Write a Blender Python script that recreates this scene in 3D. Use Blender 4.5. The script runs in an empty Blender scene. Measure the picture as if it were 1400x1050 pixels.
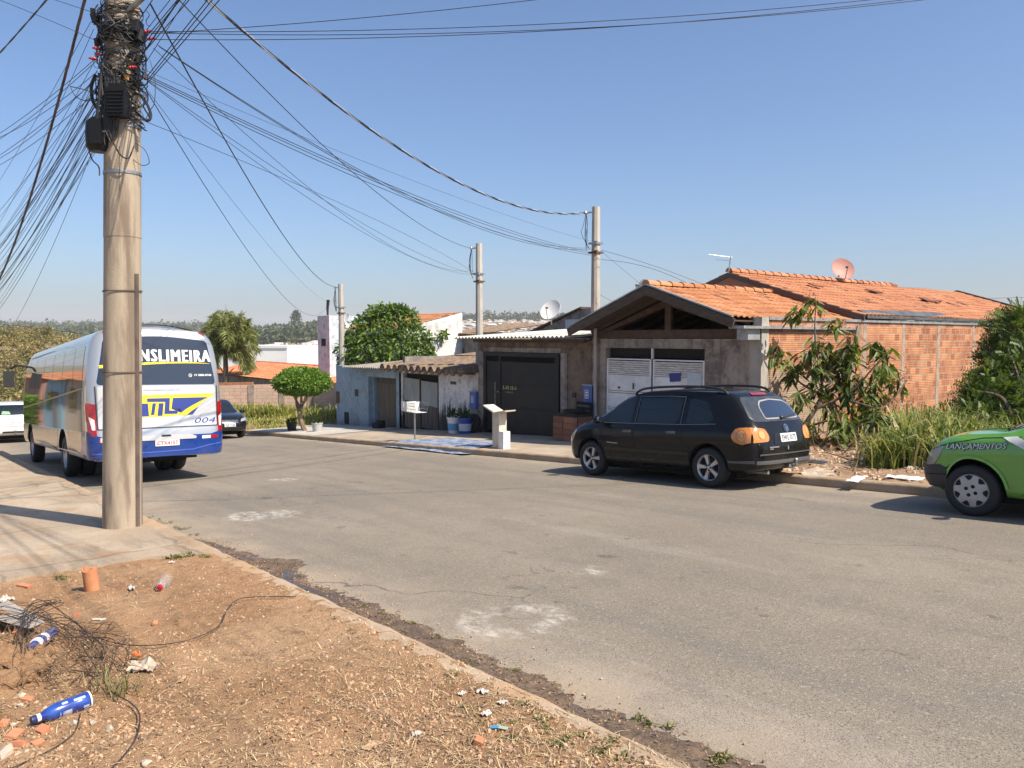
import bpy, bmesh, math, random
from mathutils import Vector, Matrix, noise
from mathutils.bvhtree import BVHTree
R = random.Random(11)
C = bpy.context.scene.collection
PI = math.pi
V = Vector

# ------------------------------------------------------------------ camera frame (metres; street runs along X, across is Y)
F = 1050.0
TH = math.radians(51.2)
PT = math.atan(63 / F)
CAM = V((0, 0, 1.6))
cf = V((-math.sin(TH) * math.cos(PT), math.cos(TH) * math.cos(PT), -math.sin(PT)))
cr = V((math.cos(TH), math.sin(TH), 0))
cu = cr.cross(cf)

def ray(px, py): return cf + cr * ((px - 700) / F) + cu * ((525 - py) / F)
def at(px, py, D): return CAM + ray(px, py) * D
def onX(px, py, X): d = ray(px, py); return CAM + d * (X / d.x)
def onY(px, py, Y): d = ray(px, py); return CAM + d * (Y / d.y)
def onP(px, py, a, b, c):
    d = ray(px, py); return CAM + d * ((c - 1.6) / (d.z - a * d.x - b * d.y))
def pix(p):
    d = p - CAM; D = d.dot(cf); return (700 + F * d.dot(cr) / D, 525 - F * d.dot(cu) / D)

GR = 0.065
def S(x):
    if x > 60: return GR * 60 + (x - 60) * 0.01
    if x > -85: return GR * x
    t = min(1, (-85 - x) / 110)
    return GR * -85 - 3.2 * (t - t * t / 2) * 1.0
def road_z(x, y): return S(x) - .027 * y
def near_z(x): return S(x) + .077
def far_z(x): return S(x) - .162
def road_pt(px, py): return onP(px, py, GR, -.027, 0)
def near_pt(px, py): return onP(px, py, GR, 0, .067)
def far_pt(px, py): return onP(px, py, GR, 0, -.162)

# ------------------------------------------------------------------ object helpers
def tag(o, label=None, cat=None, group=None, kind=None):
    if label: o['label'] = label
    if cat: o['category'] = cat
    if group: o['group'] = group
    if kind: o['kind'] = kind
    return o

def thing(name, label, cat, loc=(0, 0, 0), rz=0, group=None, mat=None):
    o = bpy.data.objects.new(name, None); C.objects.link(o)
    if mat is not None: o.matrix_world = mat
    else:
        o.location = loc; o.rotation_euler = (0, 0, rz)
    o.empty_display_size = .2
    return tag(o, label, cat, group)

def copy_tree(o, parent=None):
    c = o.copy(); C.objects.link(c); c.parent = parent
    for ch in list(o.children): copy_tree(ch, c)
    return c

class MB:
    """collects faces and links them as one mesh object"""
    def __init__(s): s.v = []; s.f = []; s.mi = []; s.rn = []; s.m = 0; s.r = 0.5
    def pt(s, p): s.v.append(tuple(p)); return len(s.v) - 1
    def face(s, ids): s.f.append(tuple(ids)); s.mi.append(s.m); s.rn.append(s.r)
    def poly(s, pts): s.face([s.pt(p) for p in pts])
    def box(s, c, d, rot=None):
        c = V(c); hx, hy, hz = d[0] / 2, d[1] / 2, d[2] / 2
        ids = []
        for z in (-hz, hz):
            for (x, y) in ((-hx, -hy), (hx, -hy), (hx, hy), (-hx, hy)):
                p = V((x, y, z))
                if rot is not None: p = rot @ p
                ids.append(s.pt(c + p))
        a = ids
        for q in ((3, 2, 1, 0), (4, 5, 6, 7), (0, 1, 5, 4), (1, 2, 6, 5), (2, 3, 7, 6), (3, 0, 4, 7)):
            s.face([a[i] for i in q])
        return s
    def bx(s, x0, x1, y0, y1, z0, z1):
        return s.box(((x0 + x1) / 2, (y0 + y1) / 2, (z0 + z1) / 2), (abs(x1 - x0), abs(y1 - y0), abs(z1 - z0)))
    def bxs(s, x0, x1, y0, y1, zb, zt, n=1):
        """box along X whose bottom and top follow functions of x"""
        for i in range(n):
            a = x0 + (x1 - x0) * i / n; b = x0 + (x1 - x0) * (i + 1) / n
            p = [(a, y0, zb(a)), (b, y0, zb(b)), (b, y1, zb(b)), (a, y1, zb(a)), (a, y0, zt(a)), (b, y0, zt(b)), (b, y1, zt(b)), (a, y1, zt(a))]
            k = [s.pt(q) for q in p]
            for q in ((3, 2, 1, 0), (4, 5, 6, 7), (0, 1, 5, 4), (2, 3, 7, 6)): s.face([k[i2] for i2 in q])
            if i == 0: s.face([k[3], k[0], k[4], k[7]])
            if i == n - 1: s.face([k[1], k[2], k[6], k[5]])
        return s
    def prism(s, pts, d):
        d = V(d); a = [s.pt(V(p)) for p in pts]; b = [s.pt(V(p) + d) for p in pts]
        n = len(a); s.face(a[::-1]); s.face(b)
        for i in range(n): s.face([a[i], a[(i + 1) % n], b[(i + 1) % n], b[i]])
        return s
    def tube(s, pts, r0, r1=None, n=6, caps=True):
        r1 = r0 if r1 is None else r1
        pts = [V(p) for p in pts]; rings = []
        up = None
        for i, p in enumerate(pts):
            t = (pts[min(i + 1, len(pts) - 1)] - pts[max(i - 1, 0)])
            if t.length < 1e-7: t = V((0, 0, 1))
            t.normalize()
            if up is None:
                up = V((0, 0, 1)) if abs(t.z) < .9 else V((1, 0, 0))
            a = t.cross(up)
            if a.length < 1e-6: a = t.orthogonal()
            a.normalize(); b = t.cross(a); up = -b if False else up
            up = (up - t * up.dot(t))
            if up.length < 1e-6: up = t.orthogonal()
            up.normalize()
            a = t.cross(up).normalized(); b = up
            r = r0 + (r1 - r0) * i / max(1, len(pts) - 1)
            rings.append([s.pt(p + (a * math.cos(2 * PI * k / n) + b * math.sin(2 * PI * k / n)) * r) for k in range(n)])
        for A, B in zip(rings, rings[1:]):
            for k in range(n): s.face([A[k], A[(k + 1) % n], B[(k + 1) % n], B[k]])
        if caps:
            s.face(rings[0][::-1]); s.face(rings[-1])
        return s
    def lathe(s, prof, n=24, M=None, cap0=True, cap1=True, closed=False):
        """prof: (radius, height) along local z, M: matrix"""
        M = M or Matrix.Identity(4); rings = []
        for (r, h) in prof:
            rings.append([s.pt(M @ V((r * math.cos(2 * PI * k / n), r * math.sin(2 * PI * k / n), h))) for k in range(n)])
        for A, B in zip(rings, rings[1:]):
            for k in range(n): s.face([A[k], A[(k + 1) % n], B[(k + 1) % n], B[k]])
        if closed:
            A, B = rings[-1], rings[0]
            for k in range(n): s.face([A[k], A[(k + 1) % n], B[(k + 1) % n], B[k]])
        else:
            if cap0: s.face(rings[0][::-1])
            if cap1: s.face(rings[-1])
        return s
    def blob(s, c, rad, amp=.25, sc=1.2, sub=2, seed=0, squash=(1, 1, 1)):
        bm = bmesh.new(); bmesh.ops.create_icosphere(bm, subdivisions=sub, radius=1)
        off = len(s.v); c = V(c)
        for v in bm.verts:
            k = 1 + amp * noise.noise(v.co * sc + V((seed * 3.1, seed * 1.7, seed)))
            k += amp * .5 * noise.noise(v.co * sc * 2.7 + V((seed, 0, seed * 2.1)))
            s.v.append((c.x + v.co.x * k * rad * squash[0], c.y + v.co.y * k * rad * squash[1], c.z + v.co.z * k * rad * squash[2]))
        for f in bm.faces: s.face([off + v.index for v in f.verts])
        bm.free(); return s
    def mesh(s, name, mats):
        me = bpy.data.meshes.new(name); me.from_pydata(s.v, [], s.f)
        for m in (mats if isinstance(mats, (list, tuple)) else [mats]): me.materials.append(m)
        me.polygons.foreach_set('material_index', s.mi)
        a = me.attributes.new('rnd', 'FLOAT', 'FACE'); a.data.foreach_set('value', s.rn)
        me.update(); return me
    def build(s, name, mats, parent=None, smooth=False, angle=40, loc=None):
        me = s.mesh(name, mats)
        if smooth:
            me.polygons.foreach_set('use_smooth', [True] * len(me.polygons))
            me.set_sharp_from_angle(angle=math.radians(angle))
        o = bpy.data.objects.new(name, me); C.objects.link(o); o.parent = parent
        if loc is not None: o.location = loc
        return o

def bez(pts, n=8):
    """Catmull-Rom through points"""
    pts = [V(p) for p in pts]; out = []
    for i in range(len(pts) - 1):
        p0 = pts[max(i - 1, 0)]; p1 = pts[i]; p2 = pts[i + 1]; p3 = pts[min(i + 2, len(pts) - 1)]
        for k in range(n):
            t = k / n
            out.append(.5 * ((2 * p1) + (p2 - p0) * t + (2 * p0 - 5 * p1 + 4 * p2 - p3) * t * t + (3 * p1 - p0 - 3 * p2 + p3) * t ** 3))
    out.append(pts[-1]); return out

# ------------------------------------------------------------------ materials
def new_mat(name):
    m = bpy.data.materials.new(name); m.use_nodes = True
    nt = m.node_tree; b = nt.nodes['Principled BSDF']; return m, nt, b
class N:
    """tiny node expression helper"""
    def __init__(s, nt): s.nt = nt
    def n(s, t, **kw):
        x = s.nt.nodes.new(t)
        for k, v in kw.items(): setattr(x, k, v)
        return x
    def put(s, sock, v):
        if v is None: return
        if isinstance(v, bpy.types.NodeSocket): s.nt.links.new(v, sock)
        else:
            if isinstance(v, (tuple, list)) and len(v) == 3 and sock.type == 'RGBA': v = (*v, 1)
            sock.default_value = v
    def m(s, op, a, b=None, c=None, clamp=False):
        x = s.n('ShaderNodeMath', operation=op, use_clamp=clamp)
        s.put(x.inputs[0], a); s.put(x.inputs[1], b)
        if c is not None: s.put(x.inputs[2], c)
        return x.outputs[0]
    def ss(s, v, a, b, o0=0., o1=1.):
        x = s.n('ShaderNodeMapRange', interpolation_type='SMOOTHSTEP')
        s.put(x.inputs[0], v); s.put(x.inputs[1], a); s.put(x.inputs[2], b); s.put(x.inputs[3], o0); s.put(x.inputs[4], o1)
        return x.outputs[0]
    def mix(s, f, a, b, bt='MIX'):
        x = s.n('ShaderNodeMix', data_type='RGBA', blend_type=bt)
        s.put(x.inputs[0], f); s.put(x.inputs[6], a); s.put(x.inputs[7], b); return x.outputs[2]
    def coord(s, kind='Object'): return s.n('ShaderNodeTexCoord').outputs[kind]
    def pos(s): return s.n('ShaderNodeNewGeometry').outputs['Position']
    def map(s, v, scale=(1, 1, 1), loc=(0, 0, 0), rot=(0, 0, 0)):
        x = s.n('ShaderNodeMapping'); s.put(x.inputs[0], v); x.inputs[1].default_value = loc; x.inputs[2].default_value = rot; x.inputs[3].default_value = scale
        return x.outputs[0]
    def noise(s, v, scale, detail=5, rough=.55, dist=0):
        x = s.n('ShaderNodeTexNoise'); s.put(x.inputs['Vector'], v); x.inputs['Scale'].default_value = scale
        x.inputs['Detail'].default_value = detail; x.inputs['Roughness'].default_value = rough; x.inputs['Distortion'].default_value = dist
        return x.outputs[0]
    def voro(s, v, scale, feature='F1', out=0):
        x = s.n('ShaderNodeTexVoronoi', feature=feature); s.put(x.inputs['Vector'], v); x.inputs['Scale'].default_value = scale; return x.outputs[out]
    def sep(s, v): x = s.n('ShaderNodeSeparateXYZ'); s.put(x.inputs[0], v); return x.outputs
    def comb(s, a, b, c):
        x = s.n('ShaderNodeCombineXYZ'); s.put(x.inputs[0], a); s.put(x.inputs[1], b); s.put(x.inputs[2], c); return x.outputs[0]
    def attr(s, name): x = s.n('ShaderNodeAttribute', attribute_name=name); return x.outputs['Fac']
    def bump(s, h, strength=.3, dist=.02, nrm=None):
        x = s.n('ShaderNodeBump'); x.inputs['Strength'].default_value = strength; x.inputs['Distance'].default_value = dist
        s.put(x.inputs['Height'], h)
        if nrm is not None: s.put(x.inputs['Normal'], nrm)
        return x.outputs[0]
    def ramp(s, f, stops):
        x = s.n('ShaderNodeValToRGB'); s.put(x.inputs[0], f); e = x.color_ramp.elements
        while len(e) < len(stops): e.new(.5)
        for el, (p, c) in zip(e, stops): el.position = p; el.color = (*c, 1)
        return x.outputs[0]

def M(name, col, rough=.6, metal=0, col2=None, vs=4, lo=.35, hi=.65, bump=0, bs=30, coat=0, spec=.5, stretch=(1, 1, 1), rvar=0, world=False, rnd=0):
    m, nt, b = new_mat(name); k = N(nt)
    co = k.pos() if world else k.coord()
    b.inputs['Roughness'].default_value = rough; b.inputs['Metallic'].default_value = metal
    b.inputs['Coat Weight'].default_value = coat; b.inputs['Coat Roughness'].default_value = .04
    b.inputs['Specular IOR Level'].default_value = spec
    c = (*col, 1)
    if col2 is not None:
        f = k.ss(k.noise(k.map(co, stretch), vs, 7, .6), lo, hi)
        c = k.mix(f, c, (*col2, 1))
        if rvar: k.put(b.inputs['Roughness'], k.m('ADD', k.m('MULTIPLY', f, rvar), rough, clamp=True))
    if rnd:
        r = k.m('ADD', k.m('MULTIPLY', k.attr('rnd'), 2 * rnd), 1 - rnd)
        x = k.n('ShaderNodeVectorMath', operation='SCALE'); k.put(x.inputs[0], c if not isinstance(c, tuple) else col); k.put(x.inputs['Scale'], r); c = x.outputs[0]
    k.put(b.inputs['Base Color'], c)
    if bump: k.put(b.inputs['Normal'], k.bump(k.noise(co, bs, 6, .65), bump, .01))
    return m

def leaf_mat(name, dark, light, dry=None, dryamt=.08, trans=.35, rough=.5):
    m, nt, b = new_mat(name); k = N(nt)
    r = k.attr('rnd')
    dark = tuple(x * .92 for x in dark); light = tuple(x * .92 for x in light)
    st = [(0, dark), (.9 - dryamt, light)]
    if dry: st += [(1 - dryamt, light), (1 - dryamt * .6, dry)]
    c = k.ramp(r, st)
    k.put(b.inputs['Base Color'], c); b.inputs['Roughness'].default_value = rough; b.inputs['Specular IOR Level'].default_value = .35
    t = k.n('ShaderNodeBsdfTranslucent')
    x = k.n('ShaderNodeVectorMath', operation='MULTIPLY'); k.put(x.inputs[0], c); x.inputs[1].default_value = (1.5, 1.5, .6); k.put(t.inputs[0], x.outputs[0])
    mx = k.n('ShaderNodeMixShader'); mx.inputs[0].default_value = trans
    nt.links.new(b.outputs[0], mx.inputs[1]); nt.links.new(t.outputs[0], mx.inputs[2])
    nt.links.new(mx.outputs[0], nt.nodes['Material Output'].inputs[0]); return m

def tile_mat(name, cols, rough=.8):
    m, nt, b = new_mat(name); k = N(nt); co = k.coord()
    c = k.ramp(k.attr('rnd'), [(i / (len(cols) - 1), q) for i, q in enumerate(cols)])
    n1 = k.noise(co, 1.1, 6, .6)
    c = k.mix(k.ss(n1, .55, .8, 0, .35), c, (.12, .075, .05, 1))
    c = k.mix(k.ss(k.noise(co, 9, 4), .5, .75, 0, .3), c, (.5, .3, .2, 1))
    k.put(b.inputs['Base Color'], c); b.inputs['Roughness'].default_value = rough
    k.put(b.inputs['Normal'], k.bump(k.noise(co, 60, 3), .15, .005)); return m

def brick_mat(name, ax, bw, bh, c1, c2, mortar, smear=None, smear_fn=None, ms=.012, groove=True):
    """hollow clay block wall; ax: 'x' or 'y' is the horizontal axis"""
    m, nt, b = new_mat(name); k = N(nt); p = k.pos(); s = k.sep(p)
    h = s[0] if ax == 'x' else s[1]
    wob = k.m('MULTIPLY', k.m('SUBTRACT', k.noise(p, .9, 2), .5), .05)
    v = k.comb(h, k.m('ADD', s[2], wob), 0)
    t = k.n('ShaderNodeTexBrick'); k.put(t.inputs['Vector'], v); t.inputs['Scale'].default_value = 1
    t.inputs['Mortar Size'].default_value = ms; t.inputs['Brick Width'].default_value = bw; t.inputs['Row Height'].default_value = bh
    t.inputs['Mortar Smooth'].default_value = .2; t.inputs['Bias'].default_value = 0
    t.inputs['Color1'].default_value = (*c1, 1); t.inputs['Color2'].default_value = (*c2, 1); t.inputs['Mortar'].default_value = (*mortar, 1)
    c = t.outputs['Color']; fac = t.outputs['Fac']
    c = k.mix(k.ss(k.noise(p, 2.3, 5), .4, .72, 0, .45), c, tuple(x * .62 for x in c1) + (1,))
    c = k.mix(k.ss(k.noise(p, 17, 4), .55, .8, 0, .4), c, (*mortar, 1))
    hgt = k.m('SUBTRACT', 1, fac)
    if groove:
        g = k.m('SINE', k.m('MULTIPLY', v_y(k, v), 2 * PI / (bh / 4)))
        hgt = k.m('ADD', hgt, k.m('MULTIPLY', g, .28))
        c = k.mix(k.m('MULTIPLY', k.ss(g, -.9, -.2, .6, 0), k.ss(k.noise(p, 1.6, 5, .7), .36, .6)), c, tuple(x * .45 for x in c1) + (1,))
    if smear is not None:
        f = smear_fn(k, p, s)
        c = k.mix(f, c, k.mix(k.noise(p, 6, 6), (*smear, 1), tuple(x * .55 for x in smear) + (1,)))
    k.put(b.inputs['Base Color'], c); b.inputs['Roughness'].default_value = .88
    k.put(b.inputs['Normal'], k.bump(k.m('ADD', hgt, k.m('MULTIPLY', k.noise(p, 45, 4), .5)), .6, .012)); return m
def v_y(k, v): return k.sep(v)[1]

def plaster_mat(name, col, stain, dirt=(.03, .028, .025), base_z=0, slope=True, low=.9, amt=.8, streak=True, rough=.85, col_b=None):
    """painted render with soot and damp: dark runs rising from the ground and hanging from the top"""
    m, nt, b = new_mat(name); k = N(nt); p = k.pos(); s = k.sep(p)
    c = k.mix(k.ss(k.noise(p, 1.3, 7, .68), .42, .58), (*col, 1), (*(col_b or stain), 1))
    c = k.mix(k.ss(k.noise(p, 2.6, 8, .75), .48, .62, 0, .8), c, tuple(x * .6 for x in stain) + (1,))
    c = k.mix(k.ss(k.noise(k.map(p, (1, 1, .7), loc=(7, 3, 1)), 1.9, 8, .75), .52, .64, 0, .6), c, tuple(min(.8, x * 1.25) for x in col) + (1,))
    c = k.mix(k.ss(k.noise(p, 9, 7, .7), .5, .65, 0, .5), c, (*stain, 1))
    hz = k.m('SUBTRACT', s[2], k.m('ADD', k.m('MULTIPLY', s[0], GR), -.16))
    st = k.noise(k.map(p, (4.5, 4.5, .35)), 1.5, 6, .7)
    lim = k.m('ADD', k.m('MULTIPLY', st, low * 2.2), k.m('MULTIPLY', k.noise(p, 7, 5), .5))
    f = k.ss(k.m('SUBTRACT', k.m('SUBTRACT', lim, low * .45), hz), -.15, .45)
    c = k.mix(k.m('MULTIPLY', f, amt), c, (*dirt, 1))
    if streak:
        f2 = k.ss(k.noise(k.map(p, (7, 7, .2)), 1.3, 5, .6), .54, .68, 0, .45)
        c = k.mix(f2, c, (*[x * .45 for x in stain], 1))
    k.put(b.inputs['Base Color'], c); b.inputs['Roughness'].default_value = rough
    k.put(b.inputs['Normal'], k.bump(k.noise(p, 26, 8, .7), .35, .012)); return m

# plain materials used in several places
m_tyre = M('tyre_rubber', (.018, .018, .019), .75, bump=.2, bs=60)
m_alloy = M('alloy', (.58, .58, .59), .35, .6, col2=(.42, .41, .40), vs=14)
m_black = M('black_plastic', (.014, .014, .015), .5)
m_dark = M('underbody', (.008, .008, .008), .9)
m_glass = M('tinted_glass', (.010, .013, .017), .03, coat=.6, spec=.7)
m_chrome = M('chrome', (.75, .75, .76), .12, 1)
m_plate = M('number_plate', (.62, .63, .63), .4)
m_plate_ink = M('plate_ink', (.05, .05, .06), .5)
m_plate_red = M('plate_red_ink', (.45, .06, .05), .5)
m_red = M('red_lens', (.42, .01, .012), .12, coat=1, col2=(.25, .008, .01), vs=9)
m_amber = M('amber_lens', (.60, .23, .045), .14, coat=1, col2=(.48, .17, .03), vs=6)
m_white = M('white_paint', (.72, .72, .70), .4)
m_lampglass = M('lamp_glass', (.45, .46, .46), .08, .3, coat=1, col2=(.25, .26, .27), vs=11)
m_seam = M('panel_gap', (.006, .006, .006), .9)
m_cable = M('cable_black', (.02, .021, .024), .6)
m_steel = M('galvanised', (.42, .43, .44), .45, .8, col2=(.24, .24, .24), vs=12)
m_rust = M('rusty_steel', (.17, .085, .045), .8, .2, col2=(.09, .05, .035), vs=14, bump=.3)
m_wood = M('old_wood', (.17, .105, .065), .8, col2=(.085, .055, .04), vs=6, stretch=(1, 1, 6), bump=.3)
m_bark = M('bark', (.17, .12, .085), .9, col2=(.07, .05, .04), vs=12, stretch=(1, 1, .25), bump=.8, bs=25)
m_conc = M('pole_concrete', (.36, .295, .22), .85, col2=(.18, .138, .10), lo=.42, hi=.62, vs=5, stretch=(1, 1, .13), bump=.5, bs=55, world=True)
m_pconc = M('post_concrete', (.42, .39, .34), .85, col2=(.28, .26, .23), vs=3, stretch=(1, 1, .4), bump=.3, bs=40)
SKY_AIR, SKY_DUST, SKY_OZ, SKY_STR = 1.0, 2.0, 7.5, .100
SUN_STR, EXPO, HAZE = 4.8, 0.78, 0.00019
# ------------------------------------------------------------------ camera, sky, sun
SUN_EL = math.radians(50); SUN_AZ = math.radians(18.5)      # azimuth measured from +X towards +Y
sd = V((math.cos(SUN_EL) * math.cos(SUN_AZ), math.cos(SUN_EL) * math.sin(SUN_AZ), math.sin(SUN_EL)))
cam = bpy.data.cameras.new('camera'); co_ = bpy.data.objects.new('camera', cam); C.objects.link(co_)
co_.matrix_world = Matrix(((cr.x, cu.x, -cf.x, CAM.x), (cr.y, cu.y, -cf.y, CAM.y), (cr.z, cu.z, -cf.z, CAM.z), (0, 0, 0, 1)))
cam.sensor_fit = 'HORIZONTAL'; cam.sensor_width = 36; cam.lens = 36 * F / 1400
cam.clip_start = .05; cam.clip_end = 9000
bpy.context.scene.camera = co_
w = bpy.data.worlds.new('World'); bpy.context.scene.world = w; w.use_nodes = True
nt = w.node_tree; bg = nt.nodes['Background']; sk = nt.nodes.new('ShaderNodeTexSky'); sk.sky_type = 'NISHITA'
sk.sun_disc = False; sk.sun_elevation = SUN_EL
sk.sun_rotation = math.atan2(sd.x, sd.y)
sk.air_density = SKY_AIR; sk.dust_density = SKY_DUST; sk.ozone_density = SKY_OZ; sk.altitude = 0
nt.links.new(sk.outputs[0], bg.inputs[0]); bg.inputs[1].default_value = SKY_STR
sl = bpy.data.lights.new('sun', 'SUN'); so = bpy.data.objects.new('sun', sl); C.objects.link(so)
sl.energy = SUN_STR; sl.angle = math.radians(.53); sl.color = (1, .895, .75)
so.rotation_euler = (-sd).to_track_quat('-Z', 'Y').to_euler(); so.location = (20, 10, 40)
vs = bpy.context.scene.view_settings
vs.view_transform = 'Standard'; vs.look = 'None'; vs.exposure = EXPO; vs.gamma = 1

# ------------------------------------------------------------------ terrain
def sstep(a, b, x):
    t = max(0, min(1, (x - a) / (b - a))); return t * t * (3 - 2 * t)
def terrain_z(x, y):
    r = math.hypot(x, y)
    z = S(x) - .42
    if y > 14: z += .20 * sstep(14.6, 15.6, y)
    # azimuth seen from the street corner, in the frame of the view
    d = V((x, y, 0)); fx = d.dot(cr); fy = d.dot(V((cf.x, cf.y, 0)).normalized())
    az = fx / max(fy, 1e-3) if fy > 0 else (9 if fx > 0 else -9)
    L = 22 + 11 * sstep(-.45, 0, az)
    start = 420 + 380 * sstep(-.2, -.5, az)
    z += L * sstep(start, start + 900, r)
    z += 22 * sstep(1300, 2600, r) * (0.6 + .4 * noise.noise(V((x / 700, y / 700, 2))))
    if az < -.3: z += 7.5 * sstep(130, 200, r) * sstep(-.48, -.62, az) * (1 - sstep(260, 500, r))
    if r > 120: z += 1.6 * noise.noise(V((x / 130, y / 130, 0))) * sstep(120, 300, r) + 3 * noise.noise(V((x / 400, y / 400, 5))) * sstep(300, 900, r)
    return z

def ground_mat():
    m, nt, b = new_mat('ground_soil'); k = N(nt); p = k.pos()
    n1 = k.noise(p, .012, 7, .6); n2 = k.noise(p, .11, 6, .6)
    c = k.mix(k.ss(n1, .42, .58), (.115, .115, .045, 1), (.20, .155, .085, 1))
    c = k.mix(k.ss(n2, .45, .62), c, (.075, .09, .03, 1))
    c = k.mix(k.ss(k.noise(p, .6, 5), .5, .7, 0, .6), c, (.24, .16, .09, 1))
    k.put(b.inputs['Base Color'], c); b.inputs['Roughness'].default_value = .95; return m
g = MB()
rad = [2.5]
while rad[-1] < 5200: rad.append(rad[-1] * (1.075 if rad[-1] > 30 else 1.16))
na = 300
cen = g.pt((0, 0, terrain_z(0, 0)))
rows = []
for r in rad:
    rows.append([g.pt((r * math.cos(2 * PI * a / na), r * math.sin(2 * PI * a / na), terrain_z(r * math.cos(2 * PI * a / na), r * math.sin(2 * PI * a / na)))) for a in range(na)])
for a in range(na): g.face([cen, rows[0][a], rows[0][(a + 1) % na]])
for A, B in zip(rows, rows[1:]):
    for a in range(na): g.face([A[a], B[a], B[(a + 1) % na], A[(a + 1) % na]])
tag(g.build('ground', ground_mat(), smooth=True), kind='structure')

# ------------------------------------------------------------------ road
def asphalt():
    m, nt, b = new_mat('asphalt'); k = N(nt); p = k.pos(); s = k.sep(p)
    sp = k.noise(p, 95, 3, .7); sp2 = k.voro(p, 140)
    big = k.noise(p, .35, 6, .6); streak = k.noise(k.map(p, (.12, 1.6, 1)), 1.1, 6, .6)
    c = k.mix(k.ss(big, .35, .68), (.200, .172, .134, 1), (.250, .214, .166, 1))
    c = k.mix(k.ss(streak, .48, .7, 0, .6), c, (.150, .135, .116, 1))
    c = k.mix(k.ss(streak, .28, .42, .38, 0), c, (.31, .28, .24, 1))
    lane = k.m('ADD', k.ss(k.m('ABSOLUTE', k.m('SUBTRACT', s[1], 5.3)), .9, .1), k.ss(k.m('ABSOLUTE', k.m('SUBTRACT', s[1], 8.2)), .9, .1))
    c = k.mix(k.m('MULTIPLY', lane, k.ss(k.noise(k.map(p, (.25, 1.2, 1)), 1.3, 5, .6), .38, .6, .05, .3)), c, (.155, .136, .112, 1))
    c = k.mix(k.ss(k.noise(k.map(p, (1, 1, 1), loc=(9, 4, 0)), .9, 7, .7), .58, .68, 0, .25), c, (.13, .115, .095, 1))
    c = k.mix(k.ss(k.noise(k.map(p, (1, 1, 1), loc=(2, 8, 0)), 3.6, 3, .5), .68, .74, 0, .55), c, (.07, .062, .052, 1))
    c = k.mix(k.ss(k.noise(p, 2.6, 6, .65), .50, .66, 0, .5), c, (.158, .142, .122, 1))
    c = k.mix(k.ss(sp, .52, .62, 0, .9), c, (.075, .066, .056, 1))
    c = k.mix(k.ss(k.noise(p, 45, 3, .7), .55, .66, 0, .6), c, (.36, .31, .25, 1))
    c = k.mix(k.ss(sp2, .0, .22, .7, 0), c, (.42, .38, .33, 1))
    # dusty margins by both kerbs
    e = k.m('MAXIMUM', k.ss(s[1], 3.6, 2.4), k.ss(s[1], 10.2, 11.3))
    c = k.mix(k.m('MULTIPLY', e, k.ss(k.noise(p, 1.7, 6), .35, .65, .2, .8)), c, (.36, .285, .205, 1))
    # cracks
    wv = k.n('ShaderNodeVectorMath', operation='ADD'); k.put(wv.inputs[0], p)
    nn = k.n('ShaderNodeTexNoise'); k.put(nn.inputs['Vector'], p); nn.inputs['Scale'].default_value = 1.3; nn.inputs['Detail'].default_value = 5
    sc = k.n('ShaderNodeVectorMath', operation='SCALE'); k.put(sc.inputs[0], nn.outputs['Color']); sc.inputs['Scale'].default_value = 1.2; k.put(wv.inputs[1], sc.outputs[0])
    cr_ = k.voro(k.map(wv.outputs[0], (.16, .34, 1)), 1.0, 'DISTANCE_TO_EDGE')
    cm = k.m('MULTIPLY', k.ss(cr_, .0015, .008, 1, 0), k.ss(k.noise(p, .5, 3), .5, .64))
    c = k.mix(k.m('MULTIPLY', cm, .65), c, (.05, .045, .04, 1))
    # powdered lime dropped on the road
    for (cx, cy, rr, ri) in ((-4.05, 3.27, .32, .24), (-9.9, 3.7, .38, .1), (-13.8, 5.6, .2, 0), (-4.7, 4.7, .09, 0)):
        d = k.n('ShaderNodeVectorMath', operation='DISTANCE'); k.put(d.inputs[0], k.comb(k.m('ADD', s[0], k.m('MULTIPLY', k.m('SUBTRACT', k.noise(p, 2.4, 4), .5), .55)), k.m('MULTIPLY', k.m('SUBTRACT', s[1], cy), .85), 0)); d.inputs[1].default_value = (cx, 0, 0)
        ring = k.m('MULTIPLY', k.ss(d.outputs['Value'], rr + .1, rr - .05), k.ss(d.outputs['Value'], ri - .16, ri + .06) if ri else 1)
        c = k.mix(k.m('MULTIPLY', ring, k.ss(k.noise(k.map(p, (1, 1.6, 1)), 7, 7, .75), .42, .68, 0, .6)), c, (.60, .57, .52, 1))
    k.put(b.inputs['Base Color'], c); b.inputs['Roughness'].default_value = .82; b.inputs['Specular IOR Level'].default_value = .3
    k.put(b.inputs['Normal'], k.bump(k.m('ADD', sp, k.m('MULTIPLY', sp2, .8)), .45, .006)); return m
def sheet(name, x0, x1, nx, ys, zf, mat, thick=0, smooth=True):
    b = MB(); rows = []
    for i in range(nx + 1):
        x = x0 + (x1 - x0) * i / nx
        rows.append([b.pt((x, y, zf(x, y))) for y in ys])
    for A, B in zip(rows, rows[1:]):
        for j in range(len(ys) - 1): b.face([A[j], B[j], B[j + 1], A[j + 1]])
    return b.build(name, mat, smooth=smooth)
def lin(a, b, n): return [a + (b - a) * i / n for i in range(n + 1)]
m_asphalt = asphalt()
tag(sheet('road', -150, 40, 190, lin(2.0, 11.5, 12), road_z, m_asphalt), kind='structure')

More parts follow.
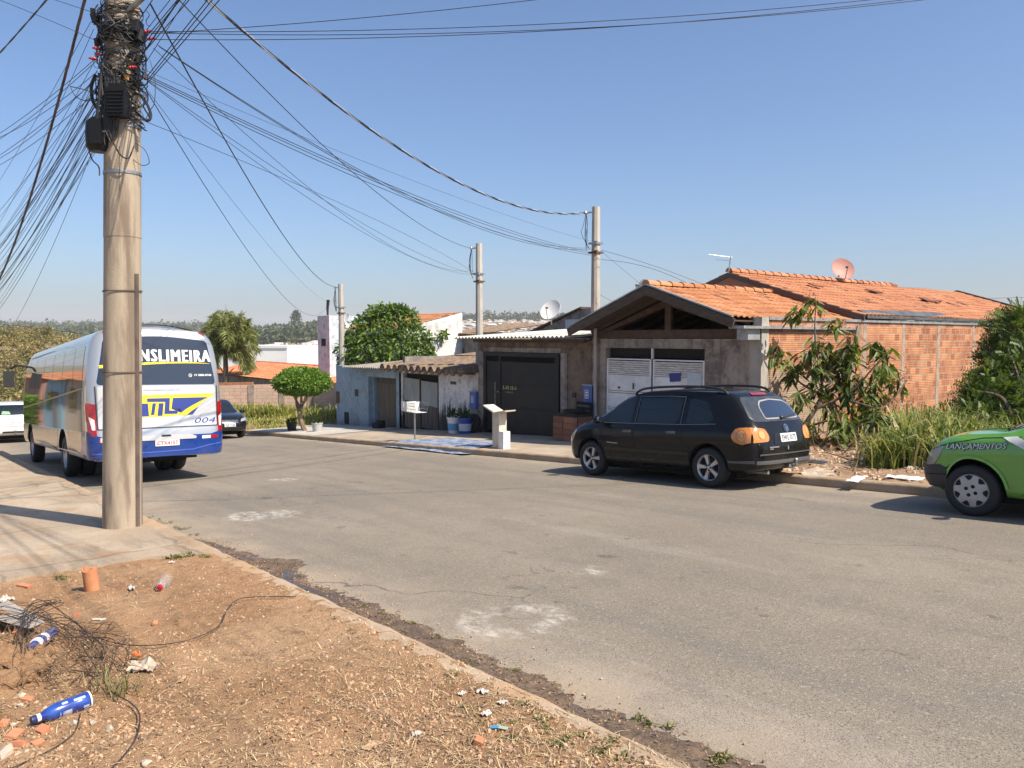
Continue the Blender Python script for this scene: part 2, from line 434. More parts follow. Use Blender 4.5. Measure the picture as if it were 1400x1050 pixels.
# ------------------------------------------------------------------ kerbs and pavements
def worn_conc(name, a, b_, c_, sc=1.0, joints=True, dirt=None):
    m, nt, b = new_mat(name); k = N(nt); p = k.pos(); s = k.sep(p)
    c = k.mix(k.ss(k.noise(p, .8 * sc, 7, .62), .36, .66), (*a, 1), (*b_, 1))
    c = k.mix(k.ss(k.noise(k.map(p, (.5, 2.2, 1)), 1.6, 7, .65), .5, .72, 0, .8), c, (*c_, 1))
    c = k.mix(k.ss(k.noise(p, 38, 4, .7), .52, .72, 0, .55), c, tuple(x * .5 for x in c_) + (1,))
    c = k.mix(k.ss(k.noise(p, 11, 6, .7), .55, .75, 0, .5), c, tuple(min(.8, x * 1.25) for x in a) + (1,))
    if dirt: c = k.mix(k.ss(k.noise(p, 1.5, 7, .6), .52, .66, 0, .85), c, (*dirt, 1))
    if joints:
        wx = k.m('ADD', s[0], k.m('MULTIPLY', k.noise(p, 1.2, 3), .5)); fr = k.m('FRACT', k.m('MULTIPLY', wx, .46))
        wy = k.m('ADD', s[1], k.m('MULTIPLY', k.noise(p, .9, 3), .5)); fy = k.m('FRACT', k.m('MULTIPLY', wy, .62))
        j = k.m('MAXIMUM', k.m('MULTIPLY', k.ss(k.m('ABSOLUTE', k.m('SUBTRACT', fr, .5)), .004, .016, 1, 0), k.ss(k.noise(p, .8, 2), .42, .55)),
                k.m('MULTIPLY', k.ss(k.m('ABSOLUTE', k.m('SUBTRACT', fy, .5)), .004, .018, 1, 0), k.ss(k.noise(p, .6, 2), .45, .58)))
        c = k.mix(k.m('MULTIPLY', j, .4), c, (.06, .05, .04, 1))
    k.put(b.inputs['Base Color'], c); b.inputs['Roughness'].default_value = .9
    k.put(b.inputs['Normal'], k.bump(k.m('ADD', k.noise(p, 30, 8, .7), k.m('MULTIPLY', k.noise(p, 4, 4), 1.2)), .35, .015)); return m
m_pave = worn_conc('pavement_concrete', (.40, .325, .235), (.31, .245, .175), (.20, .15, .10), dirt=(.31, .205, .12))
m_pave_far = worn_conc('far_pavement_concrete', (.40, .325, .24), (.28, .23, .175), (.17, .14, .11))
m_kerb = worn_conc('kerb_concrete', (.38, .29, .20), (.33, .235, .15), (.24, .165, .10), 3, False, dirt=(.37, .235, .13))
m_pale = worn_conc('pale_concrete', (.46, .435, .39), (.39, .365, .32), (.30, .275, .235), 1, False)

def kerb_strip(name, x0, x1, ya, yb, zt, h=.16, n=None, seed=0, amp=.018, mat=m_kerb):
    n = n or int(abs(x1 - x0) / .09); b = MB(); rows = []
    for i in range(n + 1):
        x = x0 + (x1 - x0) * i / n
        e = amp * (noise.noise(V((x * 2.3, seed, 0))) + .7 * noise.noise(V((x * 7.1, seed, 3)))); d = amp * .8 * noise.noise(V((x * 4.3, seed, 7)))
        z = zt(x)
        sgn = 1 if yb > ya else -1
        pr = [(yb + e, z - h), (yb + e, z - .03 + d), (yb + e - .025 * sgn, z + d), ((ya + yb) / 2, z + .008 + d * .5), (ya, z - .004), (ya, z - h)]
        rows.append([b.pt((x, y, zz)) for (y, zz) in pr])
    for A, B in zip(rows, rows[1:]):
        for j in range(5): b.face([A[j], B[j], B[j + 1], A[j + 1]])
    b.face(rows[0]); b.face(rows[-1][::-1])
    return tag(b.build(name, mat, smooth=True, angle=50), kind='structure')
kerb_strip('near_kerb', -70, 6, 2.17, 2.34, near_z, seed=1)
kerb_strip('far_kerb', -32, 12, 11.32, 11.15, far_z, h=.2, seed=2)

def near_slab_z(x, y): return near_z(x) + .006 * noise.noise(V((x * .6, y * .6, 0))) + .012 - .03 * sstep(1.6, 2.2, y) * .3
def edge_x(y): return -7.52 + .1 * noise.noise(V((y * 1.7, 4, 0))) + .25 * sstep(1.6, 2.2, y) + .03 * noise.noise(V((y * 9, 1, 0)))
b = MB(); rows = []
ys = lin(-6, 2.17, 60)
for i in range(91):
    t = i / 90
    rows.append([b.pt((edge_x(y) * (1 - t ** 1.6) + -75 * t ** 1.6, y, near_slab_z(edge_x(y) * (1 - t ** 1.6) - 75 * t ** 1.6, y))) for y in ys])
for A, B in zip(rows, rows[1:]):
    for j in range(len(ys) - 1): b.face([A[j], A[j + 1], B[j + 1], B[j]])
low = [b.pt((b.v[i][0] + .02, b.v[i][1], b.v[i][2] - .2)) for i in rows[0]]
for j in range(len(ys) - 1): b.face([low[j], low[j + 1], rows[0][j + 1], rows[0][j]])
tag(b.build('near_pavement', m_pave, smooth=True, angle=35), kind='structure')

tag(sheet('far_pavement', -25.0, -9.95, 80, lin(11.3, 14.82, 14), lambda x, y: far_z(x) - .006 + .012 * noise.noise(V((x, y, 1))), m_pave_far), kind='structure')
tag(sheet('pavement_apron', -31.5, -25.0, 40, lin(11.28, 14.82, 14), lambda x, y: far_z(x) + .004 + .006 * noise.noise(V((x, y, 1))), m_pale), kind='structure')

# ------------------------------------------------------------------ bare soil of the near verge
def soil(name, dark, light, straw, seed=0):
    m, nt, b = new_mat(name); k = N(nt); p = k.pos()
    c = k.mix(k.ss(k.noise(p, .9, 6, .6), .35, .65), (*light, 1), (*dark, 1))
    c = k.mix(k.ss(k.noise(p, 7, 7, .7), .5, .7, 0, .8), c, tuple(x * .62 for x in dark) + (1,))
    c = k.mix(k.ss(k.noise(p, 22, 6, .75), .54, .72, 0, .75), c, tuple(x * .38 for x in dark) + (1,))
    c = k.mix(k.ss(k.noise(k.map(p, (1, 1, 1), rot=(0, 0, .6)), 30, 5, .7, 1.5), .58, .74, 0, .85), c, (*straw, 1))
    c = k.mix(k.ss(k.voro(p, 55), .0, .16, .5, 0), c, (.46, .37, .27, 1))
    k.put(b.inputs['Base Color'], c); b.inputs['Roughness'].default_value = .95; b.inputs['Specular IOR Level'].default_value = .15
    h = k.m('ADD', k.noise(p, 18, 8, .75), k.m('MULTIPLY', k.noise(p, 70, 5, .7), .6))
    k.put(b.inputs['Normal'], k.bump(h, 1.0, .034)); return m
m_soil = soil('verge_soil', (.40, .235, .125), (.50, .32, .185), (.50, .40, .27))
m_soil2 = soil('rubble_soil', (.34, .21, .125), (.44, .31, .20), (.52, .42, .30))
def pile_h(x, y):
    d = math.hypot((x + 5.6) / .95, (y - .30) / .42); h = .17 * max(0, 1 - d * d)
    return h * (1 + .6 * noise.noise(V((x * 4, y * 4, 9))))
def verge_z(x, y):
    z = near_z(x) - .022 + .045 * noise.noise(V((x * .8, y * .8, 0))) + .030 * noise.noise(V((x * 3, y * 3, 1))) + .018 * noise.noise(V((x * 9, y * 9, 2))) + .006 * noise.noise(V((x * 21, y * 21, 4)))
    k = sstep(1.5, 2.15, y); z = z * (1 - k) + (near_z(x) + .004 + .016 * noise.noise(V((x * 12, y * 12, 2)))) * k
    k = sstep(-6.9, -7.5, x); z = z * (1 - k) + (near_z(x) - .012 + .012 * noise.noise(V((x * 9, y * 9, 2)))) * k
    return z + pile_h(x, y)
b = MB(); rows = []
xs = lin(-7.75, -1.0, 190); ysv = lin(-2.4, 2.285, 136)
for x in xs: rows.append([b.pt((x, y, verge_z(x, y))) for y in ysv])
for A, B in zip(rows, rows[1:]):
    for j in range(len(ysv) - 1): b.face([A[j], B[j], B[j + 1], A[j + 1]])
b2 = [(x, y) for x in lin(-1, 20, 30) for y in (-2.4, 2.23)]
for i in range(30):
    q = [b2[i * 2], b2[i * 2 + 2], b2[i * 2 + 3], b2[i * 2 + 1]]; b.poly([(x, y, near_z(x) - .02) for (x, y) in q])
tag(b.build('soil_verge', m_soil, smooth=True, angle=60), kind='structure')

# wet silt in the gutter
def silt():
    m, nt, b = new_mat('gutter_silt'); k = N(nt); p = k.pos()
    wet = k.m('MULTIPLY', k.ss(k.noise(k.map(p, (.8, 2.2, 1)), 1.9, 5), .50, .58), k.ss(k.sep(p)[0], -4.6, -6.2, .25, 1))
    c = k.mix(k.ss(k.noise(p, 9, 6, .7), .35, .65), (.105, .070, .045, 1), (.20, .135, .085, 1))
    c = k.mix(k.ss(k.noise(p, 40, 4, .7), .48, .62, 0, .7), c, (.04, .028, .02, 1))
    c = k.mix(wet, c, (.060, .044, .033, 1))
    k.put(b.inputs['Base Color'], c); k.put(b.inputs['Roughness'], k.m('SUBTRACT', .85, k.m('MULTIPLY', wet, .62)))
    k.put(b.inputs['Normal'], k.bump(k.m('MULTIPLY', k.noise(p, 35, 7, .75), k.m('SUBTRACT', 1.05, wet)), .8, .02)); return m
b = MB(); rows = []
n = 700
for i in range(n + 1):
    x = -9.9 + 10.9 * i / n
    wd = .37 + .11 * noise.noise(V((x * .9, 2, 0))) + .10 * noise.noise(V((x * 3.1, 5, 0))) + .07 * noise.noise(V((x * 8, 8, 0))) + .04 * noise.noise(V((x * 23, 8, 3)))
    wd *= .35 + .65 * sstep(-9.8, -7.2, x)
    if -7.4 < x < -6.3: wd += .22 * sstep(-7.4, -6.9, x) * (1 - sstep(-6.8, -6.3, x))
    r_ = []
    for j in range(9):
        t = j / 8; y = 2.345 + wd * t
        hgt = .006 + .02 * math.sin(PI * min(1, t * 1.1)) * max(0, .55 + .9 * noise.noise(V((x * 5, y * 9, 3)))) * sstep(.3, .7, t)
        r_.append(b.pt((x, y, road_z(x, y) + hgt * (1 - .75 * (j == 8)))))
    rows.append(r_)
for A, B in zip(rows, rows[1:]):
    for j in range(8): b.face([A[j], B[j], B[j + 1], A[j + 1]])
tag(b.build('gutter_silt', silt(), smooth=True, angle=60), kind='structure')

# rubble strip of the far verge, right of the houses, and the overgrown lot behind it
def rub_z(x, y): return far_z(x) - .02 + .05 * noise.noise(V((x * 1.6, y * 1.6, 3))) + .03 * noise.noise(V((x * 5, y * 5, 1))) + .05 * sstep(11.4, 12.6, y)
b = MB(); rows = []
xs = lin(-9.95, 10, 200); ysv = lin(11.28, 22, 90)
for x in xs: rows.append([b.pt((x, y, rub_z(x, y))) for y in ysv])
for A, B in zip(rows, rows[1:]):
    for j in range(len(ysv) - 1): b.face([A[j], B[j], B[j + 1], A[j + 1]])
tag(b.build('rubble_verge', m_soil2, smooth=True, angle=60), kind='structure')
# overgrown lot past the blue house
def lot_z(x, y): return far_z(x) - .02 + .06 * noise.noise(V((x * .9, y * .9, 3))) + .3 * sstep(13, 17, y) * sstep(-31, -33, x)
b = MB(); rows = []
xs = lin(-31.4, -85, 110); ysv = lin(11.1, 17.6, 24)
for x in xs: rows.append([b.pt((x, y, lot_z(x, y))) for y in ysv])
for A, B in zip(rows, rows[1:]):
    for j in range(len(ysv) - 1): b.face([A[j], A[j + 1], B[j + 1], B[j]])
tag(b.build('grassy_lot', soil('lot_soil', (.30, .19, .10), (.24, .20, .09), (.34, .32, .14)), smooth=True), kind='structure')
# ------------------------------------------------------------------ buildings (world coordinates; parts offset by their root)
def wloc(o):
    p = V((0, 0, 0))
    while o is not None: p += o.location; o = o.parent
    return p
def W(mb, name, mats, parent=None, **kw):
    o = mb.build(name, mats, parent, **kw)
    if parent is not None: o.location = -wloc(parent)
    return o

def tiles(mb, O, u, d, L, Wd, pitch=.21, row=.36, amp=.032, step=.028, sag=.0, seed=0):
    """clay tiles: O ridge start, u along the ridge, d down the slope"""
    O = V(O); u = V(u).normalized(); d = V(d).normalized(); n = u.cross(d); n = n if n.z > 0 else -n
    rr = random.Random(seed); ncol = max(1, int(round(L / pitch))); nrow = max(1, int(round(Wd / row)))
    prof = [(0, 0), (.16, .62), (.3, .95), (.42, 1), (.56, .78), (.72, .2), (.86, -.05)]
    for i in range(nrow):
        j = [rr.uniform(-.006, .006) for _ in range(ncol + 1)]
        top = []; bot = []
        for c in range(ncol):
            for (a, h) in prof:
                x = (c + a) * L / ncol; 
                dz = .03 * noise.noise(V((x * .5, i * .25, seed))) + sag * noise.noise(V((x * .25, i * .1, seed + 3)))
                top.append(mb.pt(O + u * x + d * (i * Wd / nrow + j[c] - .03) + n * (amp * h + dz)))
                bot.append(mb.pt(O + u * x + d * ((i + 1) * Wd / nrow + j[c]) + n * (amp * h + step + dz)))
        x = L; top.append(mb.pt(O + u * x + d * (i * Wd / nrow - .03))); bot.append(mb.pt(O + u * x + d * ((i + 1) * Wd / nrow) + n * step))
        lip = [mb.pt(V(mb.v[q]) - n * .03) for q in bot]
        for c in range(ncol):
            mb.r = max(0, min(1, rr.gauss(.5, .2)))
            if rr.random() < .012: mb.r = 0
            for a in range(len(prof)):
                k = c * len(prof) + a
                mb.face([top[k], bot[k], bot[k + 1], top[k + 1]]); mb.face([bot[k], lip[k], lip[k + 1], bot[k + 1]])
def ridge_caps(mb, A, B, r=.11, ln=.42, seed=1):
    A = V(A); B = V(B); n = max(1, int((B - A).length / ln)); t = (B - A).normalized(); rr = random.Random(seed)
    sx = t.cross(V((0, 0, 1))).normalized()
    for i in range(n):
        p = A + (B - A) * (i / n); q = A + (B - A) * ((i + 1.12) / n); mb.r = max(0, min(1, rr.gauss(.5, .22)))
        R0 = []; R1 = []
        for k in range(8):
            a = PI * (k / 7); R0.append(mb.pt(p + sx * math.cos(a) * r * 1.12 + V((0, 0, math.sin(a) * r * 1.1 + .005)))); R1.append(mb.pt(q + sx * math.cos(a) * r * .85 + V((0, 0, math.sin(a) * r * .85))))
        for k in range(7): mb.face([R0[k], R0[k + 1], R1[k + 1], R1[k]])
        mb.face(R0[::-1]); mb.face(R1)
def corrugated(mb, P0, u, d, L, Wd, pitch=.177, amp=.028, th=.008, nseg=6, sagf=None):
    P0 = V(P0); u = V(u); d = V(d); n = u.cross(d).normalized(); n = n if n.z > 0 else -n
    nc = int(L / pitch * nseg); nr = 4; A = []; Bm = []
    for j in range(nr + 1):
        ra = []; rb = []
        for i in range(nc + 1):
            x = L * i / nc; p = P0 + u * x + d * (Wd * j / nr) + n * (amp * math.cos(2 * PI * x / pitch) + .008 * noise.noise(V((x, j, 1))))
            if j == 0: p += d * (.03 * noise.noise(V((int(x / (pitch * 5)) * 1.7, 3, 1))))
            ra.append(mb.pt(p + n * th)); rb.append(mb.pt(p - n * th))
        A.append(ra); Bm.append(rb)
    for j in range(nr):
        for i in range(nc):
            mb.face([A[j][i], A[j][i + 1], A[j + 1][i + 1], A[j + 1][i]]); mb.face([Bm[j][i], Bm[j + 1][i], Bm[j + 1][i + 1], Bm[j][i + 1]])
    for i in range(nc): mb.face([A[0][i], Bm[0][i], Bm[0][i + 1], A[0][i + 1]]); mb.face([A[nr][i], A[nr][i + 1], Bm[nr][i + 1], Bm[nr][i]])
    for j in range(nr): mb.face([A[j][0], A[j + 1][0], Bm[j + 1][0], Bm[j][0]]); mb.face([A[j][nc], Bm[j][nc], Bm[j + 1][nc], A[j + 1][nc]])

ORANGE = [(.14, .055, .026), (.32, .12, .047), (.39, .158, .062), (.44, .195, .084), (.47, .24, .122)]
ORANGE2 = [(.14, .055, .028), (.32, .122, .054), (.385, .152, .066), (.43, .185, .085), (.46, .23, .125)]
m_tile = tile_mat('clay_tiles', ORANGE); m_tile2 = tile_mat('older_clay_tiles', ORANGE2)
m_tile_far = tile_mat('red_clay_tiles', [(.30, .09, .04), (.50, .17, .07), (.58, .22, .10), (.60, .26, .13)])
m_grey_pl = plaster_mat('bare_render', (.34, .29, .245), (.21, .17, .145), low=.35, amt=.7, col_b=(.25, .205, .175))
m_rough_pl = plaster_mat('rough_mortar', (.21, .145, .10), (.11, .08, .06), low=.2, amt=.6, col_b=(.16, .11, .08))
m_stain_pl = plaster_mat('damp_white_paint', (.72, .715, .71), (.56, .55, .545), low=1.0, amt=1.0, dirt=(.02, .02, .021))
m_blue_pl = plaster_mat('blue_paint', (.25, .345, .42), (.30, .35, .38), low=.1, amt=.4, streak=False, col_b=(.22, .31, .39), rough=.6)
m_white_pl = plaster_mat('white_render', (.72, .71, .68), (.60, .58, .54), low=.1, amt=.2)
m_pier = plaster_mat('pier_render', (.34, .27, .22), (.26, .20, .16), low=.2, amt=.5)
m_mauve = plaster_mat('mauve_paint', (.66, .58, .61), (.58, .51, .54), low=.1, amt=.2)
m_sky_pl = plaster_mat('pale_blue_paint', (.46, .53, .58), (.40, .47, .52), low=.1, amt=.2)
m_grey2 = plaster_mat('weathered_render', (.25, .22, .19), (.18, .16, .14), low=.3, amt=.5)
m_timber = M('roof_timber', (.10, .065, .045), .8, col2=(.055, .04, .03), vs=5, stretch=(1, 1, 5), bump=.3)
m_timber2 = M('truss_timber', (.10, .055, .035), .75, col2=(.06, .036, .024), vs=5, bump=.2)
m_shade = M('interior_shade', (.02, .018, .016), .95)  # near-black colour standing in for shade inside openings
m_flash = M('zinc_flashing', (.40, .41, .42), .5, .5, col2=(.28, .28, .28), vs=5)
m_fibro = M('fibre_cement', (.52, .50, .44), .85, col2=(.40, .38, .33), vs=3, bump=.2)
m_fibro_old = M('mossy_fibre_cement', (.24, .17, .115), .95, col2=(.11, .078, .055), vs=5, lo=.3, hi=.7, bump=.5, bs=25)
m_fibro_grey = M('grey_fibre_cement', (.27, .245, .215), .9, col2=(.17, .15, .13), vs=5, bump=.3)
m_gate_w = M('white_gate_paint', (.80, .80, .79), .5, col2=(.66, .65, .63), vs=2.5)
m_gate_rust = M('rust_runs', (.52, .43, .35), .7, col2=(.74, .71, .67), vs=5, stretch=(1, 1, 8))
m_gate_d = M('charcoal_gate_paint', (.015, .0155, .017), .5, col2=(.022, .021, .020), vs=2.5, bump=.04, bs=8, spec=.3)
m_gate_g = M('pale_green_sheet', (.33, .36, .35), .55, col2=(.25, .27, .26), vs=2.5, stretch=(1, 1, .4))
m_board = M('grey_boards', (.145, .12, .10), .9, col2=(.08, .065, .055), vs=5, stretch=(5, 5, .3), bump=.4)
m_board2 = M('brown_boards', (.165, .125, .095), .85, col2=(.11, .085, .065), vs=4, stretch=(5, 5, .3), bump=.3)
m_clay = M('red_clay', (.40, .17, .085), .85, col2=(.28, .12, .06), vs=8, bump=.2)
m_brass = M('brass_letters', (.45, .38, .20), .5, .3)

def brick_smear(k, p, s):
    f = k.m('MULTIPLY', k.ss(s[1], 20.2, 16.2), k.ss(s[2], 1.55, .35))
    f = k.m('ADD', f, k.m('MULTIPLY', k.ss(k.noise(p, 1.2, 5), .52, .66), .55))
    return k.ss(k.m('ADD', f, k.m('MULTIPLY', k.m('SUBTRACT', k.noise(p, 5, 7, .7), .5), .9)), .42, .78, 0, .85)
m_brick = brick_mat('hollow_clay_blocks', 'y', .29, .19, (.29, .098, .042), (.55, .235, .10), (.38, .29, .215), (.40, .315, .235), brick_smear, ms=.016)
m_brick_x = brick_mat('brown_clay_blocks', 'x', .38, .19, (.66, .43, .31), (.56, .38, .29), (.34, .26, .20), (.60, .46, .36), lambda k, p, s: k.ss(k.noise(p, 1.1, 6), .42, .6, 0, .75), groove=False)

# ---- the gabled house with the white gate
H = thing('gabled_house', 'bare rendered house with orange tiled gable roof over a white double gate', 'house', (-12.3, 14.8, far_z(-12.3)))
b = MB(); zt = lambda x: 1.58; zb = lambda x: far_z(x) - .3
b.bxs(-14.92, -14.42, 14.8, 14.98, zb, zt); b.bxs(-11.2, -9.98, 14.8, 14.98, zb, zt); b.bx(-14.42, -11.2, 14.8, 14.98, 1.34, 1.58)
W(b, 'front_wall', m_grey_pl, H)
b = MB(); b.bx(-14.92, -14.77, 14.98, 35, -1.4, 1.62); b.bx(-14.77, -9.9, 19.3, 19.45, -1.4, 2.1)
W(b, 'rear_wall', m_grey2, H)
b = MB(); b.bx(-9.98, -9.68, 14.78, 15.05, far_z(-9.9) - .3, 2.06); W(b, 'corner_pillar', m_pconc, H)
# gate: two leaves with louvres, panels, frame
G = MB(); y0 = 14.84
for (x0, x1) in ((-14.40, -12.86), (-12.80, -11.22)):
    zl = far_z((x0 + x1) / 2) + .04
    G.m = 0; G.bx(x0, x1, y0 + .012, y0 + .03, zl, .66)
    for t in (0, 1): G.bx(x0 + t * (x1 - x0) - (.05 if t else 0), x0 + t * (x1 - x0) + (0 if t else .05), y0 - .012, y0 + .028, zl, 1.06)
    for z in (zl, .17, .64, 1.03): G.bx(x0 + .05, x1 - .05, y0 - .006, y0 + .034, z, z + .035)
    for z in (-.28,): G.bx(x0 + .05, x1 - .05, y0 - .006, y0 + .034, z, z + .035)
    G.m = 2
    for z in (.205, .155, -.242, -.295, .635, .675): G.bx(x0 + .05, x1 - .05, y0 - .008, y0 - .004, z, z + .012)
    G.m = 1
    for i in range(6): G.box(((x0 + x1) / 2, y0 + .01, .705 + i * .055), (x1 - x0 - .1, .012, .045), Matrix.Rotation(math.radians(-16), 3, 'X'))
gate = W(G, 'gate', [m_gate_w, m_gate_rust, m_rust], H)
tag(gate, 'white sheet steel double gate with louvred top')
G = MB(); G.bx(-14.45, -11.17, 14.99, 15.01, 1.1, 1.34); W(G, 'gate_gap_shade', m_shade, H)  # dark sheet painted as the shade above the gate
G = MB(); G.bx(-12.85, -12.81, y0 - .02, y0 + .04, 1.07, 1.335); W(G, 'gate_post', m_gate_w, H)
G = MB(); G.box((-13.95, y0 - .018, .30), (.05, .03, .05)); W(G, 'latch', m_rust, gate); G = MB(); G.box((-13.45, y0 - .018, .36), (.025, .03, .16)); W(G, 'latch', m_rust, gate)
G = MB(); G.poly([(-12.62, y0 - .004, .60), (-12.30, y0 - .004, .63), (-12.28, y0 - .004, .42), (-12.66, y0 - .004, .38)]); 
o = MB(); o.prism([(-12.25, y0 - .014, .52), (-11.93, y0 - .014, .55), (-11.91, y0 - .014, .76), (-12.28, y0 - .014, .72)], (0, .008, 0)); W(o, 'blue_notice', M('blue_notice', (.04, .05, .22), .6), gate)
o = MB(); o.bx(-11.72, -11.30, y0 - .014, y0 - .006, .30, .74); W(o, 'pale_notice', M('pale_notice', (.42, .50, .54), .5, col2=(.50, .55, .57), vs=4), gate)
# letter slot and little openings
o = MB(); o.bx(-10.62, -10.40, 14.775, 14.80, .30, .50); W(o, 'letter_slot', M('slot_brown', (.12, .07, .045), .8), H)
# roof of the front part: timber, tiles, ridge
Y0, Y1 = 13.98, 20.4; RX, RZ = -12.3, 2.83; EL, ER = (-14.98, 1.86), (-9.86, 2.02)
rf = MB()
for (ex, ez) in (EL, ER):
    d = V((ex - RX, 0, ez - RZ)); tiles(rf, (RX, Y0, RZ + .02), (0, 1, 0), d, Y1 - Y0, d.length, seed=int(abs(ex)))
ridge_caps(rf, (RX, Y0 - .02, RZ + .03), (RX, Y1, RZ + .03))
roof1 = W(rf, 'porch_roof', m_tile, H)
b = MB()
for (ex, ez) in (EL, ER):   # fascia, boarding, rafters
    d = V((ex - RX, 0, ez - RZ)); u = d.normalized(); nn = V((-u.z, 0, u.x)); nn = nn if nn.z < 0 else -nn
    a = V((RX, Y0 - .03, RZ - .0)); e = V((ex, Y0 - .03, ez)) + u * .06
    b.prism([a, e, e + nn * .20, a + V((0, 0, -.215))], (0, .045, 0))
    q0 = V((RX, Y0 + .05, RZ)) + nn * .05; q1 = V((ex, Y0 + .05, ez)) + nn * .05
    b.prism([q0, q1, q1 + nn * .02, q0 + nn * .02], (0, Y1 - Y0 - .1, 0))
    for i in range(1, 8): 
        yy = Y0 + i * .8; b.prism([V((RX, yy, RZ)) + nn * .08, V((ex, yy, ez)) + nn * .08, V((ex, yy, ez)) + nn * .17, V((RX, yy, RZ)) + nn * .17], (0, .06, 0))
W(b, 'fascia', m_timber, roof1)
b = MB()
for (ex, ez) in (EL, ER):
    d = V((ex - RX, 0, ez - RZ)); a = V((RX, Y0 - .045, RZ + .025)); e = V((ex, Y0 - .045, ez + .025))
    b.prism([a, e, e + V((0, 0, .035)), a + V((0, 0, .035))], (0, .07, 0))
W(b, 'verge_flashing', m_flash, roof1)
b = MB()  # open truss
yt = 14.80
b.bx(-14.9, -9.7, yt - .03, yt + .05, 1.60, 1.80)
b.bx(-12.38, -12.20, yt - .04, yt + .06, 1.802, 2.60)
for (ex, s) in ((-14.5, -1), (-10.0, 1)):
    b.prism([(-12.3 + s * .09, yt - .035, 2.52), (ex, yt - .035, 1.81), (ex - s * .35, yt - .035, 1.81), (-12.3 + s * .09, yt - .035, 2.36)], (0, .08, 0))
W(b, 'truss', m_timber2, roof1)
b = MB(); b.bx(-9.98, -9.60, 14.0, 19.0, 1.80, 1.86); b.bx(-9.98, -9.70, 14.3, 14.75, 1.56, 1.80); W(b, 'box_gutter', m_flash, roof1)
b = MB(); b.tube([(-14.72, 14.72, 1.85), (-14.70, 14.70, 1.3), (-14.70, 14.70, far_z(-14.7))], .05, n=10); W(b, 'downpipe', M('pvc_pipe', (.42, .36, .31), .6, col2=(.33, .27, .22), vs=4), H)
# main roof behind
MX, MZ, MY0, MY1 = -13.7, 3.52, 19.2, 35.2
rf = MB()
d = V((-9.62 - MX, 0, 2.16 - MZ)); tiles(rf, (MX, MY0, MZ), (0, 1, 0), d, MY1 - MY0, d.length, sag=.06, seed=5)
d2 = V((-17.2 - MX, 0, 2.35 - MZ)); tiles(rf, (MX, MY0, MZ), (0, 1, 0), d2, MY1 - MY0, d2.length, seed=6)
ridge_caps(rf, (MX, MY0 - .02, MZ + .02), (MX, 24.6 + 5, MZ + .02), seed=4)
rr = random.Random(3)   # slipped tiles lying across the slope
un = d.normalized()
for (yy, t) in ((27.2, 2.3), (27.5, 2.4), (27.9, 2.3), (28.3, 2.75), (25.3, 1.5), (25.0, 1.45), (29.6, 2.5), (21.8, 1.3)):
    c = V((MX, yy, MZ)) + un * t + V((0, 0, .09)); rf.r = rr.choice((0, .05, .1))
    rf.box(c, (.36, .34, .03), Matrix.Rotation(rr.uniform(.2, .5), 3, 'Y') @ Matrix.Rotation(rr.uniform(-.5, .5), 3, 'Z'))
roof2 = W(rf, 'main_roof', m_tile2, H)
b = MB(); a = V((MX, MY0, MZ - .05))
b.prism([a, (-9.7, MY0 + .02, 2.12), (-9.9, MY0 + .02, 1.5), (-17.0, MY0 + .02, 1.5), (-17.0, MY0 + .02, 2.3)], (0, .15, 0)); W(b, 'gable_wall', M('gable_brick', (.30, .13, .075), .9, col2=(.22, .17, .13), vs=3, bump=.3), H)
m_dfl = M('dark_flashing', (.075, .05, .045), .6)
b = MB(); b2 = MB()
for (ex, ez) in ((-9.6, 2.16), (-17.2, 2.35)):
    a = V((MX, MY0 - .06, MZ + .0)); e = V((ex, MY0 - .06, ez)); b.prism([a, e, e + V((0, 0, -.13)), a + V((0, 0, -.14))], (0, .05, 0))
    a = V((MX, MY1 + .0, MZ + .10)); e = V((ex, MY1, ez + .10)); b2.prism([a, e, e + V((0, 0, -.30)), a + V((0, 0, -.30))], (0, .2, 0))
W(b, 'barge_board', m_dfl, roof2); W(b2, 'barge_board', m_dfl, roof2)
pass
b = MB(); b.bx(-9.95, -9.62, 19.35, 30.5, 2.10, 2.20); b.prism([(-9.6, 19.3, 2.20), (-9.6, 24.5, 2.20), (-9.9, 24.3, 2.36), (-9.9, 19.4, 2.33)], (-.03, 0, 0)); W(b, 'eaves_gutter', M('black_gutter', (.05, .052, .055), .5, col2=(.10, .10, .10), vs=3), roof2)
o = MB(); o.tube([(-14.95 + .12, 14.74, -.62), (-14.95 + .12, 14.74, .55)], .06, n=4)

# ---- brick boundary wall along the lot, columns in it
m_colm = M('column_concrete', (.34, .28, .225), .9, col2=(.24, .18, .14), vs=6, bump=.4)
BW = thing('brick_wall', 'long unplastered orange clay block wall with concrete columns beside the gabled house', 'wall', (-9.78, 24, rub_z(-9.7, 20)))
b = MB(); b.bx(-9.86, -9.70, 15.05, 33, -1.3, 2.00); W(b, 'block_wall', m_brick, BW)
b = MB()
for yy in (16.98, 19.4, 21.56, 23.78, 26.32, 28.9, 31.4):
    b = MB(); pts = []
    n = 22
    for i in range(n):   # cast column with ragged mortar edges
        z0 = -1.2 + i * 3.2 / n; z1 = z0 + 3.2 / n; e0 = .02 * noise.noise(V((yy, z0 * 3, 1))); e1 = .02 * noise.noise(V((yy, z1 * 3, 1)))
        b.prism([(-9.695, yy - .09 + e0, z0), (-9.695, yy + .09 + e0 * .6, z0), (-9.695, yy + .09 + e1 * .6, z1), (-9.695, yy - .09 + e1, z1)], (-.03, 0, 0))
    W(b, 'concrete_column', m_colm, BW)
b = MB(); b.bx(-9.88, -9.66, 15.05, 33, 2.0, 2.065); W(b, 'zinc_coping', m_flash, BW)
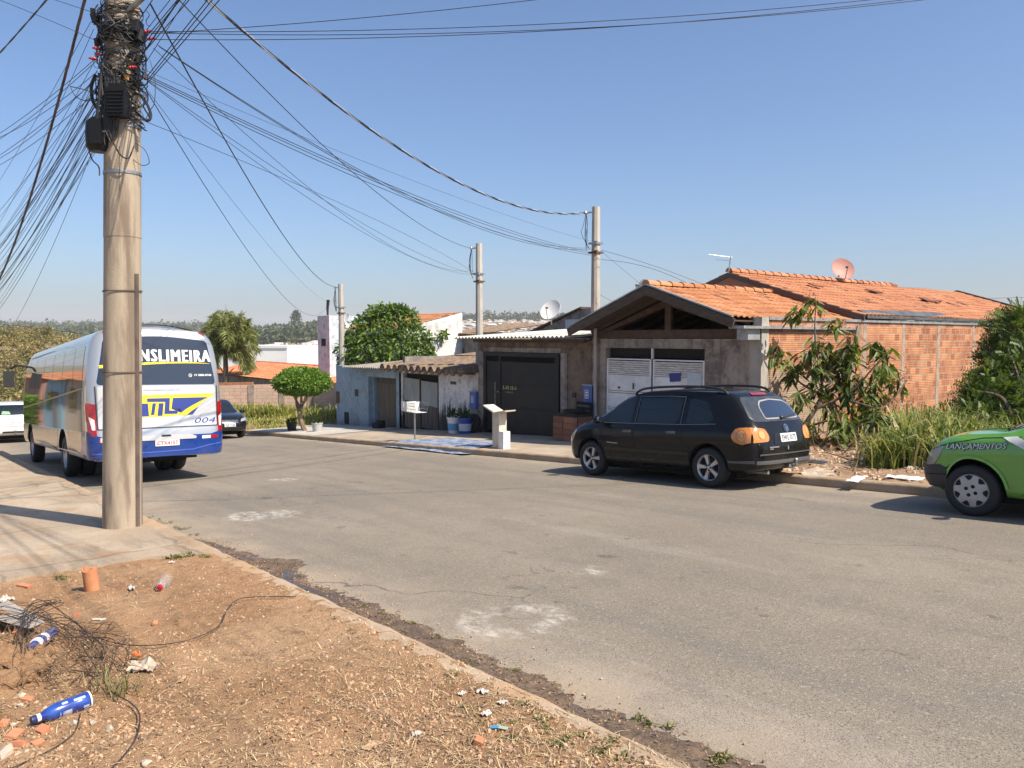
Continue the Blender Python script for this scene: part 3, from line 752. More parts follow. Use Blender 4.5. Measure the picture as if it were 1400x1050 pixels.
b = MB(); b.box((-9.55, 18.55, 1.15), (.03, .22, 1.5), Matrix.Rotation(-.16, 3, 'X') @ Matrix.Rotation(.10, 3, 'Y'))
tag(W(b, 'timber_board', M('bleached_board', (.30, .25, .21), .9, col2=(.20, .16, .13), vs=5, stretch=(5, 5, .4))), 'bleached grey timber board leaning high against the brick wall', 'board')

# ---- house with the dark gate
H2 = thing('garage_house', 'rough mortar house front filled by a charcoal metal garage gate under corrugated sheets', 'house', (-17.5, 14.8, far_z(-17.5)))
b = MB(); zt = lambda x: 1.52
b.bxs(-20.12, -19.82, 14.8, 14.97, zb, zt); b.bxs(-16.18, -14.94, 14.8, 14.97, zb, zt); b.bx(-19.82, -16.18, 14.8, 14.97, 1.17, 1.52)
b.bxs(-20.12, -19.97, 14.97, 24, zb, zt)
W(b, 'front_wall', m_rough_pl, H2)
b = MB(); b.bxs(-20.12, -19.83, 14.77, 14.8, zb, lambda x: 1.17); b.bxs(-16.17, -15.9, 14.77, 14.8, zb, lambda x: 1.17); b.bx(-19.83, -16.17, 14.77, 14.8, 1.16, 1.30); W(b, 'gate_surround', m_grey_pl, H2)
G = MB(); gz = lambda x: -1.33 - (x + 19.8) * 0.02; y0 = 14.74
x0, x1 = -19.80, -16.20
G.bx(x0, x1, y0 + .02, y0 + .045, -1.31, .86)
for (a, c) in ((x0, x0 + .14), (x1 - .16, x1)): G.bx(a, c, y0 - .01, y0 + .05, -1.33, 1.15)
G.bx(x0 + .14, x1 - .16, y0 - .01, y0 + .05, 1.03, 1.15)
for z in (-1.33, -.55, .13, .83): G.bx(x0 + .14, x1 - .16, y0 + .001, y0 + .03, z, z + .035)
G.bx(-18.98, -18.90, y0 - .006, y0 + .05, -1.29, 1.03)
for i in range(6): G.box(((x0 + x1) / 2, y0 + .02, .885 + i * .027), (x1 - x0 - .3, .035, .008), Matrix.Rotation(.7, 3, 'X'))
gate2 = W(G, 'garage_gate', m_gate_d, H2)
G = MB(); G.tube([(-19.12, y0 - .05, -.62), (-19.12, y0 - .05, .22)], .012, n=8); 
for z in (-.58, .18): G.tube([(-19.12, y0 - .05, z), (-19.12, y0 + .01, z)], .01, n=6)
W(G, 'pull_bar', m_steel, gate2)
G = MB(); G.lathe([(.03, 0), (.035, .01), (.03, .03), (.012, .045)], 12, Matrix.Translation((-19.02, y0 - .005, -.08)) @ Matrix.Rotation(PI / 2, 4, 'X')); W(G, 'lock', m_steel, gate2)
# raised, worn metal letters on the gate: only their strokes can be made out
G = MB(); rr = random.Random(8)
for i in range(6):
    lx = -18.78 + i * .115
    if i in (0, 2, 4): G.bx(lx, lx + .026, y0 - .002, y0 + .022, .0, .13)
    else:
        G.bx(lx - .01, lx + .07, y0 - .002, y0 + .022, .02, .045); G.bx(lx + .03, lx + .052, y0 - .002, y0 + .022, .05, .12)
    G.bx(lx + .03, lx + .08, y0 - .002, y0 + .022, .015 + .03 * (i % 3), .03 + .03 * (i % 3))
W(G, 'gate_lettering', m_brass, gate2)
G = MB(); G.bx(-18.66, -18.30, y0 + .006, y0 + .022, -.10, -.055); W(G, 'gate_lettering', M('dull_letters', (.11, .11, .11), .5), gate2)
b = MB(); corrugated(b, (-20.5, 14.05, 1.60), (1, 0, .006), V((0, 1, .058)).normalized(), 5.55, 6.5); W(b, 'corrugated_roof', m_fibro, H2)
b = MB(); b.bx(-20.1, -15.0, 14.55, 14.68, 1.47, 1.565); b.bx(-20.1, -15.0, 17, 17.1, 1.6, 1.7); b.bx(-20.1, -14.95, 19.8, 19.9, .5, 1.86); W(b, 'roof_beam', m_timber, H2)
o = MB(); o.box((-15.62, 14.785, .0), (.13, .03, .13)); W(o, 'bell_box', m_black, H2)

def meter(x, n_, label):
    zc = far_z(x); t = thing('meter_cabinet', label, 'meter box', (x, 14.72, zc), group='electricity meter cabinets')
    h = .56 if n_ == 1 else 1.0; z1 = 1.25 + .42 if n_ == 2 else 1.98 - .62
    top = zc + 1.44 + (.0 if n_ == 2 else -.12)
    b = MB(); b.bx(x - .17, x + .17, 14.66, 14.80, top - h, top); W(b, 'cabinet', M('meter_blue', (.045, .10, .33), .45, col2=(.06, .12, .36), vs=5), t)
    b = MB(); b.bx(x - .19, x + .19, 14.63, 14.80, top, top + .03); W(b, 'rain_lid', M('meter_lid', (.35, .36, .37), .5), t)
    for i in range(n_):
        zz = top - .22 - i * .52; b = MB(); b.bx(x - .09, x + .05, 14.648, 14.66, zz - .13, zz + .10); fr = W(b, 'meter_window', M('window_white', (.6, .62, .64), .4), t)
        b = MB()
        for (u_, v_) in ((-.07, -.10), (-.005, -.10), (-.07, -.025), (-.005, -.025), (-.07, .045), (-.005, .045)): b.bx(x + u_, x + u_ + .045, 14.644, 14.648, zz + v_, zz + v_ + .042)
        W(b, 'meter_glass', M('meter_glass', (.12, .15, .17), .1), fr)
    b = MB(); b.bx(x - .2, x + .2, 14.74, 14.80, zc - .1, top - h); W(b, 'plinth', m_grey_pl, t)
    return t
meter(-14.96, 2, 'tall blue meter cabinet with two white windows beside the white gate')
meter(-20.28, 1, 'small blue meter cabinet with one white window between stained wall and dark gate')

# ---- white damp-stained house with trough roofing
H3 = thing('stained_house', 'damp stained white house front with pale patched gate under brown trough roofing', 'house', (-22.7, 14.8, far_z(-22.7)))
b = MB(); zt = lambda x: .50 + (x + 22.7) * .012
b.bxs(-25.2, -24.92, 14.8, 14.97, zb, zt); b.bxs(-22.5, -20.13, 14.8, 14.97, zb, zt, 6); b.bx(-24.92, -22.5, 14.8, 14.97, .30, .49)
W(b, 'front_wall', m_stain_pl, H3)
b = MB(); b.bx(-25.2, -25.05, 14.97, 22, -2.2, .9); W(b, 'side_wall', m_grey2, H3); b = MB(); b.bx(-20.13 - .12, -20.13, 14.97, 22, -2, 1.0); W(b, 'side_wall', m_grey2, H3)
G = MB(); y0 = 14.83
for (a, c, zt_, zm) in ((-24.86, -23.74, .13, -.78), (-23.68, -22.56, .06, -.86)):
    G.m = 1; nb = 8
    for i in range(nb):
        G.bx(a + (c - a) * i / nb + .004, a + (c - a) * (i + 1) / nb - .004, y0 + .0 + .006 * (i % 2), y0 + .03, far_z(a) + .05, -.6)
    G.m = 0; G.prism([(a, y0 - .012, zm + .08), (c, y0 - .012, zm), (c, y0 - .012, zt_ - .04), (a, y0 - .012, zt_)], (0, .008, 0))
    G.m = 2; G.bx(c - .05, c + .0, y0 - .02, y0 + .03, far_z(a) + .06, zt_ + .02)
g3 = W(G, 'gate', [m_gate_g, m_board, m_rust], H3); tag(g3, 'two gate leaves of pale green sheet over grey boards')
G = MB(); G.bx(-24.92, -22.5, 14.98, 15.0, -1.8, .30); W(G, 'gate_gap_shade', m_shade, H3)  # dark sheet painted as the shade behind the gate leaves
o = MB(); o.bx(-21.75, -21.42, 14.775, 14.80, .02, .12); W(o, 'house_number_plate', M('number_plaque', (.06, .06, .07), .5), H3)
b = MB()   # trough sheets: deep trapezoid channels running up the slope
nch = 13; Ltot = 5.4; x00 = -25.45; P = Ltot / nch
def trough(i, y, z):
    a = x00 + i * P
    return [(a + .02 * P, y, z - .13), (a + .28 * P, y, z + .02), (a + .34 * P, y, z + .035), (a + .66 * P, y, z + .035), (a + .72 * P, y, z + .02), (a + .98 * P, y, z - .13)]
for i in range(nch):
    j = .07 * (rr.random() - .5); z0 = .60 + rr.uniform(-.015, .015); b.r = rr.random()
    A = [b.pt(q) for q in trough(i, 14.12 + j, z0)]; A2 = [b.pt((q[0], q[1], q[2] - .035)) for q in trough(i, 14.12 + j, z0)]
    Bk = [b.pt(q) for q in trough(i, 20.5, z0 + .56)]; B2 = [b.pt((q[0], q[1], q[2] - .035)) for q in trough(i, 20.5, z0 + .56)]
    for k in range(5):
        b.face([A[k], A[k + 1], Bk[k + 1], Bk[k]]); b.face([A2[k], B2[k], B2[k + 1], A2[k + 1]]); b.face([A[k], A2[k], A2[k + 1], A[k + 1]])
for i in range(nch):   # broad closing ribs that make the scalloped eave
    a = x00 + i * P
    b.prism([(a + .16 * P, 14.16, .58), (a + .84 * P, 14.16, .58), (a + .78 * P, 14.14, .44), (a + .62 * P, 14.13, .36), (a + .38 * P, 14.13, .36), (a + .22 * P, 14.14, .44)], (0, .05, .004))
W(b, 'trough_roof', m_fibro_old, H3)
b = MB(); b.bx(-25.4, -20.1, 17.3, 17.42, .86, .93); b.bx(-25.2, -20.2, 14.6, 14.72, .40, .45); W(b, 'roof_beam', m_timber, H3)

# ---- blue house
H4 = thing('blue_house', 'low blue painted house front with recessed brown plank door', 'house', (-27.9, 14.8, far_z(-27.9)))
b = MB(); zt = lambda x: .42 + (x + 30.4) * .006
b.bxs(-30.5, -27.62, 14.8, 15.0, zb, lambda x: .42, 5); b.bxs(-25.42, -25.06, 14.8, 15.0, zb, lambda x: .42); b.bx(-27.62, -25.42, 14.8, 15.0, .06, .42)
b.bxs(-30.5, -30.35, 15.0, 21, zb, lambda x: .42); b.bxs(-27.65, -27.5, 15.0, 15.25, zb, lambda x: .05)
W(b, 'front_wall', m_blue_pl, H4)
G = MB(); nb = 10; a, c = -27.22, -25.42
for i in range(nb): G.bx(a + (c - a) * i / nb + .003, a + (c - a) * (i + 1) / nb - .003, 15.02 + .005 * (i % 2), 15.05, far_z(-26.5) + .03, -.18)
G.bx(a, c, 15.04, 15.06, -.18, .06)
for i in range(14): G.bx(a + (c - a) * i / 14 + .02, a + (c - a) * i / 14 + .035, 15.02, 15.035, -.18, .06)
d4 = W(G, 'door', m_board2, H4)
b = MB(); corrugated(b, (-29.0, 14.35, .40), (1, 0, .015), V((0, 1, .07)).normalized(), 3.9, 5); W(b, 'corrugated_roof', m_fibro_grey, H4)
o = MB(); o.bx(-28.75, -28.5, 14.77, 14.80, -.80, -.52); W(o, 'number_box', m_black, H4)
o = MB(); o.bx(-29.75, -29.35, 14.785, 14.80, far_z(-29.5) + .05, far_z(-29.5) + .55); W(o, 'vent_opening', m_shade, H4)
o = MB(); o.bx(-30.48, -30.2, 14.77, 14.8, -1.2, -.7); W(o, 'wooden_hatch', m_rust, H4)
# pale streaks painted on as sunlight grazing the wall
o = MB(); 
for (p, q) in (((-30.2, .3), (-28.3, -1.5)), ((-30.3, -.55), (-28.4, -1.6)), ((-29.5, .25), (-28.2, -1.75)), ((-30.1, -.2), (-28.1, -1.9))):
    d = V((q[0] - p[0], 0, q[1] - p[1])); nn = V((-d.z, 0, d.x)).normalized() * .014
    a = V((p[0], 14.797, p[1])); e = V((q[0], 14.797, q[1])); o.poly([a - nn, e - nn * .6, e + nn * .6, a + nn])
W(o, 'grazing_light_streaks', M('light_streak', (.42, .48, .54), .7), H4)

# ---- buildings behind
wx = -31.2
p1 = onX(632, 428, wx); p2 = onX(575, 443, wx); H5 = thing('white_walled_house', 'house with tall white side wall and orange lean-to roof behind the leafy tree', 'house', (wx, p1.y, far_z(wx)))
b = MB(); sl_ = (p1.z - p2.z) / (p1.y - p2.y); ya = p2.y - 1.0; za = p2.z - sl_ * 1.0
b.prism([(wx, ya, -2.4), (wx, p1.y, -2.4), (wx, p1.y, p1.z), (wx, ya, za)], (-.18, 0, 0))
W(b, 'side_wall', m_white_pl, H5); lx = onY(469, 452, ya).x; b = MB(); b.bx(lx + .3, wx - .18, ya + .01, ya + .15, -2.6, za - .05); W(b, 'front_wall', m_white_pl, H5)
b = MB(); d = V((0, ya - p1.y, za - p1.z)); tiles(b, (lx, p1.y - .05, p1.z + .02), (1, 0, 0), d, wx - lx - .1, d.length - .05, seed=31); W(b, 'lean_to_roof', m_tile, H5)
q = onX(605, 440, wx + .02)
sh0 = onY(618, 452, 22); sh1 = onY(652, 478, 22)
H6 = thing('rear_outbuilding', 'small grey outbuilding with pale shutter behind the trough roof', 'outbuilding', (sh1.x, 22, far_z(sh1.x)))
b = MB(); b.bx(sh0.x, sh1.x + 2, 22, 26, -1.6, sh0.z - .1); W(b, 'wall', m_grey2, H6)
b = MB(); corrugated(b, (sh0.x - .2, 21.7, sh0.z - .12), (1, 0, -.03), V((0, 1, .12)).normalized(), sh1.x - sh0.x + .5, 4.5); W(b, 'roof', m_fibro_old, H6)
pa = onY(626, 458, 21.98); pb = onY(634, 476, 21.98)
o = MB(); o.bx(pa.x, pb.x, 21.95, 22, pb.z, pa.z); W(o, 'shutter', M('pale_shutter', (.36, .40, .43), .6), H6)

H7 = thing('dark_gable_house', 'grey gable wall with pale blue panel rising behind the corrugated roof', 'house', (-19.5, 22, far_z(-19.5)))
g0 = onY(727, 456, 22); g1 = onY(796, 422, 22); g2 = onY(830, 440, 22)
b = MB(); b.prism([(g0.x, 22, 0), (g2.x + 3, 22, 0), (g2.x + 3, 22, g1.z - .4), (g1.x + .6, 22, g1.z), (g1.x, 22, g1.z), (g0.x, 22, g0.z)], (0, .2, 0)); W(b, 'gable_wall', m_grey2, H7)
b = MB(); b.prism([(g0.x - .3, 21.9, g0.z - .05), (g1.x, 21.9, g1.z), (g1.x, 21.9, g1.z + .08), (g0.x - .3, 21.9, g0.z + .04)], (0, 5, 0)); W(b, 'roof_edge', m_timber, H7)
pa = onY(773, 437, 21.97); pb = onY(795, 453, 21.97)
o = MB(); o.bx(pa.x, pb.x, 21.96, 22, pb.z, pa.z); W(o, 'panel', M('pale_panel', (.40, .45, .50), .6), H7)

t0 = onY(434, 432, 22); t1 = onY(450, 432, 22)
H8 = thing('stair_tower', 'narrow mauve tower with one small window and a pale blue side', 'tower', (t1.x, 22, S(t1.x) - .2))
b = MB(); b.bx(t0.x, t1.x, 22, 22.15, -4.5, t0.z); b.bx(t0.x, t0.x + .15, 22.15, 24.6, -4.5, t0.z); W(b, 'front_wall', m_mauve, H8)
b = MB(); b.bx(t1.x - .15, t1.x + .001, 22.15, 24.6, -4.5, t0.z - .001); b.bx(t0.x + .15, t1.x - .15, 24.4, 24.6, -4.5, t0.z - .05); b.bx(t0.x + .15, t1.x - .15, 22.15, 24.4, t0.z - .2, t0.z - .1); W(b, 'side_wall', m_sky_pl, H8)
pa = onY(439.5, 463, 21.98); pb = onY(445, 473, 21.98)
o = MB(); o.bx(pa.x, pb.x, 21.97, 22.0, pb.z, pa.z); wv = W(o, 'window', m_shade, H8)
o = MB(); pa = onY(448, 431, 22.5); o.tube([pa, pa + V((.0, 0, .5)), pa + V((.12, 0, 1.0))], .07, .12, n=6); W(o, 'chimney_pipe', m_black, H8)
H9 = thing('tiled_roof_house', 'low house with bright red tiled roof and grey gable beyond the brick wall', 'house', (-52, 22, S(-52)))
a0 = onY(352, 499, 25); a1 = onY(428, 497, 25); e0 = onY(378, 521, 20.5); e1 = onY(462, 521, 20.5)
zr = (a0.z + a1.z) / 2 + .05; ze = (e0.z + e1.z) / 2 - .1
b = MB(); d = V((0, 20.2 - 25, ze - zr)); tiles(b, (a0.x, 25, zr), (1, 0, 0), d, e1.x + 3 - a0.x, d.length, seed=41); d = V((0, 4.8, ze - zr)); tiles(b, (a0.x, 25, zr), (1, 0, 0), d, e1.x + 3 - a0.x, d.length, seed=42)
ridge_caps(b, (a0.x, 25, zr), (e1.x + 3, 25, zr)); rf9 = W(b, 'roof', m_tile_far, H9)
b = MB(); b.prism([(a0.x + .25, 20.5, -6), (a0.x + .25, 29.5, -6), (a0.x + .25, 29.5, ze - .1), (a0.x + .25, 25, zr - .12), (a0.x + .25, 20.5, ze - .1)], (.15, 0, 0)); b.bx(a0.x + .4, e1.x + 2.5, 20.6, 20.75, -6, ze - .1); W(b, 'wall', m_grey2, H9)
# white warehouse
p0 = onY(393, 473, 40); H10 = thing('white_warehouse', 'large plain white block building behind the palm tree', 'warehouse', (p0.x - 20, 45, S(-100)))
m_bw = M('bright_white_render', (.80, .80, .79), .7, col2=(.74, .74, .73), vs=.3)
wd_ = V((-math.cos(math.radians(42)), -math.sin(math.radians(42)), 0)); wn_ = V((-wd_.y, wd_.x, 0)); wn_ = wn_ if wn_.y > 0 else -wn_
def block(A, L, D, z0, z1): 
    b = MB(); q = [A, A + wd_ * L, A + wd_ * L + wn_ * D, A + wn_ * D]; b.prism([(v.x, v.y, z0) for v in q], (0, 0, z1 - z0)); return b
W(block(V((p0.x, p0.y, 0)), 15, 16, -13, p0.z), 'wall', m_bw, H10)
W(block(V((p0.x, p0.y, 0)) + wd_ * 15.1 - wn_ * 1.5, 18, 12, -13, onY(330, 489, 33).z), 'annex', m_bw, H10)
W(block(V((p0.x, p0.y, 0)) - wn_ * .12, 15, .1, p0.z - .3, p0.z + .02), 'parapet', m_white, H10)

# brown block wall round the lot past the blue house; it runs askew to the street
LA = onY(461, 522, 18.6); LA.z = 0; ld = V((-math.cos(math.radians(50)), -math.sin(math.radians(50)), 0)); ln_ = V((-ld.y, ld.x, 0)); ln_ = ln_ if ln_.y < 0 else -ln_
def on_lot(px, py): d = ray(px, py); return CAM + d * ((LA - CAM).dot(ln_) / d.dot(ln_))
LW = thing('lot_wall', 'weathered brown block wall behind the round clipped tree', 'wall', (-42, 16, S(-42)))
def lot_top(t): 
    q = on_lot(461, 523.5), on_lot(303, 527); t0, t1 = (q[0] - LA).dot(ld), (q[1] - LA).dot(ld); return q[0].z + (q[1].z - q[0].z) * (t - t0) / (t1 - t0)
b = MB(); nL = 16; LL = 9.6
for i in range(nL):
    t0, t1 = -2 + (LL + 2) * i / nL, -2 + (LL + 2) * (i + 1) / nL; A_, B_ = LA + ld * t0, LA + ld * t1
    b.prism([(A_.x, A_.y, S(A_.x) - .6), (B_.x, B_.y, S(B_.x) - .6), (B_.x, B_.y, lot_top(t1)), (A_.x, A_.y, lot_top(t0))], -ln_ * .18)
W(b, 'block_wall', m_brick_x, LW)
for px in (343, 385, 424):
    t0 = (on_lot(px, 525) - LA).dot(ld); b = MB(); A_, B_ = LA + ld * (t0 - .16) + ln_ * .002, LA + ld * (t0 + .16) + ln_ * .002
    b.prism([(A_.x, A_.y, S(A_.x) - .5), (B_.x, B_.y, S(B_.x) - .5), (B_.x, B_.y, lot_top(t0) - .03), (A_.x, A_.y, lot_top(t0) - .02)], ln_ * .03); W(b, 'wall_pier', m_pier, LW)
b = MB(); t0, t1 = (on_lot(345, 525) - LA).dot(ld), LL; A_, B_ = LA + ld * t0, LA + ld * t1
b.prism([(A_.x, A_.y, lot_top(t0)), (B_.x, B_.y, lot_top(t1)), (B_.x, B_.y, lot_top(t1) + .16), (A_.x, A_.y, lot_top(t0) + .14)], -ln_ * .18); W(b, 'clay_coping', m_clay, LW)

# ---- houses on our own side of the street, seen as reflections in the bus
def simple_house(name, label, x0, x1, y0, y1, h, wall, roofm, mono=False):
    z0 = near_z((x0 + x1) / 2); t = thing(name, label, 'house', ((x0 + x1) / 2, y1, z0))
    b = MB(); b.bx(x0, x1, y0, y1, z0 - 1.2, z0 + h); wl = W(b, 'wall', wall, t)
    b = MB(); d = V((0, (y1 - y0) / 2 + .4, -1.0)); tiles(b, (x0 - .3, (y0 + y1) / 2, z0 + h + .9), (1, 0, 0), d, x1 - x0 + .6, d.length, seed=int(-x0)); d = V((0, -(y1 - y0) / 2 - .4, -1.0)); tiles(b, (x0 - .3, (y0 + y1) / 2, z0 + h + .9), (1, 0, 0), d, x1 - x0 + .6, d.length, seed=int(-x0)); W(b, 'roof', roofm, t)
    b = MB(); b.bx(x0 + 1, x0 + 2.6, y1, y1 + .04, z0 + 1, z0 + 2.1); W(b, 'window', m_glass, t)
    b = MB(); b.bx(x1 - 2.2, x1 - 1.2, y1, y1 + .05, z0, z0 + 2.1); W(b, 'door', m_board2, t)
simple_house('corner_house', 'cream house beside the near pavement, mirrored in the bus side', -37, -31, -8, -.3, 2.7, M('cream_render', (.50, .42, .30), .8, col2=(.42, .34, .24), vs=1.5), m_tile2)
simple_house('blue_corner_house', 'light blue house beside the near pavement, mirrored in the bus side', -43, -37.6, -8, -.3, 2.9, M('light_blue_render', (.20, .36, .46), .7), m_tile)
simple_house('brick_corner_house', 'red house down the near pavement, mirrored in the bus side', -54, -44.5, -8, -.3, 3.4, M('red_render', (.34, .17, .12), .8), m_tile2)
# ------------------------------------------------------------------ vehicles (local x forward, y left, z up)
def interp(keys, x, c):
    """monotone cubic through key rows (x, ...)"""
    n = len(keys)
    if x <= keys[0][0]: return keys[0][c]
    if x >= keys[-1][0]: return keys[-1][c]
    i = 0
    while keys[i + 1][0] < x: i += 1
    def sl(j): return (keys[j + 1][c] - keys[j][c]) / (keys[j + 1][0] - keys[j][0])
    def tg(j):
        if j == 0: return sl(0)
        if j == n - 1: return sl(n - 2)
        a, b = sl(j - 1), sl(j)
        return 0 if a * b <= 0 else 2 * a * b / (a + b)
    h = keys[i + 1][0] - keys[i][0]; t = (x - keys[i][0]) / h
    return ((2 * t ** 3 - 3 * t * t + 1) * keys[i][c] + (t ** 3 - 2 * t * t + t) * h * tg(i) + (-2 * t ** 3 + 3 * t * t) * keys[i + 1][c] + (t ** 3 - t * t) * h * tg(i + 1))

def resample(pts, n, sub=6):
    p = [V((0, a, b)) for a, b in pts]; c = bez(p, sub)
    L = [0]
    for a, b in zip(c, c[1:]): L.append(L[-1] + (b - a).length)
    out = []; j = 0
    for i in range(n + 1):
        s = L[-1] * i / n
        while j < len(L) - 2 and L[j + 1] < s: j += 1
        t = (s - L[j]) / max(1e-9, L[j + 1] - L[j]); q = c[j].lerp(c[j + 1], max(0, min(1, t))); out.append((max(0, q.y), q.z))
    out[0] = pts[0]; out[-1] = pts[-1]; return out

def loft_body(xs, half, nring, b0, b1, shift=None, wmax=.85, fade=.8, ncap=14):
    """closed mirrored loft; half(x)->[(y,z)] bottom centre to top centre"""
    mb = MB(); rings = []
    x0, x1 = xs[0], xs[-1]
    def px(x, y, z):
        k = 1 - min(1, (abs(y) / wmax)) ** 2; X = x
        if x - x0 < fade: X -= b0 * k * (1 - (x - x0) / fade) ** 2
        if x1 - x < fade: X += b1 * k * (1 - (x1 - x) / fade) ** 2
        if shift: X += shift(x, z)
        return (X, y, z)
    raws = []
    for x in xs:
        h = resample(half(x), nring); raws.append(h)
        L = [mb.pt(px(x, y, z)) for (y, z) in h]
        Rr = [mb.pt(px(x, -y, z)) for (y, z) in h[1:-1]]
        rings.append((L, Rr))
    def full(r): L, Rr = r; return L + Rr[::-1]
    for a, b in zip(rings, rings[1:]):
        A, B = full(a), full(b); n = len(A)
        for k in range(n): mb.face([A[k], A[(k + 1) % n], B[(k + 1) % n], B[k]])
    for (i, x, flip) in ((0, x0, True), (len(xs) - 1, x1, False)):
        L, Rr = rings[i]; h = raws[i]; rows = [[L[0]] * (ncap + 1)]
        for j in range(1, nring):
            row = [L[j]] + [mb.pt(px(x, h[j][0] * (1 - 2 * k / ncap), h[j][1])) for k in range(1, ncap)] + [Rr[j - 1]]; rows.append(row)
        rows.append([L[-1]] * (ncap + 1))
        for A, B in zip(rows, rows[1:]):
            for k in range(ncap):
                q = [A[k], A[k + 1], B[k + 1], B[k]]; q = [v for m_, v in enumerate(q) if v not in q[:m_]]
                if len(q) > 2: mb.face(q if flip else q[::-1])
    return mb

class Skin:
    xm = None
    """projects flat outlines on to a body"""
    def __init__(s, mb):
        bm = bmesh.new(); vs_ = [bm.verts.new(v) for v in mb.v]
        for f in mb.f:
            try: bm.faces.new([vs_[i] for i in f])
            except ValueError: pass
        bmesh.ops.recalc_face_normals(bm, faces=bm.faces); s.t = BVHTree.FromBMesh(bm); bm.free()
    def hit(s, side, a, b):
        if side == 'L': o, d = V((a, 4, b)), V((0, -1, 0))
        elif side == 'R': o, d = V((a, -4, b)), V((0, 1, 0))
        elif side == 'B': o, d = V((-12, a, b)), V((1, 0, 0))
        elif side == 'F': o, d = V((12, a, b)), V((-1, 0, 0))
        else: o, d = V((a, b, 9)), V((0, 0, -1))
        r = s.t.ray_cast(o, d)
        if r[0] is None: return None, None
        n = r[1]
        if n.dot(d) > 0: n = -n
        return r[0], n
    def decal(s, name, side, polys, mat, parent, off=.004, grid=.05, edge=True, smooth=True):
        """polys: list of 2-d outlines (x,z) for L/R, (y,z) for B/F, (x,y) for T"""
        bm = bmesh.new()
        if s.xm and side in 'LR': polys = [[(s.xm(a), b) for a, b in p] for p in polys]
        for p in polys:
            vs_ = [bm.verts.new((a, b, 0)) for a, b in p]
            try: bm.faces.new(vs_)
            except ValueError: continue
        bmesh.ops.triangulate(bm, faces=bm.faces[:])
        return s._finish(bm, name, side, mat, parent, off, grid, edge, smooth)
    def decal_mesh(s, name, side, me, xf, mat, parent, off=.005, grid=.08):
        bm = bmesh.new(); bm.from_mesh(me)
        for v in bm.verts: a, b = xf(v.co.x, v.co.y); v.co = V((a, b, 0))
        return s._finish(bm, name, side, mat, parent, off, grid, False, False)
    def _finish(s, bm, name, side, mat, parent, off, grid, edge, smooth):
        for ax in (0, 1):
            lo = min(v.co[ax] for v in bm.verts); hi = max(v.co[ax] for v in bm.verts)
            k = math.ceil(lo / grid) * grid
            while k < hi:
                no = V((1, 0, 0)) if ax == 0 else V((0, 1, 0)); c = V((k, 0, 0)) if ax == 0 else V((0, k, 0))
                bmesh.ops.bisect_plane(bm, geom=bm.verts[:] + bm.edges[:] + bm.faces[:], plane_co=c, plane_no=no, dist=1e-5); k += grid
        bd = [e for e in bm.edges if e.is_boundary]
        dead = []; nrm = {}
        for v in bm.verts:
            p, n = s.hit(side, v.co.x, v.co.y)
            if p is None: dead.append(v); continue
            nrm[v] = n; v.co = p + n * off
        if edge:
            r = bmesh.ops.extrude_edge_only(bm, edges=bd); new = [g_ for g_ in r['geom'] if isinstance(g_, bmesh.types.BMVert)]
            for v in new:
                p = s.t.find_nearest(v.co); 
                if p[0] is not None: v.co = p[0] - (v.co - p[0]) * .2
        if dead: bmesh.ops.delete(bm, geom=dead, context='VERTS')
        bmesh.ops.recalc_face_normals(bm, faces=bm.faces)
        me = bpy.data.meshes.new(name)
        for f in bm.faces: f.smooth = smooth
        d = {'L': V((0, 1, 0)), 'R': V((0, -1, 0)), 'B': V((-1, 0, 0)), 'F': V((1, 0, 0)), 'T': V((0, 0, 1))}[side]
        if sum((f.normal.dot(d) * f.calc_area()) for f in bm.faces) < 0: bmesh.ops.reverse_faces(bm, faces=bm.faces)
        bm.to_mesh(me); bm.free()
        if smooth: me.set_sharp_from_angle(angle=math.radians(50))
        me.materials.append(mat); o = bpy.data.objects.new(name, me); C.objects.link(o); o.parent = parent
        return o
    def line(s, name, side, lines, mat, parent, w=.006, off=.003):
        polys = []
        for pts in lines:
            for (a, b) in zip(pts, pts[1:]):
                d = V((b[0] - a[0], b[1] - a[1])); 
                if d.length < 1e-6: continue
                n = V((-d.y, d.x)).normalized() * w / 2; d = d.normalized() * w * .3; A = V(a) - d; B = V(b) + d
                polys.append([(A + n)[:], (B + n)[:], (B - n)[:], (A - n)[:]])
        return s.decal(name, side, polys, mat, parent, off, .06, False)

def rpoly(pts, r, n=4):
    """rounded polygon; r number or list"""
    out = []; m = len(pts)
    for i in range(m):
        p = V(pts[i]); a = V(pts[i - 1]) - p; b = V(pts[(i + 1) % m]) - p; rr_ = r[i] if isinstance(r, (list, tuple)) else r
        k = min(rr_, a.length * .45, b.length * .45)
        A = p + a.normalized() * k; B = p + b.normalized() * k
        for j in range(n + 1):
            t = j / n; q = A * (1 - t) ** 2 + p * 2 * t * (1 - t) + B * t * t; out.append((q.x, q.y))
    return out
def ell(cx, cy, rx, ry, n=24): return [(cx + rx * math.cos(2 * PI * i / n), cy + ry * math.sin(2 * PI * i / n)) for i in range(n)]
def mirror(p): return [(-a, b) for a, b in p][::-1]

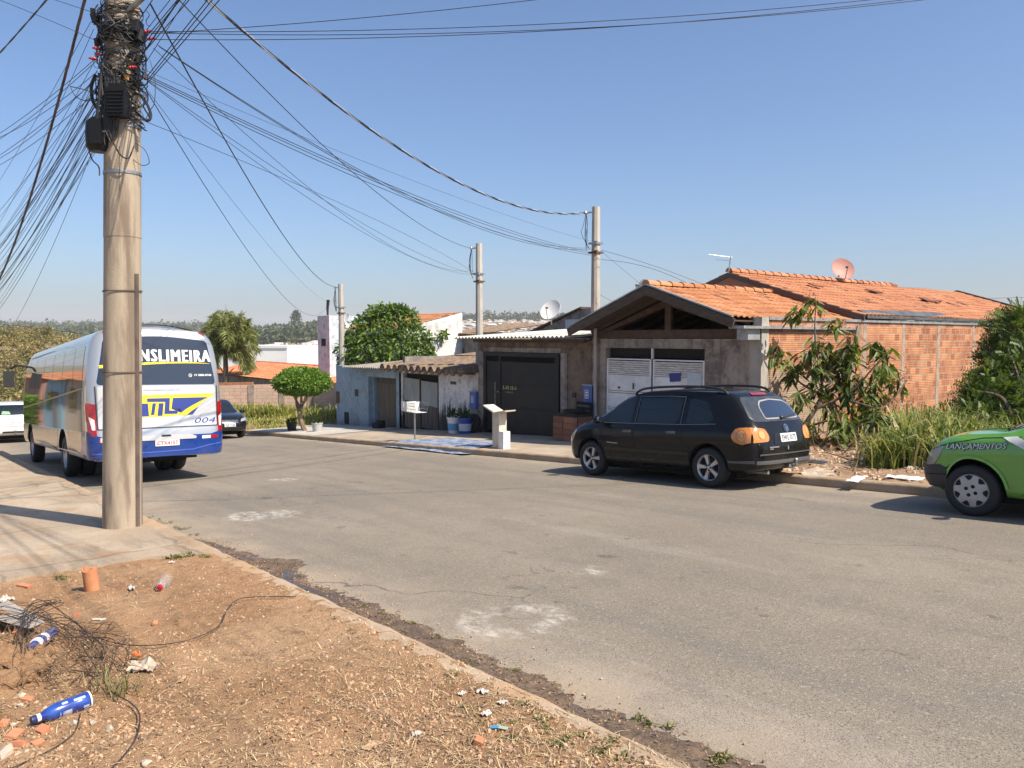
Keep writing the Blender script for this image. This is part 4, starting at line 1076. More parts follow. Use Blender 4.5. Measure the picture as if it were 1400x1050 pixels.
def text_mesh(txt, size, bold=0, shear=0, sx=1, spacing=1):
    cu_ = bpy.data.curves.new('letters', 'FONT'); cu_.body = txt; cu_.size = size; cu_.offset = bold; cu_.shear = shear; cu_.space_character = spacing; cu_.resolution_u = 2
    o = bpy.data.objects.new('letters', cu_); C.objects.link(o); bpy.context.view_layer.update()
    me = bpy.data.meshes.new_from_object(o.evaluated_get(bpy.context.evaluated_depsgraph_get()))
    bpy.data.objects.remove(o); bpy.data.curves.remove(cu_)
    xs_ = [v.co.x for v in me.vertices]; ys_ = [v.co.y for v in me.vertices]
    return me, min(xs_), max(xs_), min(ys_), max(ys_)
def fit_text(txt, a0, b0, a1, b1, bold=0, shear=0, spacing=1):
    """text fitted into a box; returns mesh and a mapping"""
    me, x0, x1, y0, y1 = text_mesh(txt, 1, bold, shear, 1, spacing)
    def xf(x, y): u = (x - x0) / (x1 - x0); v = (y - y0) / (y1 - y0); return (a0 + (a1 - a0) * u, b0 + (b1 - b0) * v)
    return me, xf

def wheel_mesh(r, wdt, parent, x, y, side, style, rimmat=m_alloy, rr=.62, spin=0):
    """tyre with rim as sub-part; side +1 left"""
    Mx = Matrix.Translation((0, 0, 0)) @ Matrix.Rotation(-PI / 2 * side, 4, 'X')
    b = MB(); h = wdt / 2; ri = r * rr
    b.lathe([(ri, -h * .9), (ri + .015, -h), (r - .035, -h), (r - .012, -h * .85), (r, -h * .6), (r + .001, 0), (r, h * .6), (r - .012, h * .85), (r - .035, h), (ri + .03, h * 1.02), (ri + .01, h * .98), (ri, h * .85)], 40, Mx, closed=True)
    tyre = b.build('wheel', m_tyre, parent, smooth=True, angle=50, loc=(x, y, r))
    b = MB(); b.m = 1; b.lathe([(0.001, h * .2), (ri, h * .2), (ri, -h * .8)], 32, Mx, cap0=False, cap1=False)
    b.m = 0; b.lathe([(ri * .90, h * .45), (ri * .93, h * .80), (ri * .985, h * .92), (ri * 1.01, h * .80), (ri * 1.0, h * .2)], 40, Mx, cap0=False, cap1=False)
    def P(a, q, z): return Mx @ V((math.cos(a) * q, math.sin(a) * q, z))
    if style in ('five', 'seven'):
        ns = 5 if style == 'five' else 7
        for i in range(ns):
            a = spin + 2 * PI * i / ns + PI / 2
            w0, w1 = (.40, .20) if ns == 5 else (.42, .17)
            pr = [(ri * .16, w0 * 1.3), (ri * .45, w1 * 1.25), (ri * .75, w1 * .95), (ri * .96, w1 * 1.15)]
            zz = [h * .70, h * .70, h * .68, h * .78]
            for (q0, z0), (q1, z1) in zip(zip(pr, zz), list(zip(pr, zz))[1:]):
                A = [P(a - q0[1], q0[0], z0), P(a + q0[1], q0[0], z0), P(a + q1[1], q1[0], z1), P(a - q1[1], q1[0], z1)]
                Bq = [P(a - q0[1] * 1.1, q0[0], z0 - h * .4), P(a + q0[1] * 1.1, q0[0], z0 - h * .4), P(a + q1[1] * 1.1, q1[0], z1 - h * .4), P(a - q1[1] * 1.1, q1[0], z1 - h * .4)]
                A = [b.pt(q) for q in A]; Bq = [b.pt(q) for q in Bq]; b.face(A); b.face([A[0], A[3], Bq[3], Bq[0]]); b.face([A[2], A[1], Bq[1], Bq[2]])
        b.lathe([(ri * .30, h * .4), (ri * .27, h * .73), (ri * .2, h * .78)], 20, Mx); 
        b.m = 1
        for i in range(5): 
            a = spin + 2 * PI * (i + .5) / 5 + PI / 2; b.lathe([(.014, 0), (.014, .012)], 8, Matrix.Translation(P(a, ri * .2, h * .775)) @ Mx)
    elif style == 'cover':   # plastic wheel cover with slots round the edge and four bolt wells
        b.lathe([(ri * .985, h * .75), (ri * .93, h * .95), (ri * .5, h * 1.02), (.001, h * 1.0)], 40, Mx, cap0=False, cap1=False)
        b.m = 1
        for i in range(7):
            a = spin + 2 * PI * i / 7
            pts = [P(a - .26, ri * .90, h * .985), P(a, ri * .93, h * .965), P(a + .26, ri * .90, h * .985), P(a + .16, ri * .70, h * 1.01), P(a, ri * .62, h * 1.022), P(a - .16, ri * .70, h * 1.01)]
            b.poly(pts)
        for i in range(4): b.lathe([(.020, 0), (.020, .004)], 10, Matrix.Translation(P(spin + PI / 4 + i * PI / 2, ri * .28, h * 1.02)) @ Mx)
    else:   # lorry wheel, dished
        b.lathe([(ri * .95, h * .7), (ri * .8, h * .35), (ri * .45, h * .3), (ri * .4, h * .75), (ri * .25, h * .85), (.001, h * .85)], 32, Mx, cap0=False, cap1=False)
        b.m = 1
        for i in range(8): b.lathe([(.03, 0), (.03, .004)], 10, Matrix.Translation(P(2 * PI * i / 8, ri * .62, h * .36)) @ Mx)
    rim = b.build('rim', [rimmat, m_dark], tyre, smooth=True, angle=35)
    return tyre

def cut_wells(mb, mats, parent, wells, wmax, name='body', angle=35, depth=.34):
    """cut wheel arches out of a closed body"""
    tmp = mb.build(name, mats, None)
    b = MB(); b.m = 1
    for (x, z, r) in wells:
        for sd_ in (1, -1):
            b.lathe([(r, (wmax - depth)), (r, wmax + .2)], 40, Matrix.Translation((x, 0, z)) @ Matrix.Rotation(-PI / 2 * sd_, 4, 'X'))
    cut = b.build('cutter', mats)
    bm = bmesh.new(); bm.from_mesh(tmp.data); bmesh.ops.remove_doubles(bm, verts=bm.verts, dist=1e-5); bmesh.ops.recalc_face_normals(bm, faces=bm.faces)
    if bm.calc_volume(signed=True) < 0: bmesh.ops.reverse_faces(bm, faces=bm.faces)
    bm.to_mesh(tmp.data); bm.free()
    bm = bmesh.new(); bm.from_mesh(cut.data); bmesh.ops.recalc_face_normals(bm, faces=bm.faces); bm.to_mesh(cut.data); bm.free()
    mod = tmp.modifiers.new('arches', 'BOOLEAN'); mod.object = cut; mod.operation = 'DIFFERENCE'; mod.solver = 'EXACT'; mod.use_self = True; mod.use_hole_tolerant = True
    bpy.context.view_layer.update()
    me = bpy.data.meshes.new_from_object(tmp.evaluated_get(bpy.context.evaluated_depsgraph_get()))
    me.name = name
    bpy.data.objects.remove(cut); bpy.data.objects.remove(tmp)
    me.polygons.foreach_set('use_smooth', [True] * len(me.polygons)); me.set_sharp_from_angle(angle=math.radians(angle))
    o = bpy.data.objects.new(name, me); C.objects.link(o); o.parent = parent; return o

def on_road(x, y, heading, scale=1.0, zf=road_z):
    """matrix of a vehicle standing on the sloping road; heading +1 faces uphill (+X)"""
    fx = V((heading, 0, heading * GR)).normalized(); left0 = V((0, heading, -.027 * heading))
    left = (left0 - fx * left0.dot(fx)).normalized(); up = fx.cross(left)
    m = Matrix((fx, left, up)).transposed().to_4x4() * scale; m[3][3] = 1
    m.translation = V((x, y, zf(x, y))); return m

def paint(name, col, rough=.22, flake=0, dirt=None, coat=1.0):
    m, nt, b = new_mat(name); k = N(nt); co = k.coord(); s = k.sep(co)
    c = (*col, 1)
    if dirt:
        f = k.m('MULTIPLY', k.ss(k.noise(co, 3, 7, .65), .35, .75), k.ss(s[2], .75, .25, .25, 1))
        c = k.mix(k.m('MULTIPLY', f, .55), c, (*dirt, 1)); k.put(b.inputs['Roughness'], k.m('ADD', rough, k.m('MULTIPLY', f, .45)))
    else: b.inputs['Roughness'].default_value = rough
    k.put(b.inputs['Base Color'], c); b.inputs['Metallic'].default_value = flake
    b.inputs['Coat Weight'].default_value = coat; b.inputs['Specular IOR Level'].default_value = .5 * coat; b.inputs['Coat Roughness'].default_value = .03; b.inputs['Coat IOR'].default_value = 1.5
    return m

CAR_RING = lambda zb, zbelt, zt, wb, wt: [(0, zb), (wb * .78, zb), (wb * .93, zb + .035), (wb * .975, zb + .13), (wb * .995, zb + (zbelt - zb) * .45), (wb, zb + (zbelt - zb) * .68), (wb * .985, zbelt - .05), (wb * .955, zbelt + .0), (wb * .955 + (wt + .045 - wb * .955) * .55, zbelt + max(.004, (zt - zbelt - .05) * .55)), (wt + .04, zt - min(.07, max(.012, (zt - zbelt) * .3))), (wt - .03, zt - .012), (wt * .55, zt + .012), (0, zt + .02)]

def car(name, label, mat4, keys, pnt, wheels, wr, style, rim=m_alloy, spec=None, wmax=.82, b0=.08, b1=.13, tyre_w=.19, rr=.62, group=None, wellr=None, low=False, xmap=None):
    root = thing(name, label, 'car', mat=mat4, group=group)
    if xmap: keys = [(xmap(k[0]),) + tuple(k[1:]) for k in keys]
    if low: keys = [(k[0], k[1], k[2] * .985, (k[3] * .965 if k[3] > 1 else k[3] * .98), k[4], k[5]) for k in keys]
    x0, x1 = keys[0][0], keys[-1][0]
    xs_ = sorted(set([k[0] for k in keys] + [x0 + (x1 - x0) * i / 64 for i in range(65)]))
    half = lambda x: CAR_RING(*[interp(keys, x, c) for c in range(1, 6)])
    mb = loft_body(xs_, half, 40, b0, b1, wmax=wmax)
    sk = Skin(mb); sk.xm = xmap
    wellr = wellr or wr + .055
    cut_wells(mb, [pnt, m_dark], root, [(x, wr + .01, wellr) for x in wheels], wmax)
    for x in wheels:
        for s_ in (1, -1): wheel_mesh(wr, tyre_w, root, x, s_ * (wmax - tyre_w / 2 - .015), s_, style, rim, rr, spin=.3 * x)
    b = MB(); b.bx(x0 + .5, x1 - .5, -.5, .5, .14, .30)
    for x in wheels: b.tube([(x, -wmax + .2, wr), (x, wmax - .2, wr)], .05, n=8)
    b.build('underbody', m_dark, root)
    return root, sk

# ================= black estate car
P_BLACK = paint('black_car_paint', (.006, .0065, .008), .16, 0, (.020, .018, .016), .34)
k_est = [(-2.125, .40, .56, .62, .60, .52), (-2.10, .34, .70, .78, .68, .58), (-2.05, .30, .84, .93, .755, .62), (-1.96, .27, .90, 1.06, .79, .62), (-1.83, .25, .925, 1.22, .81, .605), (-1.68, .24, .935, 1.37, .82, .59), (-1.52, .24, .94, 1.465, .825, .58), (-1.2, .235, .94, 1.51, .83, .58), (-.5, .23, .93, 1.53, .83, .59), (.2, .23, .92, 1.51, .83, .585), (.55, .23, .915, 1.43, .83, .58), (.9, .23, .91, 1.255, .83, .60), (1.2, .23, .905, 1.08, .83, .65), (1.36, .24, .895, 1.00, .825, .68), (1.6, .25, .865, .945, .81, .68), (1.85, .26, .80, .87, .775, .62), (2.0, .28, .70, .775, .69, .55), (2.07, .32, .58, .65, .60, .46), (2.10, .38, .48, .54, .50, .38)]
SC = 1.04
exm = lambda x: 1.29 + (x - 1.29) * .84 if x > 1.29 else (-1.2 + (x + 1.2) * .87 if x < -1.2 else x)
fx_ = (road_pt(968, 667) + road_pt(811.5, 648.5)) / 2
mt = on_road(-8.60, 9.86 + .82 * SC - .02, -1, SC)
est, sk = car('estate_car', 'black estate car with orange tail lamps parked before the white gate', mt, k_est, P_BLACK, (-1.20, 1.29), .305, 'five', wmax=.825, tyre_w=.195, rr=.66, low=True, xmap=exm, b0=.065, b1=.10)
m_bl_glass = M('dark_side_glass', (.010, .016, .020), .03, spec=.55)
for sd_ in ('L', 'R'):
    sk.decal('side_window', sd_, [rpoly([(.93, .96), (.36, .955), (.33, 1.335), (.47, 1.31), (.68, 1.19)], [.03, .02, .03, .05, .1])], m_bl_glass, est)
    sk.decal('side_window', sd_, [rpoly([(.22, .955), (-.58, .955), (-.64, 1.05), (-.66, 1.35), (.20, 1.355)], [.02, .03, .1, .06, .04])], m_bl_glass, est)
    sk.decal('side_window', sd_, [rpoly([(-.79, .965), (-1.22, .975), (-1.31, 1.02), (-1.13, 1.30), (-.80, 1.345)], [.03, .04, .1, .09, .03])], m_bl_glass, est)
    sk.line('window_trim', sd_, [[(.98, .94), (.2, .936), (-.7, .94), (-1.36, .96)], [(-.69, .955), (-.71, 1.365), (-.4, 1.38), (.24, 1.38), (.26, .955)]], M('trim_grey', (.16, .16, .17), .3, .5), est, .011, .008)
    sk.line('door_seam', sd_, [[(1.02, .93), (1.0, .5), (.92, .30)], [(.28, .93), (.26, .32)], [(-.70, .93), (-.74, .70), (-.88, .56), (-.93, .40)], [(.92, .31), (-.80, .30)]], m_seam, est, .007)
    sk.decal('side_moulding', sd_, [[(.93, .475), (.93, .52), (-.85, .52), (-.85, .475)]], M('black_moulding', (.010, .010, .011), .3), est, .012)
    sk.decal('door_handle', sd_, [rpoly([(.31, .785), (.49, .785), (.49, .825), (.31, .83)], .015)], M('handle_black', (.03, .03, .032), .25, coat=1), est, .022)
    sk.decal('door_handle', sd_, [rpoly([(-.62, .795), (-.44, .795), (-.44, .835), (-.62, .84)], .015)], bpy.data.materials['handle_black'], est, .022)
    sk.line('door_badge', sd_, [[(.86, .61), (.62, .60)]], M('badge_grey', (.34, .34, .35), .3, .6), est, .016, .014)
    sk.decal('tail_lamp', sd_, [rpoly([(-1.69, .80), (-1.74, .71), (-1.90, .665), (-2.04, .70), (-2.04, .92), (-1.78, .915)], [.06, .06, .05, .0, .0, .08])], m_amber, est, .012)
    sk.decal('headlamp', sd_, [rpoly([(1.72, .80), (1.98, .66), (2.02, .56), (1.86, .60)], .03)], m_lampglass, est, .010)
for y_ in (-1, 1):
    P_ = [(.745 * y_, .70), (.48 * y_, .71), (.45 * y_, .78), (.50 * y_, .895), (.725 * y_, .915)]
    sk.decal('tail_lamp', 'B', [rpoly(P_, [0, .05, .05, .05, 0])], m_amber, est, .012)
    sk.decal('lamp_lens', 'B', [ell(.60 * y_, .81, .055, .06)], M('pale_amber', (.66, .33, .10), .12, coat=1), est, .018)
sk.decal('lamp_lens', 'L', [ell(-1.90, .80, .07, .08)], bpy.data.materials['pale_amber'], est, .02)
sk.decal('lamp_lens', 'R', [ell(-1.90, .80, .07, .08)], bpy.data.materials['pale_amber'], est, .02)
for sd_ in ('L', 'R'):
    sk.line('lamp_ring', sd_, [ell(-1.90, .80, .07, .08) + [(-1.83, .80)], ell(-1.90, .80, .035, .04) + [(-1.865, .80)]], M('ring_amber', (.44, .16, .035), .3, coat=1), est, .012, .022)  # darker amber rings drawn round the lens
    sk.line('lamp_edge', sd_, [rpoly([(-1.69, .80), (-1.74, .71), (-1.90, .665), (-2.04, .70)], [0, .06, .05, 0]), rpoly([(-2.04, .92), (-1.78, .915), (-1.69, .80)], [0, .06, 0])], m_seam, est, .008, .014)
    sk.line('fuel_flap' if sd_ == 'R' else 'rear_seam', sd_, [[(-1.55, .98), (-1.62, .93), (-1.69, .82)]], m_seam, est, .006)
    sk.line('sill_sheen_line', sd_, [[(.9, .36), (-.86, .36)]], M('sill_sheen', (.03, .03, .032), .25), est, .014, .006)  # lighter strip painted along the sill as its sheen
sk.decal('rear_window', 'B', [rpoly([(-.66, .99), (.66, .99), (.56, 1.355), (-.56, 1.355)], [.10, .10, .10, .10], 6)], M('dusty_glass', (.050, .054, .058), .16, col2=(.032, .036, .04), vs=5, spec=.6), est, .006)
# wiped part of the dusty rear window
pts = [(.40 - .80 * t, 1.03) for t in (0, 1)] + [(-.40, 1.22), (-.30, 1.285), (0, 1.31), (.26, 1.285), (.36, 1.21)]
pts = [(a * 1.12 - .10, b_) for a, b_ in pts]
ring = rpoly(pts, .05)
sk.line('wiped_edge', 'B', [ring + [ring[0]]], M('window_dust', (.26, .25, .23), .8), est, .018, .009)
sk.decal('wiped_glass', 'B', [ring], M('clean_glass', (.010, .016, .03), .015, coat=1, spec=.8), est, .0085)
sk.decal('brake_lamp', 'B', [rpoly([(-.20, 1.378), (.20, 1.378), (.19, 1.41), (-.19, 1.41)], .01)], m_red, est, .012)
sk.line('tailgate_seam', 'B', [[(-.70, .99), (-.50, .92), (-.47, .70), (-.50, .52), (.50, .52), (.47, .70), (.50, .92), (.70, .99)]], m_seam, est, .01)
sk.decal('plate_recess', 'B', [rpoly([(-.36, .665), (.36, .665), (.32, .825), (-.32, .825)], .04)], M('recess_black', (.006, .006, .007), .35), est, .006)
sk.decal('number_plate', 'B', [rpoly([(-.205, .69), (.205, .69), (.205, .81), (-.205, .81)], .01)], m_plate, est, .022)
me, xf = fit_text('EWG 0175', .175, .71, -.175, .79); sk.decal_mesh('plate_text', 'B', me, xf, m_plate_ink, est, .027)
sk.decal('badge', 'B', [ell(0, .885, .055, .055)], m_chrome, est, .016)
sk.decal('badge_ground', 'B', [ell(0, .885, .044, .044)], m_seam, est, .019)
sk.line('badge_letters', 'B', [[(.024, .915), (0, .885), (-.024, .915)], [(.034, .895), (.016, .852), (0, .88), (-.016, .852), (-.034, .895)]], m_chrome, est, .009, .022)
sk.decal('lower_emblem', 'B', [ell(.04, .60, .016, .03)], bpy.data.materials['badge_grey'], est, .014)
sk.line('tailgate_badge', 'B', [[(.47, .625), (.27, .625)], [(.47, .60), (.40, .60)]], bpy.data.materials['badge_grey'], est, .014, .012)
sk.line('bumper_edge', 'B', [[(-.66, .525), (.66, .525)]], M('bumper_grey', (.07, .07, .072), .4), est, .02, .014)
sk.decal('bumper_strip', 'B', [rpoly([(-.70, .385), (.70, .385), (.70, .435), (-.70, .435)], .01)], M('bumper_strip_grey', (.085, .085, .088), .45), est, .014)
for sd_ in ('L', 'R'): sk.decal('bumper_strip', sd_, [rpoly([(-1.62, .40), (-2.07, .40), (-2.07, .44), (-1.62, .43)], .008)], bpy.data.materials['bumper_strip_grey'], est, .012)
sk.decal('windscreen', 'F', [rpoly([(-.70, 1.00), (.70, 1.00), (.56, 1.385), (-.56, 1.385)], .08, 5)], m_bl_glass, est, .006)
sk.decal('grille', 'F', [rpoly([(-.40, .52), (.40, .52), (.44, .62), (-.44, .62)], .03)], m_black, est, .010)
b = MB()
p, n_ = sk.hit('B', -.02, 1.03); p = p + n_ * .02
b.tube([p, p + V((-.01, -.12, .01)), p + V((.0, -.42, .05))], .013, .008, n=6); b.lathe([(.03, 0), (.03, .02), (.01, .035)], 12, Matrix.Translation(p) @ Matrix.Rotation(-PI / 2, 4, 'Y')); b.build('rear_wiper', m_black, est)
for y_ in (-1, 1):
    b = MB(); z_ = lambda x: interp(k_est, x, 3) * .965
    b.tube(bez([(.42, .565 * y_, z_(.42) - .01), (.34, .575 * y_, z_(.34) + .035), (.1, .585 * y_, 1.52), (-.5, .59 * y_, 1.535), (-1.1, .585 * y_, 1.515), (-1.34, .575 * y_, z_(-1.40) + .03), (-1.42, .565 * y_, z_(-1.50) - .02)], 5), .020, n=8); b.build('roof_rail', m_black, est, smooth=True)
    b = MB(); b.blob((.98, .93 * y_, 1.0), .1, .05, sub=3, squash=(.75, 1.05, .72)); b.tube([(1.0, .80 * y_, .95), (.99, .90 * y_, .97)], .03, n=8); mr = b.build('door_mirror', P_BLACK, est, smooth=True)
    b = MB(); b.prism([(.900, .93 * y_ + .075 * math.cos(a), 1.0 + .05 * math.sin(a)) for a in [2 * PI * i / 16 for i in range(16)]], (.012, 0, 0)); b.build('mirror_glass', m_chrome, mr)
b = MB(); b.tube([(-1.7, -.12, .30), (-2.04, -.12, .30), (-2.10, -.12, .33), (-2.10, -.12, .385)], .022, n=8); b.blob((-2.10, -.12, .41), .032, 0, sub=2)
b.box((-2.0, -.12, .33), (.1, .2, .05)); b.build('tow_hitch', m_steel, est, smooth=True)
b = MB(); b.tube([(-1.6, .38, .24), (-1.96, .38, .25)], .03, n=10); b.build('exhaust_pipe', m_steel, est, smooth=True)

# ================= green hatchback at the right
P_GREEN = paint('green_car_paint', (.11, .32, .035), .22, 0, (.17, .18, .07))
k_hat = [(-1.88, .38, .56, .62, .58, .50), (-1.85, .32, .74, .82, .68, .56), (-1.78, .28, .86, 1.00, .74, .58), (-1.62, .25, .89, 1.25, .78, .57), (-1.42, .235, .90, 1.385, .79, .56), (-1.1, .23, .90, 1.43, .795, .565), (-.5, .225, .89, 1.45, .80, .57), (-.1, .22, .885, 1.42, .80, .565), (.18, .22, .88, 1.33, .80, .565), (.46, .22, .88, 1.13, .80, .60), (.68, .225, .875, .99, .80, .65), (.80, .23, .87, .95, .795, .67), (1.25, .235, .845, .915, .785, .66), (1.5, .25, .79, .86, .76, .62), (1.66, .27, .71, .785, .70, .56), (1.76, .30, .60, .68, .61, .48), (1.82, .34, .52, .58, .52, .40), (1.84, .40, .47, .51, .44, .34)]
SCG = 1.06
hxm = lambda x: 1.12 + (x - 1.12) * .78 if x > 1.12 else x
mt = on_road(-3.57 + 1.12 * SCG, 9.80 + .8 * SCG - .02, -1, SCG)
hat, sk = car('hatchback_car', 'bright green hatchback with lettered fender at the right edge', mt, k_hat, P_GREEN, (-1.20, 1.12), .285, 'cover', M('wheel_cover_silver', (.42, .42, .43), .4, .5, col2=(.34, .34, .34), vs=5), wmax=.795, tyre_w=.175, rr=.66, b1=.08, wellr=.345, xmap=hxm)
m_gr_glass = M('green_tinted_glass', (.008, .05, .035), .04, coat=.5, spec=.6)
for sd_ in ('L', 'R'):
    sk.decal('side_window', sd_, [rpoly([(.52, .915), (.0, .905), (-.02, 1.33), (.06, 1.29), (.28, 1.14)], [.03, .02, .03, .05, .1])], m_gr_glass, hat)
    sk.decal('side_window', sd_, [rpoly([(-.08, .905), (-.90, .905), (-.98, 1.30), (-.1, 1.34)], [.02, .03, .1, .04])], m_gr_glass, hat)
    sk.line('door_seam', sd_, [[(.50, .90), (.55, .70), (.50, .46), (.40, .28)], [(-.25, .9), (-.28, .3)], [(.62, .285), (-.7, .27)]], m_seam, hat, .008)
    sk.line('bonnet_seam', sd_, [[(1.70, .715), (1.4, .80), (1.0, .872), (.62, .895)]], m_seam, hat, .009)
    sk.decal('white_stripe', sd_, [[(.80, .885), (.66, .90), (.48, .80), (.32, .77), (.1, .77), (.1, .70), (.34, .70), (.55, .75)]], M('white_stripe', (.62, .62, .60), .4), hat, .006)
    f_ = 1 if sd_ == 'L' else -1
    sk.decal('headlamp', sd_, [rpoly([(1.47, .775), (1.66, .715), (1.79, .60), (1.77, .53), (1.66, .535), (1.56, .62)], [.05, .04, .03, .03, .05, .06])], M('clouded_lamp', (.36, .34, .27), .2, coat=.8, col2=(.28, .26, .2), vs=9), hat, .010)
    sk.decal('front_bumper', sd_, [rpoly([(1.43, .52), (1.56, .56), (1.68, .545), (1.845, .52), (1.845, .30), (1.72, .22), (1.46, .225)], [.02, .03, .02, 0, .0, .05, .02])], M('grey_bumper', (.030, .031, .033), .55), hat, .016)
    sk.line('bumper_line', sd_, [[(1.45, .455), (1.84, .43)]], m_seam, hat, .012, .019)
    sk.line('arch_lip', sd_, [[(1.12 + .362 * math.cos(a), .295 + .362 * math.sin(a)) for a in [PI * .04 + PI * .92 * i / 24 for i in range(25)]]], M('arch_green', (.13, .40, .06), .25, coat=1), hat, .03, .012)
    ink = M('lettering_white', (.66, .66, .66), .4); ink2 = M('lettering_outline', (.03, .04, .05), .5)
    xa, xb = (1.36, .74) if sd_ == 'L' else (.74, 1.36)
    me, xf = fit_text('LANÇAMENTOS', xa, .715, xb, .80, .034, .25)
    def xf2(x, y, xf=xf, f_=f_): a, b_ = xf(x, y); return (a, b_ + (1.36 - a) * .05)
    sk.decal_mesh('fender_lettering', sd_, me, xf2, ink2, hat, .006)
    me, xf = fit_text('LANÇAMENTOS', xa, .72, xb, .79, .0, .25)
    def xf2(x, y, xf=xf, f_=f_): a, b_ = xf(x, y); return (a + .008 * f_, b_ + (1.36 - a) * .05 + .003)
    sk.decal_mesh('fender_lettering', sd_, me, xf2, ink, hat, .010)
sk.decal('front_bumper', 'F', [rpoly([(-.62, .30), (.62, .30), (.66, .54), (-.66, .54)], .02)], bpy.data.materials['grey_bumper'], hat, .016)
sk.decal('grille', 'F', [rpoly([(-.32, .57), (.32, .57), (.34, .65), (-.34, .65)], .03)], m_black, hat, .01)
sk.decal('windscreen', 'F', [rpoly([(-.66, .965), (.66, .965), (.54, 1.36), (-.54, 1.36)], .08, 5)], m_gr_glass, hat, .006)
sk.decal('rear_window', 'B', [rpoly([(-.58, 1.0), (.58, 1.0), (.5, 1.33), (-.5, 1.33)], .08, 5)], m_gr_glass, hat, .006)
for y_ in (-1, 1):
    sk.decal('tail_lamp', 'B', [rpoly([(.52 * y_, .62), (.68 * y_, .62), (.70 * y_, .90), (.56 * y_, .90)], .03)], m_red, hat, .01)
    b = MB(); b.blob((.42, .90 * y_, .97), .09, .05, sub=3, squash=(.75, 1.05, .72)); b.tube([(.44, .77 * y_, .92), (.43, .87 * y_, .95)], .026, n=8); b.build('door_mirror', m_black, hat, smooth=True)
b = MB(); b.tube([(.78, .45, .98), (.71, .2, 1.03), (.68, -.15, 1.05)], .011, n=6); b.tube([(.80, .02, .97), (.73, -.25, 1.02), (.71, -.5, 1.01)], .011, n=6); b.tube([(.82, .5, .96), (.83, -.5, .96)], .018, n=6); b.build('wiper', m_black, hat)

# ================= dark saloon down the street, facing us
P_NAVY = paint('dark_saloon_paint', (.007, .008, .011), .15, coat=.6)
k_sal = [(-2.0, .38, .56, .64, .58, .50), (-1.96, .32, .78, .90, .68, .58), (-1.85, .28, .90, .985, .76, .62), (-1.5, .25, .92, 1.02, .80, .62), (-1.25, .24, .92, 1.10, .81, .60), (-.9, .235, .92, 1.33, .82, .57), (-.5, .23, .915, 1.44, .82, .565), (.1, .225, .90, 1.44, .82, .565), (.45, .22, .895, 1.33, .82, .565), (.78, .22, .89, 1.12, .82, .60), (1.02, .225, .885, .97, .81, .67), (1.35, .235, .84, .92, .80, .66), (1.65, .26, .76, .84, .75, .60), (1.85, .29, .64, .73, .66, .50), (1.93, .34, .54, .62, .56, .42), (1.96, .40, .47, .53, .46, .36)]
fr = road_pt(322, 600)
sal, sk = car('saloon_car', 'dark saloon car parked facing us at the far kerb beyond the bus', on_road(fr.x - 1.95 - .1, 9.42, 1), k_sal, P_NAVY, (-1.25, 1.15), .30, 'five', wmax=.815)
for sd_ in ('L', 'R'):
    sk.decal('side_window', sd_, [rpoly([(.74, .925), (-.02, .925), (-.02, 1.37), (.24, 1.35), (.50, 1.19)], .04)], m_glass, sal)
    sk.decal('side_window', sd_, [rpoly([(-.10, .925), (-1.0, .94), (-.76, 1.30), (-.10, 1.37)], .05)], m_glass, sal)
    sk.decal('headlamp', sd_, [rpoly([(1.45, .76), (1.75, .70), (1.88, .60), (1.66, .61)], .03)], m_lampglass, sal, .01)
sk.decal('windscreen', 'F', [rpoly([(-.68, 1.0), (.68, 1.0), (.54, 1.40), (-.54, 1.40)], .08, 5)], m_glass, sal, .006)
sk.decal('grille', 'F', [rpoly([(-.30, .58), (.30, .58), (.34, .70), (-.34, .70)], .02)], m_black, sal, .01)
sk.line('grille_bar', 'F', [[(-.32, .645), (.32, .645)], [(-.3, .60), (.3, .60)]], m_chrome, sal, .014, .015)
sk.decal('lower_grille', 'F', [rpoly([(-.5, .34), (.5, .34), (.46, .43), (-.46, .43)], .02)], m_black, sal, .01)
sk.decal('number_plate', 'F', [[(-.2, .455), (.2, .455), (.2, .57), (-.2, .57)]], m_plate, sal, .022)
me, xf = fit_text('FLE 2930', -.17, .475, .17, .55); sk.decal_mesh('plate_text', 'F', me, xf, m_plate_ink, sal, .027)
for y_ in (-1, 1):
    sk.decal('headlamp', 'F', [rpoly([(.40 * y_, .62), (.68 * y_, .66), (.70 * y_, .78), (.46 * y_, .72)], .03)], m_lampglass, sal, .01)
    b = MB(); b.blob((.72, .92 * y_, .99), .09, .05, sub=3, squash=(.7, 1.1, .72)); b.build('door_mirror', P_NAVY, sal, smooth=True)

# ================= white hatchback beyond the bus, seen from behind
P_WHITE = paint('white_car_paint', (.66, .66, .66), .25)
wpt = road_pt(10, 606)
wh, sk = car('white_hatchback', 'white hatchback with tow ball parked ahead of the bus at the left edge', on_road(wpt.x - 1.98, 3.35, -1, 1.05), [(k[0] * 1.06, *k[1:]) for k in k_hat], P_WHITE, (-1.25, 1.22), .295, 'cover', wmax=.795)
sk.decal('rear_window', 'B', [rpoly([(-.62, .98), (.62, .98), (.52, 1.33), (-.52, 1.33)], .08, 5)], m_bl_glass, wh, .006)
p_ = [rpoly([(.40, 1.0), (.12, 1.0), (.16, 1.10), (.36, 1.12)], .02)]
sk.decal('window_sticker', 'B', p_, M('green_sticker', (.16, .30, .18), .5), wh, .011)
sk.decal('number_plate', 'B', [[(-.2, .66), (.2, .66), (.2, .77), (-.2, .77)]], m_plate, wh, .02)
me, xf = fit_text('DMS 2581', .17, .68, -.17, .75); sk.decal_mesh('plate_text', 'B', me, xf, m_plate_ink, wh, .025)
sk.line('tailgate_seam', 'B', [[(-.62, .95), (-.52, .85), (-.5, .58), (.5, .58), (.52, .85), (.62, .95)]], m_seam, wh, .01)
